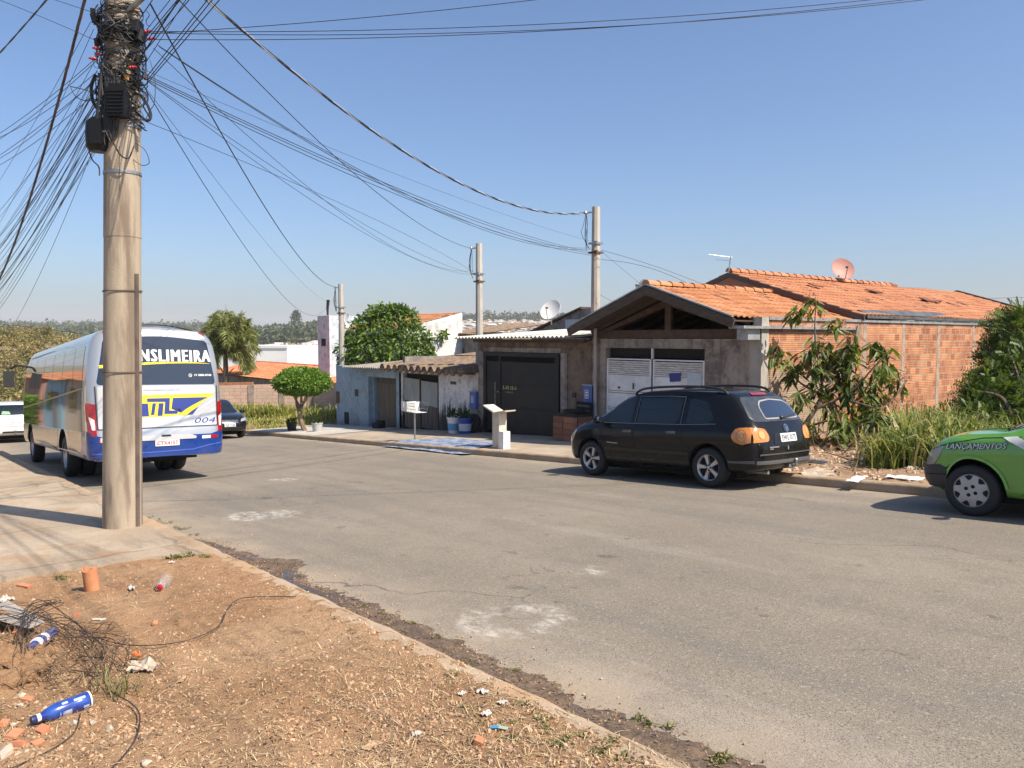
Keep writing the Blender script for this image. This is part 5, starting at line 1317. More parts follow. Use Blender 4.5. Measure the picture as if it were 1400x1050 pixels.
sk.decal('chrome_strip', 'B', [[(-.28, .82), (.28, .82), (.28, .845), (-.28, .845)]], m_chrome, wh, .012)
for y_ in (-1, 1): sk.decal('tail_lamp', 'B', [rpoly([(.55 * y_, .70), (.70 * y_, .68), (.70 * y_, .95), (.60 * y_, .95)], .03)], m_red, wh, .01)
for sd_ in ('L', 'R'):
    sk.decal('side_window', sd_, [rpoly([(.76, .905), (.12, .905), (.10, 1.33), (.26, 1.29), (.50, 1.14)], .04)], m_bl_glass, wh)
    sk.decal('side_window', sd_, [rpoly([(.05, .905), (-.98, .905), (-1.02, 1.30), (.03, 1.34)], .06)], m_bl_glass, wh)
b = MB(); b.tube([(-1.8, .0, .32), (-2.06, 0, .32), (-2.08, 0, .40)], .022, n=8); b.blob((-2.08, 0, .43), .035, 0, sub=2); b.build('tow_ball', m_steel, wh, smooth=True)
sk.decal('bumper_vent', 'B', [rpoly([(-.4, .36), (.4, .36), (.36, .42), (-.36, .42)], .02)], m_black, wh, .01)
sk.decal('windscreen', 'F', [rpoly([(-.66, .965), (.66, .965), (.54, 1.36), (-.54, 1.36)], .08, 5)], m_bl_glass, wh, .006)

# ================= the bus
m_bus = paint('bus_silver', (.47, .485, .50), .30, .55, (.28, .26, .23)); m_busw = paint('bus_rear_white', (.47, .48, .485), .30, .1, (.30, .28, .25))
m_busb = paint('bus_blue', (.006, .036, .20), .25, 0, (.05, .06, .13), .7)
m_busy = M('bus_yellow', (.72, .56, .015), .4, coat=.6); m_busl = M('bus_logo_blue', (.015, .03, .20), .4, coat=.6)
m_mir = M('mirror_side', (.50, .51, .52), .045, .95, col2=(.44, .44, .45), vs=.8)
m_mirg = M('bus_side_glass', (.10, .105, .11), .02, .8, coat=.8, spec=.8)
BL = 9.1; hx = BL / 2
def bus_half(x):
    def ins(d, r): return 0 if d >= r else r - math.sqrt(max(0, r * r - (r - d) ** 2))
    dr = x + hx; df = hx - x
    wi = ins(dr, .22) + ins(df, .30); ti = ins(dr, .20) * .9 + ins(df, .5); bi = ins(dr, .06) * .5 + ins(df, .08)
    zb = .50 + max(0, .12 - .08 * dr) * 0
    pr = [(0, zb + bi), (1.0, zb - .03 + bi), (1.12, zb - .02 + bi), (1.165, zb + .08), (1.175, 1.0), (1.175, 1.6), (1.15, 2.1), (1.10, 2.48), (1.035, 2.68), (.93, 2.80), (.72, 2.875), (.4, 2.92), (0, 2.94)]
    out = []
    for (y, z) in pr:
        k = (1.175 - wi) / 1.175
        zz = z - ti * sstep(2.0, 2.9, z)
        out.append((y * k, zz))
    return out
def bus_shift(x, z):
    if x > 0: return -.35 * sstep(1.2, 2.9, z) * sstep(hx - 2, hx, x)
    return (.20 * max(0, (z - 1.0) / 1.9) ** 1.6 - .05 * sstep(1.25, .85, z)) * sstep(-hx + 1.2, -hx, x)
xs_ = sorted(set([-hx + a for a in (0, .006, .02, .045, .08, .12, .17, .22, .3, .45)] + [hx - a for a in (0, .01, .04, .08, .14, .2, .3, .5)] + lin(-hx + .5, hx - .5, 30)))
mb = loft_body(xs_, bus_half, 46, .10, .14, bus_shift, 1.175, 1.0, 20)
sk = Skin(mb)
bus_x = -15.12 - hx + .05
bus = thing('bus', 'silver and blue coach with a yellow and blue rear logo past the concrete pole', 'bus', mat=on_road(bus_x, 3.76, -1))
WX = (-hx + 2.72, hx - 1.55)
cut_wells(mb, [m_bus, m_dark], bus, [(x, .44, .55) for x in WX], 1.175, depth=.5)
for x in WX:
    for s_ in (1, -1): wheel_mesh(.42, .24, bus, x, s_ * 1.02, s_, 'lorry', M('bus_rim', (.40, .41, .43), .4, .6), .58)
for s_ in (1, -1): wheel_mesh(.42, .24, bus, WX[0], s_ * .74, s_, 'lorry', m_dark, .58)
b = MB(); b.bx(-hx + .5, hx - .6, -.6, .6, .36, .60); b.tube([(WX[0], -.9, .42), (WX[0], .9, .42)], .09, n=10); b.blob((WX[0], 0, .42), .2, .05, sub=2); b.bx(-hx + .15, -hx + .5, -.7, .2, .42, .54)
b.build('underbody', m_dark, bus)
# rear: white panel, window, blue bumper
sk.decal('rear_panel', 'B', [rpoly([(-1.02, 1.02), (1.02, 1.02), (1.02, 1.80), (-1.02, 1.80)], .05, 4)], m_busw, bus, .012, .06)
sk.decal('rear_window', 'B', [rpoly([(-1.035, 1.82), (1.035, 1.82), (.90, 2.66), (0, 2.735), (-.90, 2.66)], [.08, .08, .08, .3, .08], 5)], M('bus_rear_glass', (.012, .017, .028), .05, coat=1, spec=.7), bus, .006, .06)
sk.decal('rear_cap', 'B', [rpoly([(-.90, 2.69), (0, 2.765), (.90, 2.69), (.80, 2.84), (-.80, 2.84)], .04)], m_busw, bus, .006, .05)
sk.decal('rear_bumper', 'B', [rpoly([(-1.17, .46), (1.17, .46), (1.17, 1.0), (1.05, .92), (.9, .875), (-.9, .875), (-1.05, .92), (-1.17, 1.0)], .03)], m_busb, bus, .014, .05)
for sd_ in ('L', 'R'): sk.decal('rear_bumper', sd_, [rpoly([(-hx + .05, .46), (-hx + .62, .46), (-hx + .52, 1.0), (-hx + .05, 1.0)], [0, .05, .03, 0])], m_busb, bus, .014, .05)
sk.decal('bumper_step', 'B', [rpoly([(-.60, .80), (1.0, .80), (1.0, .885), (-.50, .885), (-.62, .84)], .02)], m_busw, bus, .03, .06)
sk.line('crease_highlight', 'B', [[(1.1, .60), (.2, .585), (-.55, .60), (-.85, .66), (-1.12, .70)]], M('blue_highlight', (.05, .10, .42), .15, coat=1), bus, .02, .02)  # lighter blue line painted as the highlight of the crease
sk.line('panel_seam', 'B', [[(-1.03, 1.03), (1.03, 1.03)], [(-1.03, 1.03), (-1.05, 1.8)], [(1.03, 1.03), (1.05, 1.8)]], m_seam, bus, .012, .016)
# lettering
for (dx_, of_) in ((-.014, .012), (0, .0126), (.014, .0132)):
    me, xf = fit_text('TRANSLIMEIRA', .82 + dx_, 2.25, -.945 + dx_, 2.475, 0, 0, 1.22); sk.decal_mesh('rear_lettering', 'B', me, xf, m_white, bus, of_)
pts = []; n_ = 16
for i in range(n_ + 1): t = i / n_; pts.append((.98 - 1.94 * t, 2.12 + .10 * math.sin(t * PI * .62)))
for i in range(n_, -1, -1): t = i / n_; pts.append((.98 - 1.94 * t, 2.12 + .10 * math.sin(t * PI * .62) + .055 * (1 - t) ** .6 + .001))
sk.decal('yellow_swoosh', 'B', [pts], m_busy, bus, .0135)
me, xf = fit_text('19 3888-8748', -.63, 1.975, -.955, 2.015, .02); sk.decal_mesh('phone_number', 'B', me, xf, m_white, bus, .0125)
sk.line('phone_mark', 'B', [[(-.555 + .028 * math.cos(a), 1.99 + .028 * math.sin(a)) for a in [2 * PI * i / 16 for i in range(17)]], [(-.545, 2.0), (-.555, 1.985), (-.57, 1.98)]], m_white, bus, .009, .0125)
me, xf = fit_text('VIAÇÃO LIMEIRENSE DE TURISMO LTDA', .28, 1.705, -.36, 1.73); sk.decal_mesh('small_lettering', 'B', me, xf, M('grey_letters', (.12, .12, .13), .5), bus, .017)
def lg(cx, cy):
    u = 110 + cx / 7; v = 530 + cy / 7; return (.30 - (u - 189) * .013, 1.64 - (v - (541 - (u - 189) * .045)) * .01333)
def lgp(*p): return [lg(a, b_) for a, b_ in p]
sk.decal('logo_yellow', 'B', [lgp((330, 96), (555, 83), (1262, 44), (1150, 115), (1070, 185), (975, 268), (890, 270), (750, 285), (330, 304))], m_busy, bus, .017)
sk.decal('logo_blue', 'B', [lgp((832, 102), (1180, 86), (1090, 132), (1010, 175), (950, 212), (908, 246), (905, 204), (815, 207)), lgp((592, 114), (803, 104), (794, 226), (880, 226), (868, 256), (746, 260), (758, 142), (592, 146)), lgp((640, 160), (672, 158), (652, 270), (622, 272)), lgp((698, 158), (742, 156), (728, 278), (682, 280)), lgp((340, 172), (598, 162), (604, 284), (340, 296)), lgp((1012, 226), (1078, 186), (1020, 262), (965, 266))], m_busl, bus, .021)
me, xf = fit_text('004', -.60, 1.08, -1.0, 1.185, 0, .25); sk.decal_mesh('fleet_number', 'B', me, xf, m_busl, bus, .017)
sk.decal('number_plate', 'B', [rpoly([(.12, .69), (-.30, .69), (-.30, .80), (.12, .80)], .01)], m_plate, bus, .03)
me, xf = fit_text('CTX4157', .09, .71, -.27, .78, .01); sk.decal_mesh('plate_text', 'B', me, xf, m_plate_red, bus, .036)
sk.decal('reflector', 'B', [[(-.72, .79), (-.88, .79), (-.88, .845), (-.72, .845)]], m_white, bus, .022)
sk.decal('reflector', 'B', [[(-.88, .79), (-1.02, .795), (-1.02, .85), (-.88, .845)]], m_red, bus, .022)
sk.decal('reflector', 'B', [[(.72, .79), (.88, .79), (.88, .845), (.72, .845)]], m_white, bus, .022)
sk.decal('reflector', 'B', [[(.88, .79), (1.02, .795), (1.02, .85), (.88, .845)]], m_red, bus, .022)
sk.decal('grab_handle', 'B', [rpoly([(.02, .86), (-.16, .86), (-.14, .895), (.0, .895)], .01)], m_black, bus, .034)
for y_ in (-1, 1):
    sk.decal('tail_lamp', 'B', [rpoly([(1.045 * y_, .90), (1.12 * y_, .92), (1.17 * y_, 1.2), (1.17 * y_, 1.50), (1.05 * y_, 1.48), (1.05 * y_, 1.2)], [.02, .0, 0, 0, .02, .02])], m_red, bus, .018, .04)
    sk.decal('reverse_lamp', 'B', [rpoly([(1.06 * y_, 1.02), (1.10 * y_, 1.02), (1.14 * y_, 1.26), (1.065 * y_, 1.20)], .01)], m_white, bus, .023, .04)
    sk.decal('marker_lamp', 'B', [rpoly([(.78 * y_, 2.80), (.88 * y_, 2.76), (.88 * y_, 2.79), (.78 * y_, 2.83)], .005)], m_red, bus, .016, .04)
for sd_ in ('L', 'R'):
    sk.decal('tail_lamp', sd_, [rpoly([(-hx + .09, 1.50), (-hx + .44, 1.50), (-hx + .20, 1.36), (-hx + .13, 1.12), (-hx + .10, .98), (-hx + .045, .98), (-hx + .06, 1.3)], [0, .02, .1, .1, 0, 0, 0])], m_red, bus, .016, .04)
    # mirror-like side: glass band and polished panels
    wz = lambda x: 1.62
    sk.decal('side_glass', sd_, [rpoly([(-hx + .55, 1.78), (hx - .35, 1.38), (hx - .30, 1.72), (hx - .55, 2.50), (-hx + .62, 2.56)], [.05, .06, .1, .15, .1])], m_mirg, bus, .005, .12)
    sk.decal('side_panel', sd_, [rpoly([(-hx + .55, 1.76), (hx - .35, 1.36), (hx - .2, .98), (-hx + .55, .98)], [.02, .02, .05, .02])], m_mir, bus, .005, .12)
    segs = [(-hx + .64, WX[0] - .58), (WX[0] + .58, WX[1] - .58), (WX[1] + .58, hx - .3)]
    for (a, c) in segs: sk.decal('skirt_panel', sd_, [rpoly([(a, .47), (c, .47), (c, .95), (a, .95)], .02)], M('polished_skirt', (.52, .46, .38), .16, .85, col2=(.42, .36, .29), vs=2) if 'polished_skirt' not in bpy.data.materials else bpy.data.materials['polished_skirt'], bus, .006, .12)
    sk.line('window_divider', sd_, [[(x, 1.62 - .045 * (x + hx)), (x + .02, 2.54)] for x in (-hx + 1.55, -hx + 2.75, -hx + 4.0, -hx + 5.3, -hx + 6.6, -hx + 7.7)], m_seam, bus, .016, .009)
    sk.line('waist_line', sd_, [[(-hx + .55, 1.77), (hx - .35, 1.37)]], M('gold_line', (.30, .22, .10), .4), bus, .03, .010)
sk.decal('windscreen', 'F', [rpoly([(-1.02, 1.35), (1.02, 1.35), (.9, 2.5), (-.9, 2.5)], .12, 5)], m_glass, bus, .006, .08)
sk.decal('destination_glass', 'F', [rpoly([(-.8, 2.54), (.8, 2.54), (.7, 2.72), (-.7, 2.72)], .05)], m_black, bus, .006, .08)
for y_ in (-1, 1):
    b = MB(); b.tube(bez([(hx - .45, 1.10 * y_, 2.45), (hx - .05, 1.28 * y_, 2.50), (hx + .10, 1.40 * y_, 2.42)], 5), .028, n=8)
    b.box((hx + .08, 1.46 * y_, 2.14), (.13, .24, .44)); b.build('wing_mirror', m_black, bus)
b = MB()
b.tube(bez([(-hx + .25, -.86, 2.78), (-hx + .21, -.5, 2.90), (-hx + .18, 0, 2.95), (-hx + .21, .5, 2.90), (-hx + .25, .86, 2.78)], 6), .018, n=6); b.build('roof_spoiler', m_black, bus)
# ------------------------------------------------------------------ utility pole on the near pavement
PB = V((-9.50, 1.95, near_z(-9.5) - .1))
lean = cr * .030
def pole_c(z): return PB + V((0, 0, z)) + lean * z          # centre at height z above PB
m_pole2 = M('pole_sleeve', (.12, .09, .07), .8, col2=(.075, .055, .045), vs=4, bump=.2)
m_blackbox = M('splice_box', (.008, .008, .009), .5, spec=.3)
POLE = thing('utility_pole', 'thick round concrete pole crowded with cables and black boxes on the near pavement', 'utility pole', PB)
b = MB(); n_ = 26; zs = [0, .02, .3, 1, 2, 3, 3.35, 3.352, 4, 5, 6, 7, 8, 9.3]
rings = []
for z in zs:
    r = .208 - .0062 * z + (.004 if z > 3.351 else 0); c = pole_c(z) - PB
    rings.append([b.pt(c + V((math.cos(2 * PI * k / 40) * r, math.sin(2 * PI * k / 40) * r, 0))) for k in range(40)])
for A, B in zip(rings, rings[1:]):
    for k in range(40): b.face([A[k], A[(k + 1) % 40], B[(k + 1) % 40], B[k]])
b.face(rings[-1])
b.build('shaft', m_conc, POLE, smooth=True)
b = MB(); off = cr * .192 - V((cf.x, cf.y, 0)) * .055
pts = [off + (pole_c(z) - PB) * 1 - cr * .0055 * z for z in lin(0.02, 2.95, 8)]
b.tube(pts, .03, n=8); b.build('conduit', m_pole2, POLE, smooth=True)
for z in (4.05, 4.55, 4.62, 5.32, 5.62, 5.95, 6.05, 2.76, 1.86):
    b = MB(); r = .208 - .0062 * z + .008; c = pole_c(z) - PB
    h_ = .016 if z > 3.5 else .007; b.lathe([(r, -h_), (r + .004, -h_), (r + .004, h_), (r, h_)], 32, Matrix.Translation(c) @ Matrix.Rotation(.06 * ((z * 7) % 3 - 1), 4, 'X'), closed=True); b.build('strap', m_steel if z > 3.5 else m_pole2, POLE, smooth=True)
toc = -V((cf.x, cf.y, 0)).normalized()                       # from pole towards the corner where we stand
def pl(right, z, out): return pole_c(z) - PB + cr * right + toc * out
Zf = lambda py: (pix_z(py))
def pix_z(py):   # height on the pole seen at image row py
    lo, hi = 0, 9
    for _ in range(40):
        m_ = (lo + hi) / 2
        if pix(pole_c(m_))[1] > py: lo = m_
        else: hi = m_
    return lo
rotb = Matrix((cr, -toc, V((0, 0, 1)))).transposed()
b = MB(); c = pl(.07, pix_z(150), .24); b.box(c, (.20, .13, .30), rotb)
for i in range(7): b.box(c + V((0, 0, -.11 + i * .037)) + toc * .068, (.17, .02, .016), rotb)
b.box(c + V((0, 0, .17)), (.15, .1, .05), rotb); b.build('splice_box', m_blackbox, POLE)
b = MB(); c = pl(-.19, pix_z(188), .14); b.lathe([(.09, -.19), (.125, -.15), (.13, .0), (.12, .12), (.07, .17)], 18, Matrix.Translation(c)); b.box(c + toc * .09 + cr * .03, (.13, .08, .26), rotb); b.build('splice_box', m_blackbox, POLE, smooth=True)
b = MB(); b.tube([pl(.12, pix_z(22), .12), pl(.35, pix_z(4), .2), pl(.75, pix_z(-32), .4), pl(1.1, pix_z(-60), .6)], .03, n=8); b.build('lamp_arm', m_steel, POLE, smooth=True)
m_insr = M('red_insulator', (.36, .015, .02), .4)
for (px, py) in ((202, 43), (206, 53), (132, 66), (136, 74), (127, 80), (181, 92)):
    p = at(px, py, 8.25) - PB; b = MB(); d = (cr * (1 if px > 160 else -1) + V((0, 0, .1))).normalized(); q = d.to_track_quat('Z', 'Y').to_matrix().to_4x4()
    b.lathe([(.008, -.04), (.02, -.02), (.013, -.008), (.02, .008), (.013, .02), (.008, .045)], 10, Matrix.Translation(p) @ q); b.build('insulator', m_insr, POLE, smooth=True)
for (px, py, s) in ((131, 25, .07), (127, 16, .05), (186, 38, .10), (192, 50, .09), (180, 44, .1), (190, 80, .06), (186, 98, .05), (198, 104, .04), (188, 107, .035), (133, 57, .05), (171, 105, .05), (166, 100, .05), (176, 12, .06)):
    p = at(px, py, 8.3) - PB; b = MB(); b.box(p, (s, s, s * 1.4), Matrix.Rotation(px, 3, 'Z') @ Matrix.Rotation(.3, 3, 'X')); b.tube([p, p + V((0, 0, -s))], s * .3, n=6); b.build('clamp', m_black if px != 166 else m_steel, POLE)
b = MB(); p = at(172, 107, 8.28) - PB; b.box(p, (.05, .05, .05)); b.build('clamp', M('ochre_clamp', (.45, .22, .02), .6), POLE)
rr = random.Random(21)
m_cab_g = M('cable_grey', (.10, .10, .105), .6)
# tangle hugging the pole: many loops and drops
tg = MB()
def around(a, z, r): c = pole_c(z) - PB; return c + cr * math.cos(a) * r + toc * math.sin(a) * r
for i in range(120):
    z0 = rr.uniform(pix_z(140), pix_z(4)); a0 = rr.uniform(-.4, PI + .4); ln = rr.uniform(.08, .5); r = rr.uniform(.19, .235)
    pts = [around(a0 + rr.uniform(-.35, .35) * k, z0 - ln * k / 4, r + rr.uniform(0, .05)) for k in range(5)]
    tg.tube(bez(pts, 3), rr.choice((.003, .004, .006, .008)), n=4, caps=False)
for i in range(60):
    z0 = rr.uniform(pix_z(125), pix_z(10)); a0 = rr.uniform(-.6, .6); r = rr.uniform(.192, .215)
    pts = [around(a0 + k * .5, z0 + .03 * math.sin(k * 1.3 + i), r + rr.uniform(0, .015)) for k in range(7)]
    tg.tube(bez(pts, 3), rr.choice((.003, .004, .006)), n=4, caps=False)
W0 = tg.build('cable_tangle', m_cable, POLE); W0['kind'] = 'stuff'
b = MB()
for i in range(16):     # thick leads hanging past the boxes
    x0 = rr.uniform(-.14, .08); pts = [pl(x0, pix_z(rr.uniform(95, 130)), .23), pl(x0 + rr.uniform(-.04, .03), pix_z(150), .25), pl(x0 + rr.uniform(-.08, .02), pix_z(178), .24), pl(x0 - rr.uniform(0, .1), pix_z(rr.uniform(190, 205)), .22)]
    b.tube(bez(pts, 4), rr.choice((.008, .011, .014)), n=5)
b.build('cable_drop', m_cable, POLE, smooth=True)
def loop(name, pts, r): 
    b = MB(); b.tube(bez([at(px, py, D) - PB for (px, py, D) in pts], 8), r, n=6, caps=False); b.build(name, m_cable, POLE, smooth=True)
loop('cable_loop', [(184, 128, 8.3), (195, 132, 8.25), (206, 155, 8.3), (202, 165, 8.3), (188, 155, 8.35), (182, 146, 8.4)], .014)
loop('cable_loop', [(131, 102, 8.4), (125, 118, 8.4), (127, 138, 8.4), (134, 150, 8.4)], .018)
loop('cable_loop', [(96, 118, 8.3), (120, 124, 8.3), (136, 132, 8.3), (120, 138, 8.3), (104, 132, 8.3), (96, 118, 8.3)], .005)
loop('cable_loop', [(186, 60, 8.3), (196, 72, 8.3), (200, 82, 8.3), (186, 88, 8.35)], .009)
loop('cable_loop', [(205, 82, 8.3), (212, 110, 8.3), (211, 140, 8.3), (206, 150, 8.3), (198, 165, 8.3)], .004)
loop('cable_loop', [(184, 195, 8.4), (198, 205, 8.4), (204, 222, 8.4), (194, 226, 8.4), (182, 218, 8.4)], .004)
loop('cable_loop', [(120, 200, 8.4), (126, 218, 8.4), (135, 228, 8.4), (136, 240, 8.4)], .007)
loop('cable_loop', [(155, 195, 8.25), (165, 212, 8.22), (176, 216, 8.25), (183, 200, 8.35)], .008)
loop('cable_loop', [(163, 200, 8.2), (163, 260, 8.22)], .003)
# pole further down the street and service posts
P2B = V((-41, 1.9, near_z(-41) - .1))

def service_post(name, label, base, top, w_, taper=.8):
    t = thing(name, label, 'service post', base, group='slim concrete service posts on the lot lines')
    H_ = top.z - base.z; b = MB(); ch = w_ * .22
    def sq(z, w): h = w / 2; return [b.pt((x, y, z)) for (x, y) in ((-h + ch, -h), (h - ch, -h), (h, -h + ch), (h, h - ch), (h - ch, h), (-h + ch, h), (-h, h - ch), (-h, -h + ch))]
    A = sq(-.2, w_); B = sq(H_, w_ * taper)
    for k in range(8): b.face([A[k], A[(k + 1) % 8], B[(k + 1) % 8], B[k]])
    b.face(B); b.build('shaft', m_pconc, t)
    b = MB(); b.box((-w_ * .5, -w_ * .5, H_ - .15), (.16, .04, .04)); b.lathe([(.03, -.05), (.045, 0), (.03, .05)], 8, Matrix.Translation((-w_ * .8, -w_ * .7, H_ - .15))); b.build('bracket', m_steel, t)
    for dz in (1.0, 1.25):
        b = MB(); b.box((0, 0, H_ - dz), (w_ * 1.1, w_ * 1.1, .05)); b.box((w_ * .55, -w_ * .5, H_ - dz), (.09, .06, .09)); b.build('clamp', m_steel if dz < 1.1 else m_rust, t)
    b = MB(); r2 = random.Random(int(base.x * 7))
    for i in range(6):
        y_ = -w_ * .7; x_ = -w_ * .5 - r2.uniform(0, .25); pts = [(-w_ * .7, y_, H_ - .15), (x_, y_, H_ - .5), (x_ - r2.uniform(-.05, .08), y_, H_ - r2.uniform(.7, .95)), (-w_ * .4 + r2.uniform(-.1, .05), y_, H_ - r2.uniform(.9, 1.2))]
        b.tube(bez(pts, 4), .008, n=4, caps=False)
    b.build('service_leads', m_cable, t)
    return t
T1, T2, T3 = onY(815, 283, 15.25), onY(655, 333, 15.25), onY(463, 388, 15.0)
service_post('service_post', 'slim concrete post rising beside the orange gable roof', V((T1.x, T1.y, far_z(T1.x))), T1, .27)
service_post('service_post', 'slim concrete post rising behind the white corrugated roof', V((T2.x, T2.y, far_z(T2.x))), T2, .25)
service_post('service_post', 'slim concrete post at the far corner of the blue house', V((T3.x - .1, T3.y + .15, far_z(T3.x))), T3 + V((-.1, .15, 0)), .25)

# ------------------------------------------------------------------ overhead cables
def cable_pts(A, B, sag, n=36): return [A.lerp(B, i / n) - V((0, 0, 4 * sag * (i / n) * (1 - i / n))) for i in range(n + 1)]
def fit_sag(A, B, mid):
    if mid is None: return .25
    best = (1e9, 0)
    for i in range(-10, 240):
        s_ = i * .02; d = 1e9
        for p in cable_pts(A, B, s_, 60):
            if (p - CAM).dot(cf) > .5:
                q = pix(p); d = min(d, math.hypot(q[0] - mid[0], q[1] - mid[1]))
        best = min(best, (d, s_))
    return best[1]
def cable(label, A, B, mid=None, sag=None, r=.007, mat=None, group=None, twist=0):
    r = r * (.75 if twist else 1)
    sag = fit_sag(A, B, mid) if sag is None else sag
    pts = cable_pts(A, B, sag); b = MB(); O = A.copy()
    if twist:
        L = sum((q - p).length for p, q in zip(pts, pts[1:])); n = int(L / .11); P = cable_pts(A, B, sag, n)
        for k in range(twist):
            b.m = k % 2; T = []
            for i, p in enumerate(P): a = i * .75 + 2 * PI * k / twist; T.append(p - O + V((-.5 * math.cos(a), .4 * math.cos(a), math.sin(a))) * r * .95)
            b.tube(T, r, n=5)
    else: b.tube([p - O for p in pts], r * .62, n=5)
    o = b.build('overhead_cable', mat or m_cable, None, smooth=True, loc=O); tag(o, label, 'cable', group); return o
PD = 8.45
m_tw = M('twisted_cable_pale', (.38, .40, .43), .5)
cable('twisted pale and dark cable swooping from the pole to the gable post', at(176, -95, PD), T1 + V((-.25, -.2, -.15)), (500, 172), r=.016, mat=[m_cable, m_tw], twist=3)
cable('thick black cable dropping steeply to the post at the blue house corner', at(206, 6, 8.2), T3 + V((-.3, 0, -.12)), (345, 257), r=.015)
cable('black cable running to the top of the post behind the white corrugated roof', at(180, -70, PD), T2 + V((-.2, -.2, -.15)), (430, 190), r=.011)
g1 = 'cables from the crowded pole to the post by the gable'
lg1 = 'thin cable running to the lower clamps of the post by the gable'
for (px, py, my, ey) in ((216, 62, 197, 339), (218, 64, 200, 341), (199, 102, 211, 345), (200, 105, 214, 347), (198, 107, 219, 349)):
    cable(lg1, at(px, py, PD), onY(808, ey, 15.1), (430, my) if py > 80 else (430, my), r=.008, group=g1)
cable('faint hair-thin cable running above the others to the post by the gable', at(196, 95, PD), onY(808, 330, 15.1), (480, 212), r=.004)
g2 = 'cables from the crowded pole to the post behind the corrugated roof'
lg2 = 'thin cable running to the lower clamp of the post behind the corrugated roof'
for (px, py, mx, my, ey) in ((210, 66, 400, 238, 370), (199, 108, 420, 262, 375), (203, 112, 420, 268, 376), (196, 165, 400, 250, 373)):
    cable(lg2, at(px, py, PD), onY(649, ey, 15.1), (mx, my), r=.006, group=g2)
cable('thin black cable sweeping low towards the mauve tower', at(192, 110, PD), onY(446, 421, 20.5), (312, 300), r=.009)
cable('faint cable beside the low one sweeping to the mauve tower', at(196, 116, PD), onY(452, 414, 20.5), (330, 290), r=.005)
cable('upper cable from the gable post to the main roof gable', onY(822, 342, 15.2), V((-14.4, 19.1, 3.15)), (900, 366), r=.009)
cable('lower cable from the gable post to the main roof gable', onY(822, 355, 15.2), V((-14.6, 19.1, 3.0)), (900, 371), r=.010)
cable('short cable from the gable post down to the small white dish', onY(822, 343, 15.2), onY(881, 392, 17.0), (855, 372), r=.006)
cable('short slack cable leaving the gable post low over the fascia', onY(821, 403, 15.2), onY(845, 414, 15.6), None, .03, r=.008)
cable('distant cable sagging low over the valley at the left', at(-60, 436, 60), at(160, 462, 60), (60, 450), r=.03)
cable('far pair of wires crossing the sky over the right end of the roof', at(1340, 408, 70), at(1440, 404, 70), None, .05, r=.03)
lt_ = 'black wire crossing the top of the sky from the crowded pole to the right'
gt = 'wires crossing the top of the sky to the right'
for (px, py, mx, my, ex, ey) in ((207, 43, 500, 42, 1750, -78), (207, 45, 500, 47, 1800, -86), (207, 54, 500, 52, 1760, -84)):
    cable(lt_, at(px, py, PD), at(ex, ey, 9.5), (mx, my), r=.007, group=gt)
cable('single black wire along the top edge of the sky, above the group of three', at(206, 46, PD), at(1500, -130, 9.5), (500, 25), r=.007)
lu = 'dark cable of the bunch rising steeply right from the crowded pole out of the frame'
gu = 'bunch of cables rising right from the crowded pole'
rr = random.Random(4)
for i in range(10):
    py = 30 + i * 10.5 + rr.uniform(-4, 4); px = 192 + rr.uniform(-4, 10)
    cable(lu, at(px, py, 8.3), V((7 + rr.uniform(-1.2, 1.4), 4.2 + rr.uniform(-1.3, 1.0), 8.6 + rr.uniform(-.6, .6))), None, rr.uniform(.05, .25), r=rr.choice((.006, .008, .008, .012)), group=gu)
ll = 'black cable of the dense bundle fanning down left from the crowded pole'
gl = 'dense bundle of cables fanning down left'
for i in range(24):
    t = i / 23; py = 120 + 75 * t + rr.uniform(-14, 8); px = 136 + rr.uniform(-8, 4)
    B = V((-41 + rr.uniform(-5, 5), 1.9 + rr.uniform(-.9, .6), 1.0 + 3.0 * (1 - t) + rr.uniform(-.4, .9)))
    cable(ll, at(px, py, 8.3), B, None, rr.uniform(.35, 1.15), r=rr.choice((.004, .005, .006, .007, .010)), group=gl)
lf = 'thin cable leaving the crowded pole leftwards at a shallow slope'
gf = 'cables leaving the pole leftwards at a shallow slope'
for (py, ey) in ((78, 218), (82, 222), (105, 240), (108, 246), (125, 252), (98, 205)):
    cable(lf, at(133, py, 8.3), at(-60, ey + rr.uniform(-4, 4), 13), None, rr.uniform(.08, .2), r=.006, group=gf)
lk = 'thin cable dropping between the shallow ones and the dense bundle'
gk = 'cables between the shallow ones and the dense bundle'
for (px, py, ey) in ((124, 30, 360), (128, 40, 385), (126, 90, 340), (131, 100, 400), (133, 96, 372), (129, 110, 420)):
    cable(lk, at(px, py, 8.35), V((-38 + rr.uniform(-3, 3), 1.8 + rr.uniform(-.6, .4), 1.6 + 37 * .0 + (462 - ey) / 1050 * 30)), None, rr.uniform(.3, .9), r=.005, group=gk)
cable('heavy twisted brown cable hanging across the sky left of the crowded pole', at(150, -140, 8.3), V((-41, 1.75, 4.4)), (62, 205), r=.019, mat=[M('twisted_cable_brown', (.10, .05, .045), .6), m_cable], twist=3)
cable('twisted dark wire cutting across the top left corner', at(108, -52, 8.6), at(-70, 146, 13), (30, 38), r=.010, twist=2, mat=[m_cable, m_cab_g])
cable('thin wire slanting down to the white insulator on the crowded pole', at(-60, -22, 9.5), at(130, 55, 8.4), (60, 25), r=.005)
cable('short thin wire reaching the pole top from the upper left', at(40, -12, 9), at(133, 19, 8.4), (95, 6), r=.005)
UP2 = thing('utility_pole', 'second concrete pole down the near pavement where the left bundle ends', 'utility pole', P2B)
b = MB(); b.lathe([(.21, 0), (.15, 9)], 24); b.build('shaft', m_conc, UP2, smooth=True)
b = MB(); b.box((0, 0, 5.2), (.5, .5, .9)); b.build('splice_box', m_blackbox, UP2)

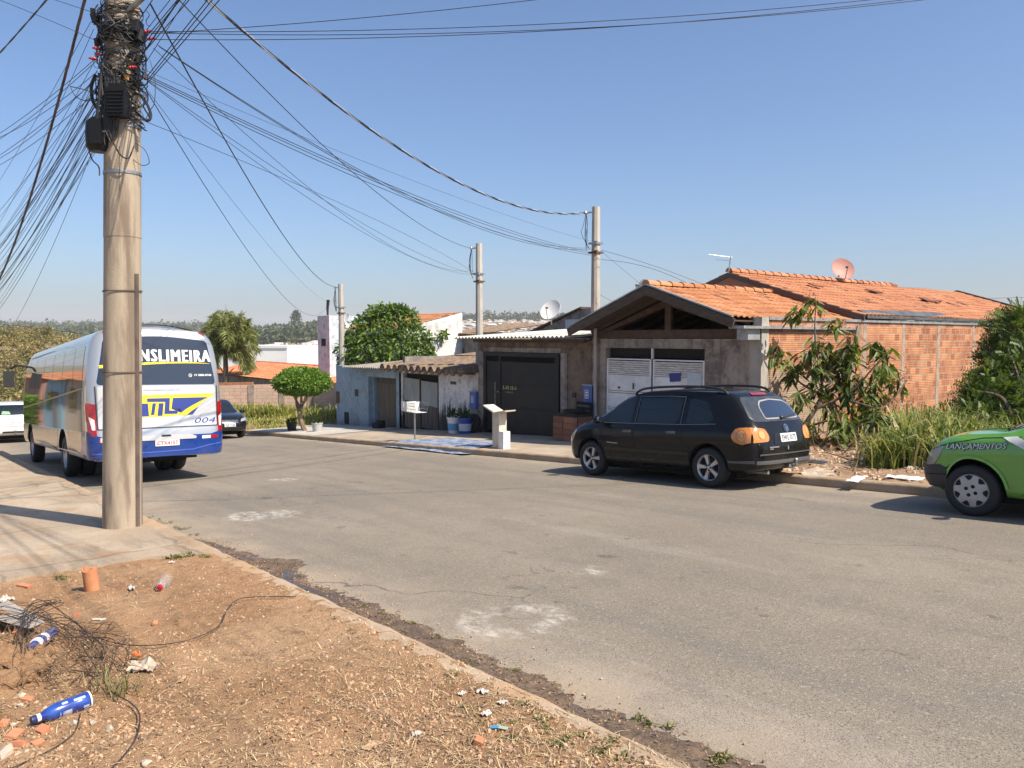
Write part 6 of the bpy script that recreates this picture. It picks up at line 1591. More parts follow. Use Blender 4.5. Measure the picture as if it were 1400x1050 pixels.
# ------------------------------------------------------------------ dishes and aerial
def dish(label, p, r, face, mat, feed=True, mast=.35):
    t = thing('satellite_dish', label, 'satellite dish', p - V((0, 0, mast)))
    f = V(face).normalized(); q = f.to_track_quat('Z', 'Y').to_matrix().to_4x4(); b = MB(); Mx = Matrix.Translation((0, 0, mast)) @ q
    prof = [(.001, 0), (r * .3, r * .02), (r * .6, r * .085), (r * .85, r * .17), (r, r * .235)]
    b.lathe(prof, 32, Mx, cap0=False, cap1=False); b.lathe([(a, h - .012) for a, h in prof][::-1], 32, Mx, cap0=False, cap1=False); b.lathe([(r, r * .235), (r * 1.01, r * .235 - .006), (r, r * .235 - .012)], 32, Mx, cap0=False, cap1=False)
    b.build('reflector', mat, t, smooth=True, angle=60)
    b = MB(); b.tube([(0, 0, 0), (0, 0, mast * .8), Mx @ V((0, 0, -.03))], .022, n=8); b.build('mast', m_steel, t)
    b = MB(); e = Mx @ V((0, -r * .25, r * .95)); b.tube([Mx @ V((0, -r * .98, r * .22)), e], .011, n=6); b.tube([e, e + (Mx @ V((0, .05, -.1)) - Mx @ V((0, 0, 0)))], .03, n=8); b.build('feed_arm', m_black, t)
    return t
m_dish_r = M('faded_pink_dish', (.42, .20, .16), .6, col2=(.36, .17, .14), vs=3); m_dish_w = M('white_dish', (.66, .65, .62), .5)
dish('faded reddish dish standing on the ridge of the big orange roof', onX(1151, 369, -13.6) , .40, (.80, -.55, .42), m_dish_r)
dish('white dish on a bracket above the corrugated roof', onY(754, 425, 18.5), .40, (.25, -.85, .5), m_dish_w, mast=.5)
dish('small white dish peeping over the ridge of the porch roof', onY(878, 392, 17.0), .22, (-.3, -.8, .4), m_dish_w, mast=.9)
dish('white dish beside the mauve tower', onY(471, 437, 21), .42, (.2, -.75, .6), m_dish_w, mast=.5)
AN = thing('tv_aerial', 'bent rod aerial on the main roof ridge', 'aerial', onX(996, 371, -13.5) - V((0, 0, .05)))
p0 = AN.location; b = MB(); b.tube([(0, 0, 0), onX(999, 351, -13.5) - p0], .016, n=6); b.build('mast', m_steel, AN)
b = MB(); b.tube([onX(1001, 352, -13.5) - p0, onX(969, 348, -13.9) - p0], .012, n=6); b.tube([onX(998, 356, -13.5) - p0, onX(978, 355, -13.9) - p0], .006, n=5); b.build('boom', m_steel, AN)
MA = thing('radio_mast', 'thin bare mast above the palm', 'mast', V((-62, 21, S(-62))))
b = MB(); pt_ = onY(308, 415, 21); b.tube([(pt_.x + 62, 0, 0), (pt_.x + 62, 0, pt_.z - S(-62))], .04, .015, n=6); b.build('rod', m_steel, MA)

# ------------------------------------------------------------------ pavement furniture
def litter_basket(label, p):
    z = far_z(p.x); t = thing('bin_stand', label, 'bin stand', (p.x, p.y, z))
    b = MB(); b.tube([(0, 0, 0), (0, 0, .86)], .026, n=8); b.build('post', m_steel, t, smooth=True)
    b = MB()
    for (x0, x1) in ((-.55, -.06), (.0, .62)):
        for (ya, yb, za, zb_) in ((-.2, -.26, 1.05, 1.34), (.2, .26, 1.05, 1.34)):
            for k in range(4): b.tube([(x0, ya + (yb - ya) * k / 3, za + (zb_ - za) * k / 3), (x1, ya + (yb - ya) * k / 3, za + (zb_ - za) * k / 3)], .008, n=4)
        for k in range(9):
            x = x0 + (x1 - x0) * k / 8; b.tube([(x, -.26, 1.34), (x, -.2, 1.05), (x, .2, 1.05), (x, .26, 1.34)], .007, n=4)
    b.m = 1; b.bx(-.57, -.38, -.27, -.255, 1.08, 1.36); b.bx(-.30, -.06, -.27, -.255, 1.08, 1.36); b.box((-.47, 0, 1.2), (.05, .5, .28)); b.box((-.18, 0, 1.2), (.05, .5, .28))
    b.v = [(x * .62, y * .9, (z - 1.05) * .95 + .86) for x, y, z in b.v]; b.build('basket', [m_steel, m_white], t)
    return t
pb = far_pt(557.5, 604); pb.y = 11.75; litter_basket('wire bin basket on a thin steel post at the kerb before the stained house', pb)
pm = far_pt(681, 612); pm.y = 11.75
BS = thing('concrete_bin_shelf', 'cream concrete pedestal with two tilted shelves at the kerb before the dark gate', 'bin shelf', (pm.x, pm.y, far_z(pm.x)))
m_cream = M('cream_concrete', (.58, .53, .42), .8, col2=(.40, .34, .26), vs=6, lo=.45, hi=.75, bump=.2)
b = MB(); b.prism([(-.13, -.12, 0), (.13, -.12, 0), (.14, -.12, .88), (-.14, -.12, .88)], (0, .24, 0)); b.build('pedestal', m_cream, BS)
b = MB(); b.prism([(-.02, -.17, .865), (-.02, -.17, .905), (-.46, -.17, 1.05), (-.48, -.17, 1.02)], (0, .34, 0)); b.build('shelf', m_cream, BS)
b = MB(); b.prism([(-.0, -.17, .865), (.43, -.17, .94), (.44, -.17, .975), (-.0, -.17, .905)], (0, .34, 0)); b.build('shelf', m_cream, BS)
# rotate shelf unit to lie along the kerb as in the photo
b = MB(); b.bx(.18, .38, -.17, .04, 0, .44); b.bx(.24, .30, -.172, -.17, .10, .26)
tag(W(b, 'white_box', m_white, None, loc=V((pm.x, pm.y, far_z(pm.x)))), 'small white box standing against the concrete pedestal', 'box')

def leaf_quad(b, p, d, n, L, w, droop=.0):
    """pointed leaf: base p, direction d, face normal n"""
    d = d.normalized(); s_ = d.cross(n)
    if s_.length < 1e-4: s_ = d.orthogonal()
    s_.normalize(); n = s_.cross(d)
    dr = V((0, 0, -droop * L))
    a = b.pt(p); m1 = b.pt(p + d * L * .35 + s_ * w * .5 + dr * .2); m2 = b.pt(p + d * L * .35 - s_ * w * .5 + dr * .2); c1 = b.pt(p + d * L * .72 + s_ * w * .36 + dr * .55); c2 = b.pt(p + d * L * .72 - s_ * w * .36 + dr * .55); e = b.pt(p + d * L + dr)
    mid = b.pt(p + d * L * .5 - n * w * .12 + dr * .35)
    b.face([a, m1, mid]); b.face([a, mid, m2]); b.face([m1, c1, mid]); b.face([mid, c2, m2]); b.face([c1, e, mid]); b.face([mid, e, c2])
def leaf_simple(b, p, d, n, L, w):
    d = d.normalized(); s_ = d.cross(n)
    if s_.length < 1e-4: s_ = d.orthogonal()
    s_.normalize(); b.face([b.pt(p), b.pt(p + d * L * .5 + s_ * w * .5), b.pt(p + d * L), b.pt(p + d * L * .5 - s_ * w * .5)])
def rv(r): 
    while True:
        v = V((r.uniform(-1, 1), r.uniform(-1, 1), r.uniform(-1, 1)))
        if .05 < v.length < 1: return v.normalized()

def pot_plant(name, label, p, potmat, r, h, kind='bush', group=None, hl=.5):
    t = thing(name, label, 'potted plant', (p.x, p.y, far_z(p.x) + .0), group=group); b = MB()
    b.lathe([(r * .8, 0), (r, h * .9), (r * 1.06, h * .92), (r * 1.06, h), (r * .9, h), (r * .88, h - .04)], 20); b.build('pot', potmat, t, smooth=True)
    b = MB(); q = random.Random(int(p.x * 100))
    for i in range(46):
        b.r = q.random(); d = rv(q); d.z = abs(d.z) + .5; leaf_quad(b, V((d.x * r * .5, d.y * r * .5, h - .05 + q.random() * hl * .5)), d, rv(q), q.uniform(.2, .45) * hl * 1.2, .05, .2)
    b.build('foliage', m_leaf_pot, t)
    return t
m_leaf_pot = leaf_mat('pot_leaves', (.012, .03, .008), (.06, .11, .025))
bk = far_pt(605, 596)
for (dx, label, col, band) in ((-.32, 'white paint bucket with blue band used as a planter by the stained wall', m_white, True), (.22, 'blue paint bucket used as a planter by the stained wall', M('blue_bucket', (.03, .07, .28), .5), False)):
    p = V((bk.x - .35 + dx * 1.15, 14.2, 0)); t = pot_plant('bucket_planter', label, p, col, .22, .52, hl=.55)
    b = MB(); b.lathe([(.194, .10), (.212, .33)], 20, cap0=False, cap1=False); b.build('label_band', M('bucket_band', (.12, .32, .55), .5) if band else M('bucket_panel', (.45, .50, .58), .5), t, smooth=True)
b = MB(); p = onY(643, 588, 14.45)
ty = MB(); ty.lathe([(.18, -.09), (.29, -.1), (.32, -.05), (.32, .05), (.29, .1), (.18, .09)], 28, Matrix.Rotation(PI / 2 - .2, 4, 'X'), closed=True)
tag(ty.build('old_tyre', m_tyre, None, smooth=True, loc=V((p.x, 14.55, far_z(p.x) + .3))), 'old tyre leaning on the sooty foot of the stained wall', 'tyre')
p = onY(776, 600, 13.9); BP = thing('brick_planter', 'square planter of loose clay bricks right of the dark gate', 'planter', (p.x, 14.1, far_z(p.x)))
b = MB(); q = random.Random(5)
for k in range(4):
    for (dx, dy, sx, sy) in ((-.2, -.3, .38, .14), (.2, -.3, .38, .14), (-.33, .05, .14, .5), (.33, .05, .14, .5)): b.r = q.random(); b.box((dx + q.uniform(-.01, .01), dy, .09 + k * .16), (sx, sy, .15), Matrix.Rotation(q.uniform(-.04, .04), 3, 'Z'))
b.build('brickwork', M('loose_bricks', (.22, .10, .06), .9, rnd=.3, bump=.3), BP)
b = MB(); b.bx(-.34, .34, -.25, .3, .60, .72); b.lathe([(.26, .72), (.30, .80), (.22, .83)], 16); b.build('tray', m_black, BP)
p = onY(793, 590, 14.3); b = MB()
b.box((0, 0, .5), (.55, .06, 1.0)); b.m = 1
for i in range(7): b.box((0, -.035, .12 + i * .13), (.46, .02, .06))
tag(b.build('metal_grille', [m_dark, M('grille_grey', (.06, .06, .06), .5)], None, loc=V((p.x, 14.45, far_z(p.x)))), 'dark metal grille panel leaning right of the brick planter', 'grille')
# blue and white tarpaulin spread over the pavement edge
cn = [far_pt(557, 609), far_pt(612, 600), far_pt(664, 611), far_pt(652, 621), far_pt(600, 615)]
b = MB(); nu, nv = 44, 26; A_, B_, C_, D_ = (V((-19.75, 10.98, 0)), V((-18.6, 12.75, 0)), V((-15.55, 12.3, 0)), V((-15.35, 10.80, 0))); rows = []
for i in range(nu + 1):
    u = i / nu; row = []
    for j in range(nv + 1):
        v = j / nv; q = (A_.lerp(D_, u)).lerp(B_.lerp(C_, u), v); 
        e = .06 * noise.noise(V((u * 6, v * 5, 2))); q.x += e; q.y += e * (1 - v)
        k = sstep(11.12, 11.36, q.y); z = road_z(q.x, q.y) * (1 - k) + far_z(q.x) * k + .02 + .035 * max(0, noise.noise(V((q.x * 1.6, q.y * 2.4, 8))) + .25) + .022 * abs(noise.noise(V((q.x * 5, q.y * 6, 1))))
        row.append(b.pt((q.x, q.y, z)))
    rows.append(row)
for A, B in zip(rows, rows[1:]):
    for j in range(nv): b.face([A[j], B[j], B[j + 1], A[j + 1]])
m, nt, bs = new_mat('tarpaulin'); k = N(nt); p_ = k.pos()
c = k.mix(k.ss(k.noise(k.map(p_, (1.2, 2.4, 1)), 2.2, 7, .7), .38, .60), (.30, .34, .41, 1), (.12, .165, .27, 1)); c = k.mix(k.ss(k.noise(p_, 3.4, 7, .7), .54, .66), c, (.46, .46, .46, 1))
k.put(bs.inputs['Base Color'], c); bs.inputs['Roughness'].default_value = .6
tag(b.build('tarpaulin', m, None, smooth=True, angle=60), 'crumpled blue and white tarpaulin spread over the far kerb', 'tarpaulin')
b = MB(); b.box((0, 0, .1), (.5, .3, .2)); b.box((.1, .05, .25), (.25, .2, .12), Matrix.Rotation(.4, 3, 'Z')); p = far_pt(478, 589)
tag(b.build('cloth_bundle', m_dark, None, loc=V((p.x, 14.3, far_z(p.x)))), 'dark bundle on the pavement in front of the blue wall', 'bundle')
# ------------------------------------------------------------------ vegetation
m_mango = leaf_mat('broad_leaves', (.024, .046, .011), (.18, .23, .048), (.28, .13, .06), .14, .3)
m_bush = leaf_mat('fine_leaves', (.020, .045, .012), (.15, .22, .05), (.16, .13, .03), .05, .35)
m_topi = leaf_mat('hedge_leaves', (.04, .10, .012), (.20, .33, .045), None, .05, .3)
m_lime = leaf_mat('glossy_leaves', (.020, .055, .010), (.19, .29, .055), (.22, .22, .05), .06, .3, .4)
m_palm = leaf_mat('palm_leaflets', (.085, .115, .03), (.30, .33, .11), (.26, .20, .10), .1, .25)
m_grass = leaf_mat('tall_grass', (.045, .085, .014), (.25, .30, .075), (.45, .36, .17), .24, .3)
m_grass2 = leaf_mat('lot_grass', (.11, .16, .025), (.32, .34, .07), (.40, .33, .14), .25, .3)
m_weed = leaf_mat('kerb_weeds', (.045, .07, .02), (.17, .19, .06), (.34, .25, .13), .4, .2)
m_dry = leaf_mat('dry_leaves', (.14, .065, .035), (.34, .17, .09), None, .05, .2)
m_scrub = leaf_mat('golden_scrub', (.085, .085, .026), (.27, .22, .075), (.30, .20, .07), .2, .15)
m_wood_far = leaf_mat('far_woodland', (.030, .050, .020), (.075, .098, .036), None, .05, .05)

def dirs_fan(r): return rv(r)
# mango sapling against the wall
rr = random.Random(77)
MG = thing('mango_tree', 'straggly young tree with drooping olive leaves growing at the brick wall behind the black car', 'tree', V((-8.65, 14.9, far_z(-8.65))))
tb = MB(); cr_b = MB(); base = MG.location.copy()
def P(px, py, D): return at(px, py, D) - base
def limb(pts, r0, r1): tb.tube(bez(pts, 5), r0, r1, n=8)
limb([V((0, 0, -.1)), P(1092, 596, 16.6), P(1108, 570, 16.5), P(1122, 546, 16.5)], .065, .045)
limb([P(1122, 546, 16.5), P(1124, 510, 16.5), P(1116, 480, 16.5), P(1114, 445, 16.5), P(1116, 412, 16.5)], .034, .008)
limb([P(1112, 560, 16.5), P(1140, 548, 16.4), P(1168, 532, 16.2), P(1192, 505, 16.1), P(1215, 480, 16)], .038, .01)
limb([P(1124, 520, 16.5), P(1146, 495, 16.6), P(1160, 470, 16.6)], .03, .01)
limb([P(1150, 545, 16.4), P(1176, 552, 16.0), P(1205, 560, 15.8)], .03, .012)
limb([P(1122, 540, 16.5), P(1090, 520, 16.8), P(1075, 495, 16.9)], .028, .01)
limb([P(1185, 620, 15.6), P(1195, 590, 15.6), P(1200, 566, 15.7), P(1222, 545, 15.8), P(1240, 520, 15.9)], .03, .012)
limb([P(1100, 585, 16.5), P(1135, 575, 16.2), P(1150, 585, 16)], .03, .01)
tb.build('trunk', m_bark, MG, smooth=True)
cl = [(1113, 418, .9), (1092, 428, .8), (1142, 440, .9), (1066, 488, .8), (1060, 482, .6), (1098, 490, 1.1), (1110, 472, .8), (1128, 476, 1.0), (1145, 486, 1.2), (1083, 508, 1.2), (1118, 506, 1.1), (1140, 508, 1.3), (1152, 500, 1.1), (1165, 492, .8), (1162, 476, .9), (1166, 466, .6), (1200, 472, 1.1), (1212, 482, .9), (1214, 500, 1.2), (1205, 506, .9), (1230, 528, 1.0), (1112, 530, 1.0), (1095, 545, 1.0), (1136, 530, .9), (1150, 520, 1.2), (1190, 530, 1.2), (1176, 520, 1.1), (1180, 545, 1.1), (1205, 545, 1.0), (1105, 585, 1.2), (1112, 600, 1.0), (1145, 565, 1.2), (1158, 578, 1.2), (1150, 595, 1.0), (1195, 572, 1.3), (1210, 585, 1.3), (1200, 605, 1.2), (1188, 560, 1.0), (1225, 575, 1.0), (1215, 610, 1.0), (1135, 548, .9), (1126, 492, 1.1), (1158, 535, .9), (1170, 560, .8)]
for (px, py, s) in cl:
    D = 16.4 + rr.uniform(-.35, .35) - (.6 if py > 560 and px > 1140 else 0); o = P(px + rr.uniform(-3, 3), py + rr.uniform(-3, 3), D)
    nl = int(32 * s); shade = rr.uniform(-.12, .12)
    for i in range(nl):
        d = rv(rr); d.z = d.z * .5 - .55; cr_b.r = max(0, min(.86, rr.random() * .86 + shade)) if rr.random() > .09 else .97
        leaf_quad(cr_b, o + rv(rr) * .15, d, V((rr.uniform(-.6, .6), rr.uniform(-.6, .6), 1)), rr.uniform(.20, .36), rr.uniform(.06, .095), rr.uniform(.1, .45))
cr_b.build('crown', m_mango, MG)
b = MB()
for (px, py, s) in ((1108, 405, .16), (1150, 440, .14), (1122, 430, .12), (1235, 515, .2), (1210, 555, .22), (1225, 595, .35), (1205, 600, .35), (1238, 550, .2), (1100, 435, .12), (1165, 455, .14), (1190, 500, .12), (1228, 620, .25), (1180, 610, .18)):
    o = P(px, py, 15.9)
    for i in range(int(260 * s)): b.r = rr.random(); leaf_simple(b, o + rv(rr) * s * rr.random() ** .5, rv(rr), rv(rr), rr.uniform(.03, .09), .02)
b.build('dry_flower_sprays', m_dry, MG)
# fallen bare branches under it
b = MB()
for i in range(46):
    x = rr.uniform(-8.9, -6.2); y = rr.uniform(13.1, 15.6); z = rub_z(x, y); a = rr.uniform(0, PI); L = rr.uniform(.4, 1.3); h = rr.uniform(.05, .45)
    b.tube(bez([(x, y, z), (x + math.cos(a) * L * .5, y + math.sin(a) * L * .3, z + h), (x + math.cos(a) * L, y + math.sin(a) * L * .6, z + h * .3)], 4), rr.uniform(.006, .018), .004, n=5)
tag(b.build('brushwood', M('dead_twigs', (.17, .10, .06), .9, col2=(.09, .055, .035), vs=9), None), 'heap of fallen dead twigs under the straggly tree', 'brushwood', kind='stuff')

# big fine-leaved shrub at the right
SHB = V((-5.6, 18.2, rub_z(-5.6, 18)))
SH = thing('feathery_shrub', 'large dark feathery shrub rising over the brick wall at the right edge', 'shrub', SHB)
b = MB()
for (px, py, D) in ((1352, 560, 16.8), (1380, 520, 17), (1375, 470, 17.2), (1410, 450, 17.2), (1340, 535, 16.4), (1420, 540, 16.5)):
    b.tube(bez([V((rr.uniform(-.2, .2), rr.uniform(-.2, .2), -.1)), (at(px, py, D) - SHB) * .5 + V((0, 0, .3)), at(px, py, D) - SHB], 6), .06, .012, n=6)
b.build('stems', m_bark, SH, smooth=True)
b = MB()
lobes = [(1400, 452, 17.6, .72), (1384, 478, 17.5, .55), (1405, 500, 17.2, .85), (1372, 466, 17.8, .26), (1368, 495, 17.6, .30), (1440, 470, 17.4, 1.0), (1445, 540, 16.6, 1.1), (1358, 535, 16.9, .42), (1342, 550, 16.7, .36), (1378, 550, 16.6, .62), (1405, 570, 16.3, .7), (1358, 572, 16.6, .42), (1335, 538, 16.9, .24), (1400, 434, 17.8, .30), (1376, 444, 17.9, .2), (1450, 600, 16, 1.1), (1340, 578, 16.3, .36), (1328, 562, 16.6, .26), (1370, 592, 16.1, .45), (1398, 600, 16, .55), (1348, 518, 17, .22), (1365, 512, 17, .3)]
for (px, py, D, R_) in lobes:
    c0 = at(px, py, D) - SHB
    for i in range(int(165 * R_ / .6)):
        d = rv(rr); p = c0 + V((d.x, d.y, d.z * .8)) * R_ * (rr.random() ** .35)
        # a pinnate spray: paired leaflets along a short drooping stalk
        ax = (rv(rr) + d * 1.2 + V((0, 0, .25))).normalized(); L = rr.uniform(.22, .40); up = rv(rr); sd_ = ax.cross(up).normalized(); b.r = max(0, min(.93, rr.gauss(.45, .22)))
        if rr.random() < .012: b.r = .99
        for j in range(7):
            q = p + ax * L * (j / 6.5) - V((0, 0, .12 * L * (j / 6) ** 2))
            for s_ in (1, -1): leaf_simple(b, q, sd_ * s_ + ax * .5, up, rr.uniform(.08, .13), .032)
b.build('crown', m_bush, SH)

# tall grass on the right lot: uncountable
def grass(b, x, y, z, h, n, spread, lean_=.5, wd=.014):
    for i in range(n):
        a = rr.uniform(0, 2 * PI); o = V((x + rr.gauss(0, spread), y + rr.gauss(0, spread), z - .02)); L = h * rr.uniform(.55, 1.15); k = lean_ * rr.uniform(.2, 1.3)
        hx_ = V((math.cos(a), math.sin(a), 0)); s_ = V((-math.sin(a), math.cos(a), 0)) * wd * rr.uniform(.7, 1.3); b.r = rr.random()
        pts = [o, o + V((0, 0, L * .45)) + hx_ * L * k * .15, o + V((0, 0, L * .8)) + hx_ * L * k * .5, o + V((0, 0, L * (.92 - k * .25))) + hx_ * L * k * 1.0]
        w_ = [.8, 1, .7, .05]; ids = []
        for p, q in zip(pts, w_): ids.append((b.pt(p - s_ * q), b.pt(p + s_ * q)))
        for A, B in zip(ids, ids[1:]): b.face([A[0], A[1], B[1], B[0]])
b = MB()
for i in range(150):
    px = rr.uniform(1225, 1350) if rr.random() < .85 else rr.uniform(1350, 1420); py = rr.uniform(602, 634); p = onP(px, py, GR, 0, -.14)
    if p.x < -9.5: continue
    grass(b, p.x, p.y, rub_z(p.x, p.y), rr.uniform(.35, .85) * (1.2 if 1240 < px < 1325 else .6), 30, .18, .85)
for i in range(60):
    p = onP(rr.uniform(1200, 1300), rr.uniform(622, 640), GR, 0, -.14); grass(b, p.x, p.y, rub_z(p.x, p.y), rr.uniform(.3, .7), 30, .15, .7)
for i in range(60):
    grass(b, rr.uniform(-9.3, -3), rr.uniform(15.5, 21), far_z(-6), rr.uniform(.4, .8), 22, .25, .6)
tag(b.build('tall_grass', m_grass, None), 'tall yellowing grass in front of the brick wall', 'grass', kind='stuff')
b = MB()
for i in range(270):
    x = rr.uniform(-44, -31.3); y = rr.uniform(12.1, 19)
    if (V((x, y, 0)) - LA).dot(ln_) < .3: continue
    if y < 13.2 and rr.random() < .6: continue
    grass(b, x, y, lot_z(x, y), rr.uniform(.12, .32) + (.25 if x > -35 and y > 15 else 0), 24, .3, .8, .02)
for i in range(60):
    q = LA + ld * rr.uniform(1, 9) + ln_ * rr.uniform(.3, 1.4); grass(b, q.x, q.y, lot_z(-39, 16.5), rr.uniform(.4, .75), 26, .3, .8, .02)
tag(b.build('lot_grass', m_grass2, None), 'sunlit yellow green grass of the empty lot before the brown wall', 'grass', kind='stuff')
# weeds along the gutter and verge edge
b = MB()
def weed(p, s, n=26):
    s *= .62
    for i in range(n):
        d = rv(rr); d.z = abs(d.z) * .8 + .2; b.r = rr.random(); leaf_quad(b, p + V((rr.gauss(0, s * .4), rr.gauss(0, s * .4), .0)), d, V((0, 0, 1)) + rv(rr) * .4, s * rr.uniform(.5, 1.1), s * rr.uniform(.16, .3), .25)
for (px, py, s) in ((237, 763, .10), (250, 760, .09), (262, 758, .08), (83, 790, .07), (280, 762, .06)):
    for k in range(4): p = near_pt(px + rr.uniform(-7, 7), py + rr.uniform(-2, 2)); p.z = verge_z(p.x, p.y); weed(p, s)
for (px, py, s) in ((205, 708, .05), (215, 712, .05), (228, 716, .06), (240, 722, .06), (252, 725, .06), (266, 732, .05), (500, 830, .04), (520, 842, .04), (600, 872, .04), (870, 986, .05), (886, 992, .05), (915, 996, .05), (700, 918, .04), (990, 1040, .07), (975, 1046, .06), (640, 905, .04), (560, 852, .04)):
    for k in range(3): p = road_pt(px + rr.uniform(-6, 6), py + rr.uniform(-2, 2)); p.z = road_z(p.x, p.y) + .01; weed(p, s, 18)
for (px, py, s) in ((40, 1000, .0), (640, 970, .06), (655, 985, .05), (720, 965, .06), (735, 985, .07), (750, 1000, .07), (760, 1020, .08), (820, 1030, .08), (850, 1040, .07), (700, 1010, .06), (790, 1010, .06), (460, 850, .04), (430, 842, .04), (480, 865, .04), (620, 925, .05), (840, 1020, .06), (690, 990, .05)):
    if s:
        for k in range(3): p = near_pt(px + rr.uniform(-14, 14), py + rr.uniform(-5, 5)); p.z = verge_z(p.x, p.y); weed(p, s * .8, 14)
for (px, py) in ((150, 948), (160, 940), (175, 945), (140, 935)):
    p = near_pt(px, py); grass(b, p.x, p.y, verge_z(p.x, p.y), .13, 18, .05, 1.1, .0025)
for i in range(26):
    x = rr.uniform(-12, -4); p = V((x, 11.2, road_z(x, 11.15) + .02)); weed(p, .06, 8)
tag(b.build('kerb_weeds', m_weed, None), 'small green weeds along the gutter and the edge of the soil', 'weeds', kind='stuff')

# clipped round tree
tp = far_pt(411, 590); TP = thing('topiary_tree', 'small tree clipped into a flat green cushion at the kerb of the empty lot', 'tree', V((-28.0, 12.3, far_z(-28))))
tl = TP.location.copy(); b = MB()
def T(px, py, D): return at(px, py, D) - tl
D0 = 29.5
b.tube(bez([V((0, 0, -.1)), T(411, 575, D0), T(410, 560, D0), T(413, 552, D0)], 5), .10, .08, n=8)
for (pts) in ([(411, 560), (404, 545), (400, 533), (394, 526)], [(412, 556), (420, 543), (428, 530), (434, 522)], [(412, 550), (412, 538), (410, 524)], [(410, 565), (405, 552), (407, 535)], [(411, 560), (416, 548), (420, 532)]):
    b.tube(bez([T(px, py, D0 + rr.uniform(-.4, .4)) for px, py in pts], 5), .055, .025, n=7)
b.build('trunk', M('tan_bark', (.30, .22, .15), .9, col2=(.17, .12, .085), vs=9, stretch=(1, 1, .25), bump=.5), TP, smooth=True)
c0 = T(413, 524, D0); b = MB(); ax_ = V((1.03, 1.02, .55))
for i in range(11500):
    d = rv(rr); f = 1 + .14 * noise.noise(d * 2.6) + .09 * noise.noise(d * 8); rad_ = f * (rr.uniform(.86, 1.03) if rr.random() < .8 else rr.uniform(.4, .9))
    zz = d.z if d.z > 0 else d.z * .78
    p = c0 + V((d.x * ax_.x, d.y * ax_.y, zz * ax_.z)) * rad_; b.r = max(0, min(.94, rr.gauss(.5, .2)))
    leaf_simple(b, p, (rv(rr) + V((d.x, d.y, d.z * 2)) * .8), rv(rr) + V((d.x, d.y, d.z * 2)), rr.uniform(.08, .14), .06)
b.build('crown', m_topi, TP)
pA = onP(403, 589, GR, 0, -.16); pB = onP(420, 587, GR, 0, -.16)
for (p, label, mt_) in ((V((-28.9, 12.1, 0)), 'dark pot at the foot of the clipped tree', m_black), (V((-27.1, 12.35, 0)), 'pale bucket at the foot of the clipped tree', M('grey_bucket', (.40, .40, .39), .6))):
    pot_plant('flower_pot', label, p, mt_, .2, .32, hl=.35)

# leafy tree in the yard of the blue house
LB = V((-29.2, 17.2, far_z(-29.2))); LT = thing('leafy_tree', 'broad leafy green tree rising behind the blue house front', 'tree', LB)
b = MB(); D0 = 34.2
def T(px, py, D): return at(px, py, D) - LB
b.tube([V((0, 0, -.1)), T(520, 500, D0), T(525, 480, D0)], .17, .13, n=8)
for (px, py) in ((490, 470), (510, 445), (548, 440), (575, 470), (545, 424), (500, 490), (560, 480)): b.tube(bez([T(522, 492, D0), T((522 + px) / 2, (492 + py) / 2 + 4, D0), T(px, py, D0 + rr.uniform(-.8, .8))], 5), .08, .02, n=6)
b.build('trunk', m_bark, LT, smooth=True)
b = MB()
for (px, py, R_, dd) in ((500, 452, .8, 0), (525, 442, .9, 0), (545, 450, .85, 0), (565, 462, .75, 0), (490, 475, .85, -.3), (515, 475, 1.1, -.4), (545, 478, 1.1, -.4), (572, 482, .7, 0), (480, 490, .55, -.3), (505, 495, .8, -.6), (535, 498, .8, -.6), (548, 424, .28, 0), (558, 436, .5, .2), (512, 432, .45, 0), (533, 430, .5, .2), (579, 472, .4, .2), (486, 462, .5, 0), (583, 490, .35, 0), (494, 440, .3, .1), (525, 425, .28, 0), (470, 480, .4, 0), (560, 495, .6, -.4), (474, 495, .4, -.2), (551, 421, .16, 0), (536, 421, .18, 0), (506, 430, .22, 0), (585, 462, .22, .1), (478, 462, .24, 0), (588, 480, .2, 0), (515, 424, .16, 0), (570, 444, .22, .1), (562, 428, .14, 0)):
    c0 = T(px, py, D0 + dd)
    for i in range(int(430 * R_ ** 1.6) + 40):
        d = rv(rr); f = rr.random() ** .4 * (1 + .35 * noise.noise(d * 2.4 + V((px, py, 0)))); p = c0 + d * R_ * f; b.r = max(0, min(.93, rr.gauss(.48, .22)))
        leaf_quad(b, p, d + rv(rr) * .9 + V((0, 0, -.2)), rv(rr) + V((0, 0, .9)), rr.uniform(.11, .30), rr.uniform(.06, .13), .2)
b.build('crown', m_lime, LT)
p = onX(603, 457, -31.1); b = MB()
for i in range(60): b.r = rr.random(); leaf_quad(b, p + rv(rr) * .22 + V((.15, 0, 0)), rv(rr), rv(rr), .22, .11, .3)
b.build('climber', m_lime, H5).location = -wloc(H5)
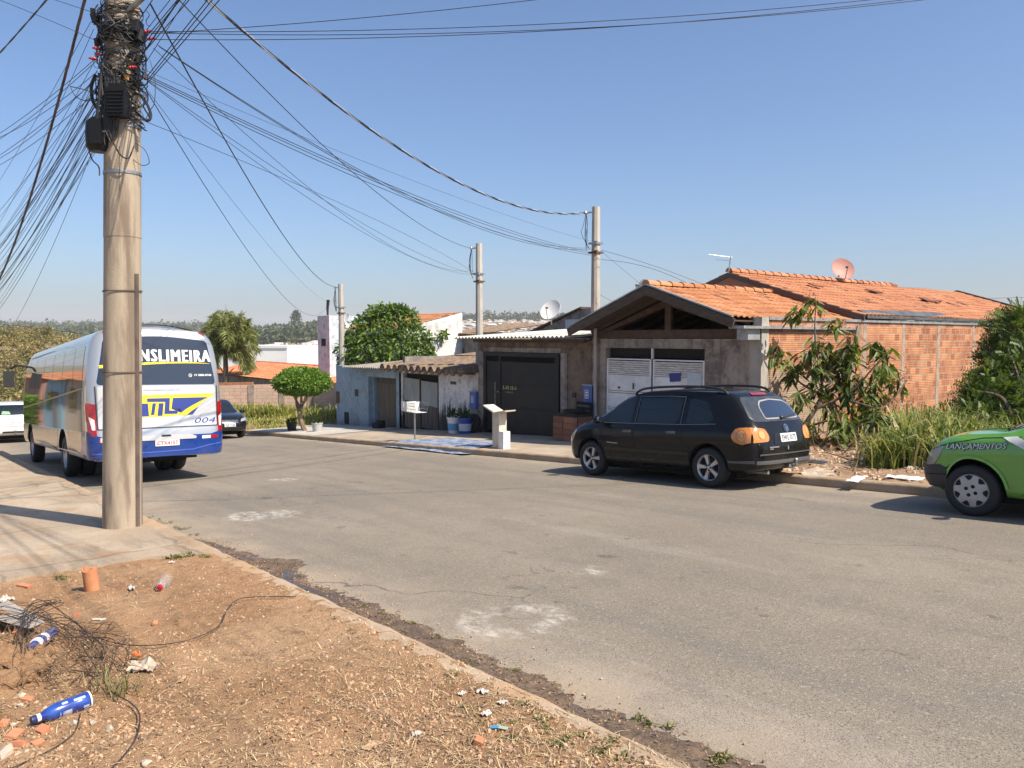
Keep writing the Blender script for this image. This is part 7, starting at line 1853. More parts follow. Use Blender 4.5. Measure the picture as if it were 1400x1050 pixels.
# palm beyond the wall
PL0 = V((-58, 19.6, S(-58) - .2)); PLM = thing('palm_tree', 'plume fronded palm tree standing between the bus and the white warehouse', 'palm', PL0)
Dp = (onY(307, 500, 19.6) - CAM).dot(cf)
def T(px, py, D=Dp): return at(px, py, D) - PL0
crown_ = T(308, 478); b = MB(); b.tube(bez([V((0, 0, 0)) + V((crown_.x, crown_.y, 0)), V((crown_.x, crown_.y, crown_.z * .5)), crown_], 5), .24, .17, n=10); b.build('trunk', M('palm_trunk', (.17, .14, .11), .9, col2=(.10, .08, .065), vs=14, stretch=(.2, .2, 3), bump=.5), PLM, smooth=True)
def frond(tip, mid, r0=.05):
    b = MB(); q = bez([crown_, crown_.lerp(mid, .5) + V((0, 0, .1)), mid, tip], 7)
    b.r = .3; b.tube(q, r0, .012, n=5)
    for i in range(2, len(q)):
        for k in range(30):
            t = rr.random(); p = q[i - 1].lerp(q[i], t); ax = (q[i] - q[i - 1]).normalized(); s = rv(rr); s = (s - ax * s.dot(ax)).normalized()
            L = rr.uniform(.5, 1.0) * (1 if i < len(q) - 4 else .65); b.r = max(0, min(.97, rr.gauss(.45, .25)))
            d = (s + ax * .8 + V((0, 0, -.45))).normalized()
            s2 = d.cross(rv(rr)).normalized() * .03; e = p + d * L + V((0, 0, -.18 * L))
            m2 = p + d * L * .5; b.face([b.pt(p), b.pt(m2 + s2), b.pt(e), b.pt(m2 - s2)])
    b.build('frond', m_palm, PLM)
for (tx, ty, mx, my, dd) in ((291, 432, 296, 445, 0), (340, 440, 325, 445, 0), (300, 428, 302, 445, .6), (348, 456, 332, 448, .5), (286, 470, 292, 452, -.5), (345, 522, 335, 492, 0), (338, 512, 330, 486, -.5), (352, 478, 338, 460, -.6), (282, 450, 292, 446, .8), (330, 432, 318, 446, -.8), (346, 500, 336, 476, .6), (310, 470, 312, 452, -1.6), (295, 500, 294, 480, -1), (312, 427, 311, 448, .3), (319, 431, 314, 450, -.4), (304, 433, 305, 452, -.8), (322, 446, 315, 458, 1.0), (298, 446, 302, 456, 1.2)):
    frond(T(tx, ty, Dp + dd * 2), T(mx, my, Dp + dd))
for (tx, ty) in ((300, 500), (320, 503)): b = MB(); b.tube([T(308, 515), T(tx, ty)], .07, .03, n=5); b.build('frond_stub', m_wood, PLM)

# ------------------------------------------------------------------ far landscape: scrub, woods, township (masses)
def tree_blob(b, p, h, wdt, n, sz, r=rr):
    k = r.uniform(-.25, .25) + .3 * noise.noise(V((p.x / 25, p.y / 25, 1))); lobes_ = [(V((r.uniform(-.4, .4) * wdt, r.uniform(-.4, .4) * wdt, h * r.uniform(.45, .85))), wdt * r.uniform(.3, .55)) for _ in range(5)]
    for i in range(n):
        c, R_ = r.choice(lobes_); d = rv(r); q = p + c + V((d.x, d.y, d.z * .8)) * R_ * r.random() ** .3; b.r = max(0, min(.93, r.gauss(.5 + k, .2)))
        leaf_simple(b, q, rv(r), rv(r) + V((0, 0, .8)), sz * r.uniform(.7, 1.4), sz * .7)
def at_ground(px, r_):
    d = ray(px, 462); a = math.atan2(d.y, d.x); x, y = r_ * math.cos(a), r_ * math.sin(a); return V((x, y, terrain_z(x, y)))
b = MB(); r2 = random.Random(9)
for i in range(340):   # golden scrub on the slope at the left
    p = at_ground(r2.uniform(-160, 150), r2.uniform(120, 330)); tree_blob(b, p + V((0, 0, -.4)), r2.uniform(2, 5), r2.uniform(2.2, 4.5), 330, .40, r2)
for i in range(120):
    p = at_ground(r2.uniform(385, 470), r2.uniform(190, 300)); tree_blob(b, p, r2.uniform(3.5, 7.5), r2.uniform(3, 5), 120, .9, r2)
for i in range(40):
    p = at_ground(r2.uniform(-120, 120), r2.uniform(85, 120)); tree_blob(b, p, r2.uniform(1.2, 2.6), r2.uniform(1.5, 3), 120, .4, r2)
tag(b.build('hillside_scrub', m_scrub, None), 'golden green scrub covering the slope beyond the bus', 'scrub', kind='stuff')
b = MB()
for i in range(620):
    px = r2.uniform(325, 480); p = at_ground(px, r2.uniform(620, 1000)); tree_blob(b, p, r2.uniform(9, 15), r2.uniform(7, 11), 60, 3.4, r2)
for i in range(330):
    px = r2.uniform(470, 960); p = at_ground(px, r2.uniform(1220, 1500)); tree_blob(b, p, r2.uniform(9, 18) * (1.5 if r2.random() < .06 else 1), r2.uniform(8, 16), 46, 4.5, r2)
for i in range(420):
    px = r2.uniform(-120, 330); p = at_ground(px, r2.uniform(700, 2300)); tree_blob(b, p, r2.uniform(8, 15), r2.uniform(12, 26), 42, 5.5, r2)
for i in range(160):
    px = r2.uniform(960, 1500); p = at_ground(px, r2.uniform(600, 1500)); tree_blob(b, p, r2.uniform(9, 16), r2.uniform(8, 16), 40, 4.5, r2)
tag(b.build('distant_woods', m_wood_far, None), 'hazy belt of woods along the far ridge', 'woods', kind='stuff')
p = at_ground(405, 900); TT = thing('tall_tree', 'single tall dark tree standing above the far wood', 'tree', p); b = MB(); b.tube([(0, 0, 0), (0, 0, 22)], .6, .2, n=6); b.build('trunk', m_bark, TT)
b = MB()
for i in range(900):
    z = r2.uniform(9, 29); d = rv(r2); w_ = 6.5 * math.sin(PI * min(1, (z - 6) / 24)) + 1.2; b.r = r2.random() * .9
    leaf_simple(b, V((d.x * w_ * r2.random() ** .5, d.y * w_ * r2.random() ** .5, z)), rv(r2), rv(r2) + V((0, 0, .8)), 2.2, 1.5)
b.build('crown', m_wood_far, TT)
b = MB(); wb_ = []
for i in range(1500):   # township on the facing hillside
    px = r2.uniform(372, 1000); rmin, rmax = (430, 640) if px < 480 else (520, 1180)
    p = at_ground(px, r2.uniform(rmin, rmax) if px > 480 else r2.uniform(420, 620)); a = r2.choice((.3, .3 + PI / 2)) + r2.uniform(-.1, .1); sx, sy, h = r2.uniform(6, 11), r2.uniform(6, 9), r2.uniform(2.6, 4.2); q = Matrix.Rotation(a, 3, 'Z')
    b.m = r2.choice((0, 0, 1, 2)); b.r = r2.random(); b.box(p + V((0, 0, h / 2 - .5)), (sx, sy, h + 1), q)
    b.m = r2.choice((3, 3, 3, 4, 5)); z1 = h - .0; rh = r2.uniform(.8, 1.5)
    A = [p + q @ V((sx_ * sx * .55, sy_ * sy * .55, z1)) for sx_, sy_ in ((-1, -1), (1, -1), (1, 1), (-1, 1))]; r0, r1 = p + q @ V((-sx * .55, 0, z1 + rh)), p + q @ V((sx * .55, 0, z1 + rh))
    b.poly([A[0], A[1], r1, r0]); b.poly([A[2], A[3], r0, r1]); b.poly([A[1], A[2], r1]); b.poly([A[3], A[0], r0])
tag(b.build('hillside_township', [M('far_wall_cream', (.42, .37, .30), .9), M('far_wall_pale', (.55, .52, .48), .9), M('far_wall_brick', (.38, .27, .2), .9), M('far_roof_grey', (.36, .33, .29), .9), M('far_roof_clay', (.38, .25, .17), .9), M('far_roof_white', (.62, .61, .58), .9)], None), 'pale low township spread over the facing hillside', 'township', kind='stuff')
# hedge on our own side, mirrored in the bus
b = MB()
for i in range(5200): 
    p = V((rr.uniform(-55, -44), rr.uniform(-.2, .5), 0)); p.z = near_z(p.x) + rr.uniform(.0, 1.9); b.r = rr.random() * .9; leaf_simple(b, p, rv(rr), rv(rr), .2, .12)
HG = b.build('garden_hedge', m_topi, None); tag(HG, 'clipped green hedge down the near pavement, mirrored in the bus side', 'hedge')
# ------------------------------------------------------------------ foreground litter and fragments
rr = random.Random(99)
def vp(px, py, dz=0): 
    p = near_pt(px, py)
    for _ in range(5): 
        z = verge_z(p.x, p.y); d = ray(px, py); p = CAM + d * ((z - 1.6) / d.z)
    p.z = z + dz; return p
# countless bits: gravel, straw, crumbs
m_peb = M('pebbles', (.36, .25, .165), .9, rnd=.5); m_straw = M('dry_straw', (.46, .35, .20), .9, rnd=.5); m_bits = M('dark_crumbs', (.19, .115, .065), .95, rnd=.6); m_clod = M('soil_crumbs', (.40, .245, .14), .95, rnd=.38)
b = MB()
def pebble(b, p, s):
    b.r = rr.random(); n = 6; rot = Matrix.Rotation(rr.uniform(0, 6), 3, 'Z'); k = [rr.uniform(.7, 1.25) for _ in range(n)]
    lo_ = [b.pt(p + rot @ V((math.cos(2 * PI * i / n) * s * k[i], math.sin(2 * PI * i / n) * s * .75 * k[i], -s * .3))) for i in range(n)]
    hi_ = [b.pt(p + rot @ V((math.cos(2 * PI * i / n) * s * .6 * k[i], math.sin(2 * PI * i / n) * s * .5 * k[i], s * .42 * k[(i + 2) % n]))) for i in range(n)]
    b.face(hi_)
    for i in range(n): b.face([lo_[i], lo_[(i + 1) % n], hi_[(i + 1) % n], hi_[i]])
def scat(): 
    t = rr.random() ** .75; return vp(rr.uniform(-30, 1000), 780 + 300 * t)
for i in range(6500):
    px, py = rr.uniform(-30, 1010), 768 + 300 * rr.random() ** .8
    p = near_pt(px, py)
    if p.y > 2.28 or p.x < -7.5: continue
    p.z = verge_z(p.x, p.y)
    dens = noise.noise(V((p.x * 1.1, p.y * 1.1, 5))) + .25 + 1.2 * pile_h(p.x, p.y) * 8 + (.5 if p.y > 1.6 else 0)
    if rr.random() > .35 + dens: continue
    pebble(b, p, rr.choice((.003, .004, .005, .006, .008, .012)) * rr.uniform(.8, 1.4))
for i in range(3500):
    x = rr.uniform(-9, -.5); y = 2.36 + abs(rr.gauss(.12, .2)); pebble(b, V((x, y, road_z(x, y) + .008)), rr.choice((.0025, .003, .004, .005, .008)))
for i in range(500):
    p = road_pt(rr.uniform(250, 1400), rr.uniform(690, 1050)); pebble(b, V((p.x, p.y, road_z(p.x, p.y))), rr.uniform(.002, .005))
b3 = MB()
for i in range(15000):
    px, py = rr.uniform(-30, 1010), 768 + 300 * rr.random() ** .75; p = near_pt(px, py)
    if p.y > 2.3 or p.x < -7.5: continue
    p.z = verge_z(p.x, p.y); dens = noise.noise(V((p.x * 1.4, p.y * 1.4, 45))) + .5 * noise.noise(V((p.x * 5, p.y * 5, 4))) + 8 * pile_h(p.x, p.y)
    if rr.random() > .38 + dens: continue
    pebble(b3, p, rr.choice((.003, .004, .005, .006, .008, .011)) * rr.uniform(.7, 1.3))
tag(b3.build('soil_crumbs', m_clod, None), 'crumbs of dry brown earth loose on the bare soil', 'earth crumbs', kind='stuff')
tag(b.build('gravel', m_peb, None), 'small stones scattered over the bare soil', 'gravel', kind='stuff')
b = MB()
for i in range(11000):
    px, py = rr.uniform(-30, 1010), 772 + 300 * rr.random() ** .8; p = near_pt(px, py)
    if p.y > 2.3 or p.x < -7.5: continue
    p.z = verge_z(p.x, p.y) + .004; dens = .3 + .9 * noise.noise(V((p.x * .9, p.y * 1.3, 15))) + pile_h(p.x, p.y) * 6 + (.55 if (px > 500 and py > 900) else 0)
    if rr.random() > .3 + dens: continue
    a = rr.uniform(0, 2 * PI); L = rr.choice((.010, .014, .02, .025, .03, .045, .08)) * rr.uniform(.6, 1.3); d = V((math.cos(a), math.sin(a), rr.uniform(-.05, .2))) * L; s = V((-math.sin(a), math.cos(a), 0)) * rr.uniform(.0008, .0018); b.r = rr.random()
    up = V((0, 0, .003)); mid = p + d * .5 + V((0, 0, rr.uniform(0, .12) * L)) + up
    b.face([b.pt(p - s), b.pt(p + s), b.pt(mid + s), b.pt(mid - s)]); b.face([b.pt(mid - s), b.pt(mid + s), b.pt(p + d + s * .5), b.pt(p + d - s * .5)])
tag(b.build('straw_litter', m_straw, None), 'dry straw and leaf scraps strewn over the soil', 'straw', kind='stuff')
b = MB()
for i in range(9000):
    px, py = rr.uniform(-30, 1010), 772 + 300 * rr.random() ** .8; p = near_pt(px, py)
    if p.y > 2.25 or p.x < -7.5: continue
    p.z = verge_z(p.x, p.y); dens = .1 + .9 * noise.noise(V((p.x * 1.9, p.y * 1.9, 25))) + pile_h(p.x, p.y) * 5
    if rr.random() > .25 + dens: continue
    b.r = rr.random(); d = rv(rr); leaf_quad(b, p + V((0, 0, .004)), V((d.x, d.y, abs(d.z) * .25)), V((0, 0, 1)) + rv(rr) * .5, rr.uniform(.008, .024), rr.uniform(.005, .011), -.1)
for i in range(1500):
    x = rr.uniform(-8.5, -.5); y = 2.4 + abs(rr.gauss(.14, .12)); b.r = rr.random(); d = rv(rr); leaf_quad(b, V((x, y, road_z(x, y) + .014)), V((d.x, d.y, abs(d.z) * .3)), V((0, 0, 1)) + rv(rr) * .5, rr.uniform(.01, .035), rr.uniform(.005, .013), -.1)
tag(b.build('leaf_crumbs', m_bits, None), 'dark dead leaf crumbs on the soil', 'leaf litter', kind='stuff')

def lathe_thing(name, label, cat, A, B, prof, mats, n=24, smooth=True):
    """thing lying from A (base) to B (tip); prof (radius, t)"""
    t = thing(name, label, cat, A); d = B - A; L = d.length; Mx = d.to_track_quat('Z', 'Y').to_matrix().to_4x4(); b = MB(); b.lathe([(r_, h * L) for r_, h in prof], n, Mx); b.build('body', mats, t, smooth=smooth, angle=50); return t, Mx, L
# blue bottle at the lower left
m_bb = M('blue_bottle_wrap', (.012, .022, .17), .2, coat=.8, col2=(.02, .07, .32), vs=16, spec=.6)
A = vp(121, 966, .036); B = vp(42, 994, .030); A = A + (A - B) * .02
BT, Mx, L = lathe_thing('blue_bottle', 'glossy dark blue plastic bottle lying on the soil, neck towards the left', 'bottle', A, B, [(.020, 0), (.037, .0), (.0405, .03), (.0405, .20), (.038, .26), (.0405, .33), (.0405, .54), (.037, .63), (.029, .74), (.020, .81), (.017, .84)], m_bb)
b = MB(); b.lathe([(.016, .835 * L), (.019, .845 * L), (.019, .90 * L), (.0165, .905 * L)], 24, Mx); b.build('neck_band', m_white, BT, smooth=True)
b = MB(); b.lathe([(.0175, .905 * L), (.0185, .91 * L), (.0185, .99 * L), (.014, 1.0 * L)], 24, Mx); b.build('cap', M('dark_blue_cap', (.02, .03, .10), .4), BT, smooth=True)
b = MB(); b.lathe([(.039, -.004 * L), (.0415, .0), (.042, .012 * L), (.041, .024 * L)], 24, Mx); b.build('base_rim', m_white, BT, smooth=True)
b = MB()
Mi = Mx.inverted(); vdir = Mi.to_3x3() @ ((CAM - A).normalized() + V((0, 0, -1.0))); a0 = math.atan2(vdir.y, vdir.x)
for i in range(9):
    a = a0 + .14 * (i - 4); a2 = a0 + .14 * (i - 3); q = [V((math.cos(k) * .0412, math.sin(k) * .0412, h * L)) for k, h in ((a, .36), (a2, .36), (a2, .70 - .0), (a, .70))]
    for v_ in q[2:]: v_.x *= .80; v_.y *= .80
    b.poly([Mx @ V((v_.x, v_.y, v_.z)) for v_ in [q[0], q[1], V((q[1].x * .97, q[1].y * .97, .56 * L)), V((q[0].x * .97, q[0].y * .97, .56 * L))]])
b.build('label_panel', M('grey_label', (.40, .43, .48), .3, coat=.5, col2=(.30, .33, .40), vs=30), BT, smooth=True)
b = MB(); 
for (h0, h1, da) in ((.06, .16, .2), (.40, .50, 1.5), (.1, .3, 1.4)):
    q = []
    for k in range(6): q.append((a0 + da + .06 * k))
    for k, k2 in zip(q, q[1:]): b.poly([Mx @ V((math.cos(u_) * .0414, math.sin(u_) * .0414, h_ * L)) for u_, h_ in ((k, h0), (k2, h0), (k2, h1), (k, h1))])
b.build('print_marks', M('pale_print', (.35, .45, .62), .3), BT)
A = vp(72, 876, .05); B = vp(40, 893, .03)
B2, Mx, L = lathe_thing('blue_bottle', 'crumpled blue and white bottle half hidden in the rubbish heap', 'bottle', A, B, [(.02, 0), (.036, .01), (.034, .2), (.037, .35), (.031, .5), (.035, .62), (.024, .8), (.016, .9), (.016, 1)], m_bb)
b = MB(); b.lathe([(.034, .36 * L), (.038, .42 * L), (.034, .48 * L)], 20, Mx); b.lathe([(.033, .66 * L), (.034, .72 * L), (.028, .78 * L)], 20, Mx); b.build('white_band', m_white, B2, smooth=True)
# clay tube fragment standing up
p = vp(126, 806); t = thing('clay_tube', 'broken orange clay tube standing upright on the soil by the pavement', 'clay tube', p); b = MB()
Mx = Matrix.Rotation(.10, 4, 'X') @ Matrix.Rotation(.06, 4, 'Y'); n = 22; O1, O2, I1, I2 = [], [], [], []
for k in range(n):
    a = 2 * PI * k / n; h = .175 + .012 * math.sin(a * 2) + .006 * noise.noise(V((k, 1, 1))); r0 = .053
    O1.append(b.pt(Mx @ V((math.cos(a) * r0 * 1.05, math.sin(a) * r0 * 1.05, -.02)))); O2.append(b.pt(Mx @ V((math.cos(a) * r0, math.sin(a) * r0, h)))); I2.append(b.pt(Mx @ V((math.cos(a) * r0 * .8, math.sin(a) * r0 * .8, h)))); I1.append(b.pt(Mx @ V((math.cos(a) * r0 * .8, math.sin(a) * r0 * .8, 0))))
for k in range(n):
    j = (k + 1) % n; b.face([O1[k], O1[j], O2[j], O2[k]]); b.face([O2[k], O2[j], I2[j], I2[k]]); b.face([I2[k], I2[j], I1[j], I1[k]])
b.build('body', M('tube_clay', (.50, .22, .105), .85, col2=(.42, .18, .085), vs=8, bump=.3), t, smooth=True, angle=50)
# clear bottle with red cap
m_, nt_, bs_ = new_mat('clear_plastic'); bs_.inputs['Base Color'].default_value = (.9, .88, .86, 1); bs_.inputs['Roughness'].default_value = .12; bs_.inputs['Transmission Weight'].default_value = .85; bs_.inputs['IOR'].default_value = 1.15; bs_.inputs['Alpha'].default_value = .75
A = vp(228, 799, .045); B = vp(219, 809, .035); B = A + (B - A).normalized() * .17
t, Mx, L = lathe_thing('clear_bottle', 'crushed clear plastic bottle with red cap pointing at us', 'bottle', A, B, [(.02, 0), (.046, .02), (.044, .3), (.046, .55), (.038, .72), (.018, .9)], m_); b = MB(); b.lathe([(.019, .88 * L), (.021, .89 * L), (.021, .985 * L), (.017, 1.0 * L)], 20, Mx); b.build('cap', M('red_cap', (.48, .015, .012), .35), t, smooth=True)
# papers, plastic scraps, brick bits
def scrap(name, label, cat, px, py, s, mat, seed, curl=.35, asp=.7, ground=None, group=None):
    s = s * .72 if ground is None else s; p = vp(px, py, .006) if ground is None else ground; b = MB(); n = 15; rows = []; curl = curl * .8; r3 = random.Random(seed); a = r3.uniform(0, PI); q = Matrix.Rotation(a, 3, 'Z')
    for i in range(n):
        row = []
        for j in range(n):
            u, v = (i / (n - 1) - .5), (j / (n - 1) - .5); e = 1 + .35 * noise.noise(V((u * 4 + seed, v * 4, 1)))
            z = curl * s * (.9 * abs(noise.noise(V((u * 3.5, v * 3.5, seed + .3)))) + .22 * abs(noise.noise(V((u * 9 + .4, v * 9, seed + 4.4)))))
            row.append(b.pt(q @ V((u * s * e, v * s * asp * e, z))))
        rows.append(row)
    for A_, B_ in zip(rows, rows[1:]):
        for j in range(n - 1): b.face([A_[j], B_[j], B_[j + 1], A_[j + 1]])
    return tag(b.build(name, mat, None, smooth=True, angle=30, loc=p), label, cat, group)
m_pap = M('dirty_paper', (.50, .48, .44), .8, col2=(.44, .40, .34), vs=25)
m_card = M('weathered_cardboard', (.46, .31, .18), .9, col2=(.36, .23, .13), vs=20); m_grey_pl2 = M('grey_plastic', (.40, .36, .32), .6, col2=(.30, .26, .22), vs=10)
scrap('paper_scrap', 'white paper scrap at the left edge near the pavement', 'paper', 6, 822, .17, m_pap, 1, .5)
scrap('paper_scrap', 'small white crumpled paper right of the clay tube', 'paper', 181, 806, .10, m_pap, 2, .6)
scrap('paper_scrap', 'small pale paper beside the green weed at the pavement edge', 'paper', 235, 770, .07, m_pap, 3, .5)
scrap('paper_scrap', 'flat pale paper strip above the coiled wires', 'paper', 137, 848, .16, m_pap, 4, .15, .35)
scrap('cardboard_piece', 'torn tan cardboard piece at the bottom of the bare soil', 'cardboard', 508, 1022, .105, m_card, 5, .25)
scrap('cardboard_piece', 'long tan cardboard scrap right of the grass tuft', 'cardboard', 250, 930, .11, m_card, 6, .2, .3)
scrap('cloth_rag', 'crumpled whitish rag under the orange plastic strip', 'rag', 196, 916, .20, M('rag_cloth', (.50, .44, .36), .95, col2=(.36, .28, .20), vs=30), 7, .55)
scrap('paper_scrap', 'white paper crumb nearest the kerb in the lower middle', 'paper', 660, 948, .075, m_pap, 8, .6)
scrap('paper_scrap', 'white paper crumb just right of the pair beside the kerb', 'paper', 688, 962, .065, m_pap, 9, .5)
scrap('paper_scrap', 'left white paper crumb of the little group by the kerb', 'paper', 632, 950, .06, m_pap, 10, .5)
scrap('paper_scrap', 'white torn paper on the straw low in the middle', 'paper', 570, 1005, .055, m_pap, 11, .4)
scrap('paper_scrap', 'yellowish crushed wrapper beside the blue card', 'paper', 665, 978, .07, m_pap, 12, .5)
b = MB(); p = vp(682, 997, .006); q = Matrix.Rotation(.7, 3, 'Z'); b.prism([q @ V(v_) for v_ in ((-.035, -.012, 0), (.0, -.012, .004), (.0, .012, .004), (-.035, .012, 0))], (0, 0, .002)); b.m = 1; b.prism([q @ V(v_) for v_ in ((.0, -.012, .004), (.04, -.012, .0), (.04, .012, .0), (.0, .012, .004))], (0, 0, .002))
tag(b.build('plastic_card', [M('blue_card', (.05, .28, .52), .4), M('sage_card', (.30, .38, .28), .6)], None, loc=p), 'small blue and sage card lying on the straw', 'card')
b = MB(); p = vp(186, 903, .02); b.tube(bez([(-.05, .0, .01), (-.02, .015, .0), (.02, .02, .012), (.055, -.01, .03)], 4), .012, .006, n=6)
tag(b.build('plastic_strip', M('orange_plastic', (.60, .14, .03), .5), None, smooth=True, loc=p), 'bent bright orange plastic strip on the rag', 'plastic strip')
def chunk(name, label, cat, px, py, s, mat, seed, group=None):
    p = vp(px, py); b = MB(); r3 = random.Random(seed); b.box((0, 0, s[2] * .3), s, Matrix.Rotation(r3.uniform(0, 3), 3, 'Z') @ Matrix.Rotation(r3.uniform(-.4, .4), 3, 'X'))
    v0 = b.v; b.v = [tuple(V(v_) * (1 + .18 * noise.noise(V(v_) * 30 + V((seed, 0, 0))))) for v_ in v0]
    return tag(b.build(name, mat, None, loc=p), label, cat, group)
m_bk = M('brick_fragment', (.50, .20, .10), .9, col2=(.40, .16, .08), vs=20, bump=.3)
gb = 'orange brick fragments on the soil'
for i, (px, py, s) in enumerate(((20, 1008, .07), (58, 1000, .06), (6, 990, .05), (38, 958, .05), (28, 1018, .05), (52, 1018, .045))): chunk('brick_fragment', 'orange brick fragment lying below or beside the big blue bottle', 'brick', px, py, (s, s * .7, s * .4), m_bk, i, gb)
chunk('brick_fragment', 'flat orange brick shard left of the clay tube', 'brick', 34, 802, (.13, .045, .02), m_bk, 21)
chunk('brick_fragment', 'orange brick shard below the clay tube, above the wires', 'brick', 104, 842, (.09, .04, .02), m_bk, 22)
chunk('brick_fragment', 'small orange shard in the middle of the bare soil', 'brick', 212, 853, (.06, .03, .015), m_bk, 23)
chunk('brick_fragment', 'reddish lump low beside the kerb end', 'brick', 655, 1018, (.04, .035, .03), m_bk, 24)
chunk('brick_fragment', 'orange shard tucked under the coiled wires at the left', 'brick', 26, 866, (.06, .04, .03), m_bk, 25)
m_st = M('pale_stone', (.42, .35, .27), .9, col2=(.40, .33, .26), vs=14)
gs_ = 'pale stones at the lower left'
for i, (px, py, s) in enumerate(((28, 965, .03), (18, 992, .025), (150, 998, .035), (128, 990, .03), (10, 1030, .06), (200, 1046, .035), (100, 990, .03), (30, 952, .03))):
    p = vp(px, py, s * .2); b = MB(); b.blob((0, 0, 0), s * .8, .7, 1.3, 1, i * 3 + 1, (1, .7, .5)); tag(b.build('pale_stone', m_st, None, smooth=True, angle=25, loc=p), 'pale stone near the big blue bottle', 'stone', gs_)
# heap: earth clods, grey sheet, wires
b = MB()
for i in range(40):
    p = vp(rr.uniform(-20, 60), rr.uniform(880, 930)); b.r = rr.random(); b.blob(p, rr.uniform(.02, .075), .4, 1.6, 2, i, (1, 1, .7))
tag(b.build('earth_clods', m_soil, None, smooth=True), 'brown clods of earth in the rubbish heap at the left edge', 'earth', kind='stuff')
b = MB(); pts = [vp(-6, 838, .06), vp(12, 838, .09), vp(62, 872, .10), vp(40, 880, .09), vp(-8, 862, .07)]; b.prism(pts, (0, 0, .004)); tag(b.build('grey_sheet', m_grey_pl2, None), 'grey torn plastic sheet in the rubbish heap at the left', 'sheet')
def ground_wire(name, label, pts, r, group=None, mat=None):
    b = MB(); q = bez([vp(px, py, dz) for (px, py, dz) in pts], 8); O = q[0].copy(); b.tube([v_ - O for v_ in q], r, n=5); return tag(b.build(name, mat or m_cable, None, smooth=True, loc=O), label, 'wire', group)
m_gw = M('old_black_wire', (.035, .028, .025), .7)
ground_wire('loose_wire', 'long thin wire looping over the bare soil right of the rubbish heap', [(128, 878, .035), (170, 886, .022), (220, 886, .022), (265, 878, .024), (300, 860, .024), (310, 840, .028), (325, 825, .028), (352, 820, .022), (405, 819, .018)], .0032, mat=m_gw)
ground_wire('loose_wire', 'wire curving down beside the grass tuft to the bottom edge', [(112, 905, .10), (130, 925, .06), (150, 948, .02), (178, 966, .02), (191, 985, .03), (188, 1010, .02), (170, 1035, .01), (150, 1056, .01)], .0035, mat=m_gw)
ground_wire('loose_wire', 'wire running from the blue bottle to the lower left corner', [(110, 978, .01), (104, 1000, .01), (88, 1016, .008), (60, 1032, .006), (10, 1056, .01)], .003, mat=m_gw)
for i in range(22):
    r3 = random.Random(i * 5 + 2); y0 = r3.uniform(840, 880); pts = [(-30, y0 + r3.uniform(-14, 24), r3.uniform(.03, .12)), (20 + r3.uniform(-14, 14), y0 + r3.uniform(-16, 18), r3.uniform(.03, .14)), (55 + r3.uniform(-12, 12), 862 + r3.uniform(-16, 14), r3.uniform(.05, .15)), (100 + r3.uniform(-22, 26), 872 + r3.uniform(-20, 26), r3.uniform(.03, .12)), (130 + r3.uniform(-10, 48), 885 + r3.uniform(-26, 44), r3.uniform(.01, .05)), (120 + r3.uniform(-50, 70), 905 + r3.uniform(-30, 50), r3.uniform(.01, .04))]
    if i % 4 == 0: pts = [(30, 905, .05), (48, 868, .14), (78, 846, .12), (70, 852, .14), (45, 866, .13), (20, 885, .1)]; pts = [(a + r3.uniform(-12, 12), c_ + r3.uniform(-8, 8), z) for a, c_, z in pts]
    ground_wire('loose_wire', 'old black wire in the tangled bunch lying on the rubbish heap', pts, r3.choice((.0014, .0018, .0022, .003)), 'tangled wires on the rubbish heap', m_gw)
b = MB()
for i in range(260):
    p = vp(rr.uniform(10, 150), rr.uniform(862, 945), .0); a = rr.uniform(0, 2 * PI); L = rr.uniform(.06, .26); h = rr.uniform(.01, .10); b.tube(bez([p, p + V((math.cos(a) * L * .5, math.sin(a) * L * .5, h)), p + V((math.cos(a) * L, math.sin(a) * L, h * rr.uniform(.1, .9)))], 3), rr.uniform(.0015, .004), .001, n=4)
tag(b.build('dead_twigs', M('dead_stalks', (.20, .13, .075), .9, col2=(.12, .075, .045), vs=10), None), 'dead brown stalks in the rubbish heap', 'twigs', kind='stuff')
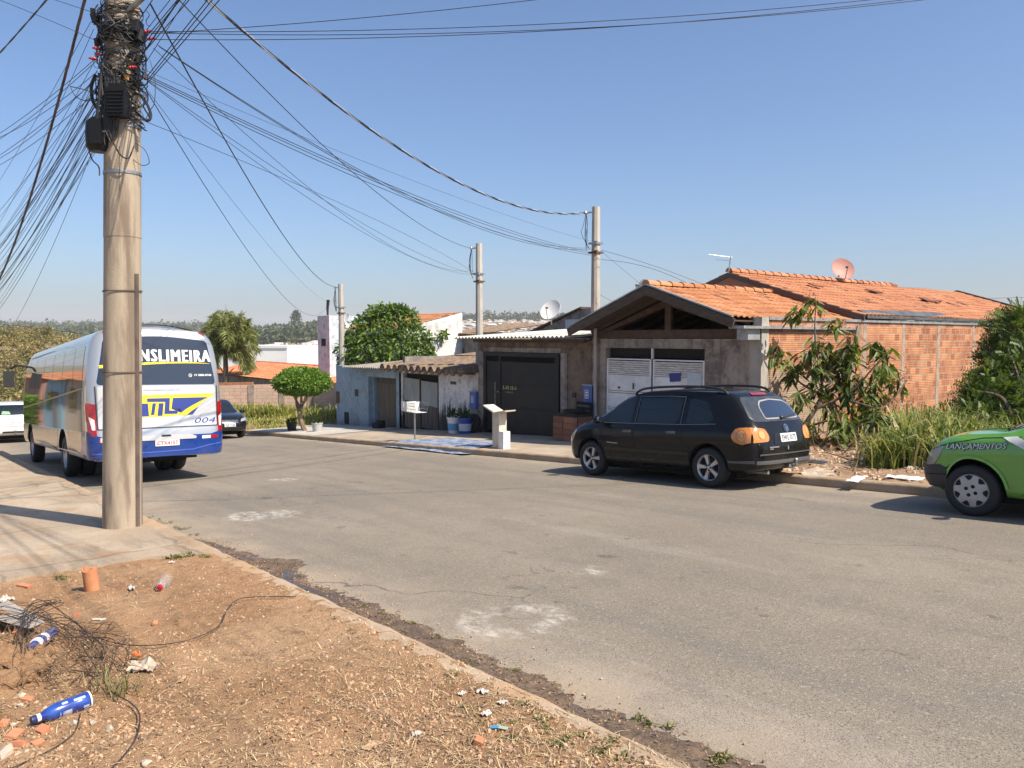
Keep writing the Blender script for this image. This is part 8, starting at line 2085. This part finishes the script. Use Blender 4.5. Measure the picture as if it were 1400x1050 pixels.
# rubble and litter on the far verge
b = MB()
for i in range(900):
    x, y = rr.uniform(-9.6, -1), rr.uniform(11.5, 14.6); b.r = rr.random(); pebble(b, V((x, y, rub_z(x, y) + .004)), rr.uniform(.012, .05) * (1.6 if rr.random() < .06 else 1))
for i in range(500):
    x, y = rr.uniform(-9.6, -1), rr.uniform(11.5, 14.6); b.r = rr.random(); a = rr.uniform(0, 6); L = rr.uniform(.08, .3); p = V((x, y, rub_z(x, y) + .015)); d = V((math.cos(a), math.sin(a), .1)) * L; s = V((-math.sin(a), math.cos(a), 0)) * .008; b.face([b.pt(p - s), b.pt(p + s), b.pt(p + d + s), b.pt(p + d - s)])
tag(b.build('rubble', M('rubble_bits', (.46, .33, .22), .9, rnd=.6), None), 'stones and straw over the far verge', 'rubble', kind='stuff')
def fsc(name, label, cat, px, py, s, mat, seed, curl, asp=.6): 
    p = onP(px, py, GR, 0, -.13); p.z = rub_z(p.x, p.y) + .02; return scrap(name, label, cat, 0, 0, s, mat, seed, curl, asp, ground=p)
m_bag = M('white_bag', (.66, .66, .65), .6)
fsc('plastic_bag', 'crumpled pale bag of rubbish below the tall grass', 'bag', 1209, 632, .65, m_bag, 31, .45); fsc('paper_sheet', 'flat white sheet near the kerb ahead of the green car', 'sheet', 1237, 651, .50, m_bag, 32, .12, .5)
fsc('paper_sheet', 'long flat white sheet on the kerb edge between the two cars', 'sheet', 1172, 653, .55, m_bag, 33, .08, .3); fsc('ash_patch', 'pale heap of broken plaster behind the black car', 'plaster', 1128, 641, 1.2, M('plaster_rubble', (.44, .37, .29), .95, col2=(.32, .25, .18), vs=14, bump=.8), 34, .06, .4)
fsc('paper_sheet', 'grey crushed scrap under the tall grass', 'sheet', 1248, 640, .3, m_grey_pl2, 35, .4)
b = MB(); p = onP(1090, 632, GR, 0, -.13); b.tube([(0, 0, .06), (.5, .1, .05)], .05, n=8); b.box((-.05, 0, .1), (.2, .16, .1)); tag(b.build('scrap_pipe', m_steel, None, smooth=True, angle=30, loc=V((p.x, p.y, rub_z(p.x, p.y)))), 'short grey pipe scrap behind the tow ball of the black car', 'pipe')

# ------------------------------------------------------------------ air: one even haze box round everything, sky outside
if HAZE > 0:
    b = MB(); b.box((0, 0, 40), (9600, 9600, 170)); hz = b.build('haze', [], None)
    hz.data.materials.clear(); m = bpy.data.materials.new('air'); m.use_nodes = True; nt = m.node_tree; nt.nodes.remove(nt.nodes['Principled BSDF'])
    pv = nt.nodes.new('ShaderNodeVolumePrincipled'); pv.inputs['Density'].default_value = HAZE; pv.inputs['Color'].default_value = (.96, .95, .96, 1); pv.inputs['Anisotropy'].default_value = 0
    nt.links.new(pv.outputs[0], nt.nodes['Material Output'].inputs['Volume']); hz.data.materials.append(m); hz['kind'] = 'stuff'
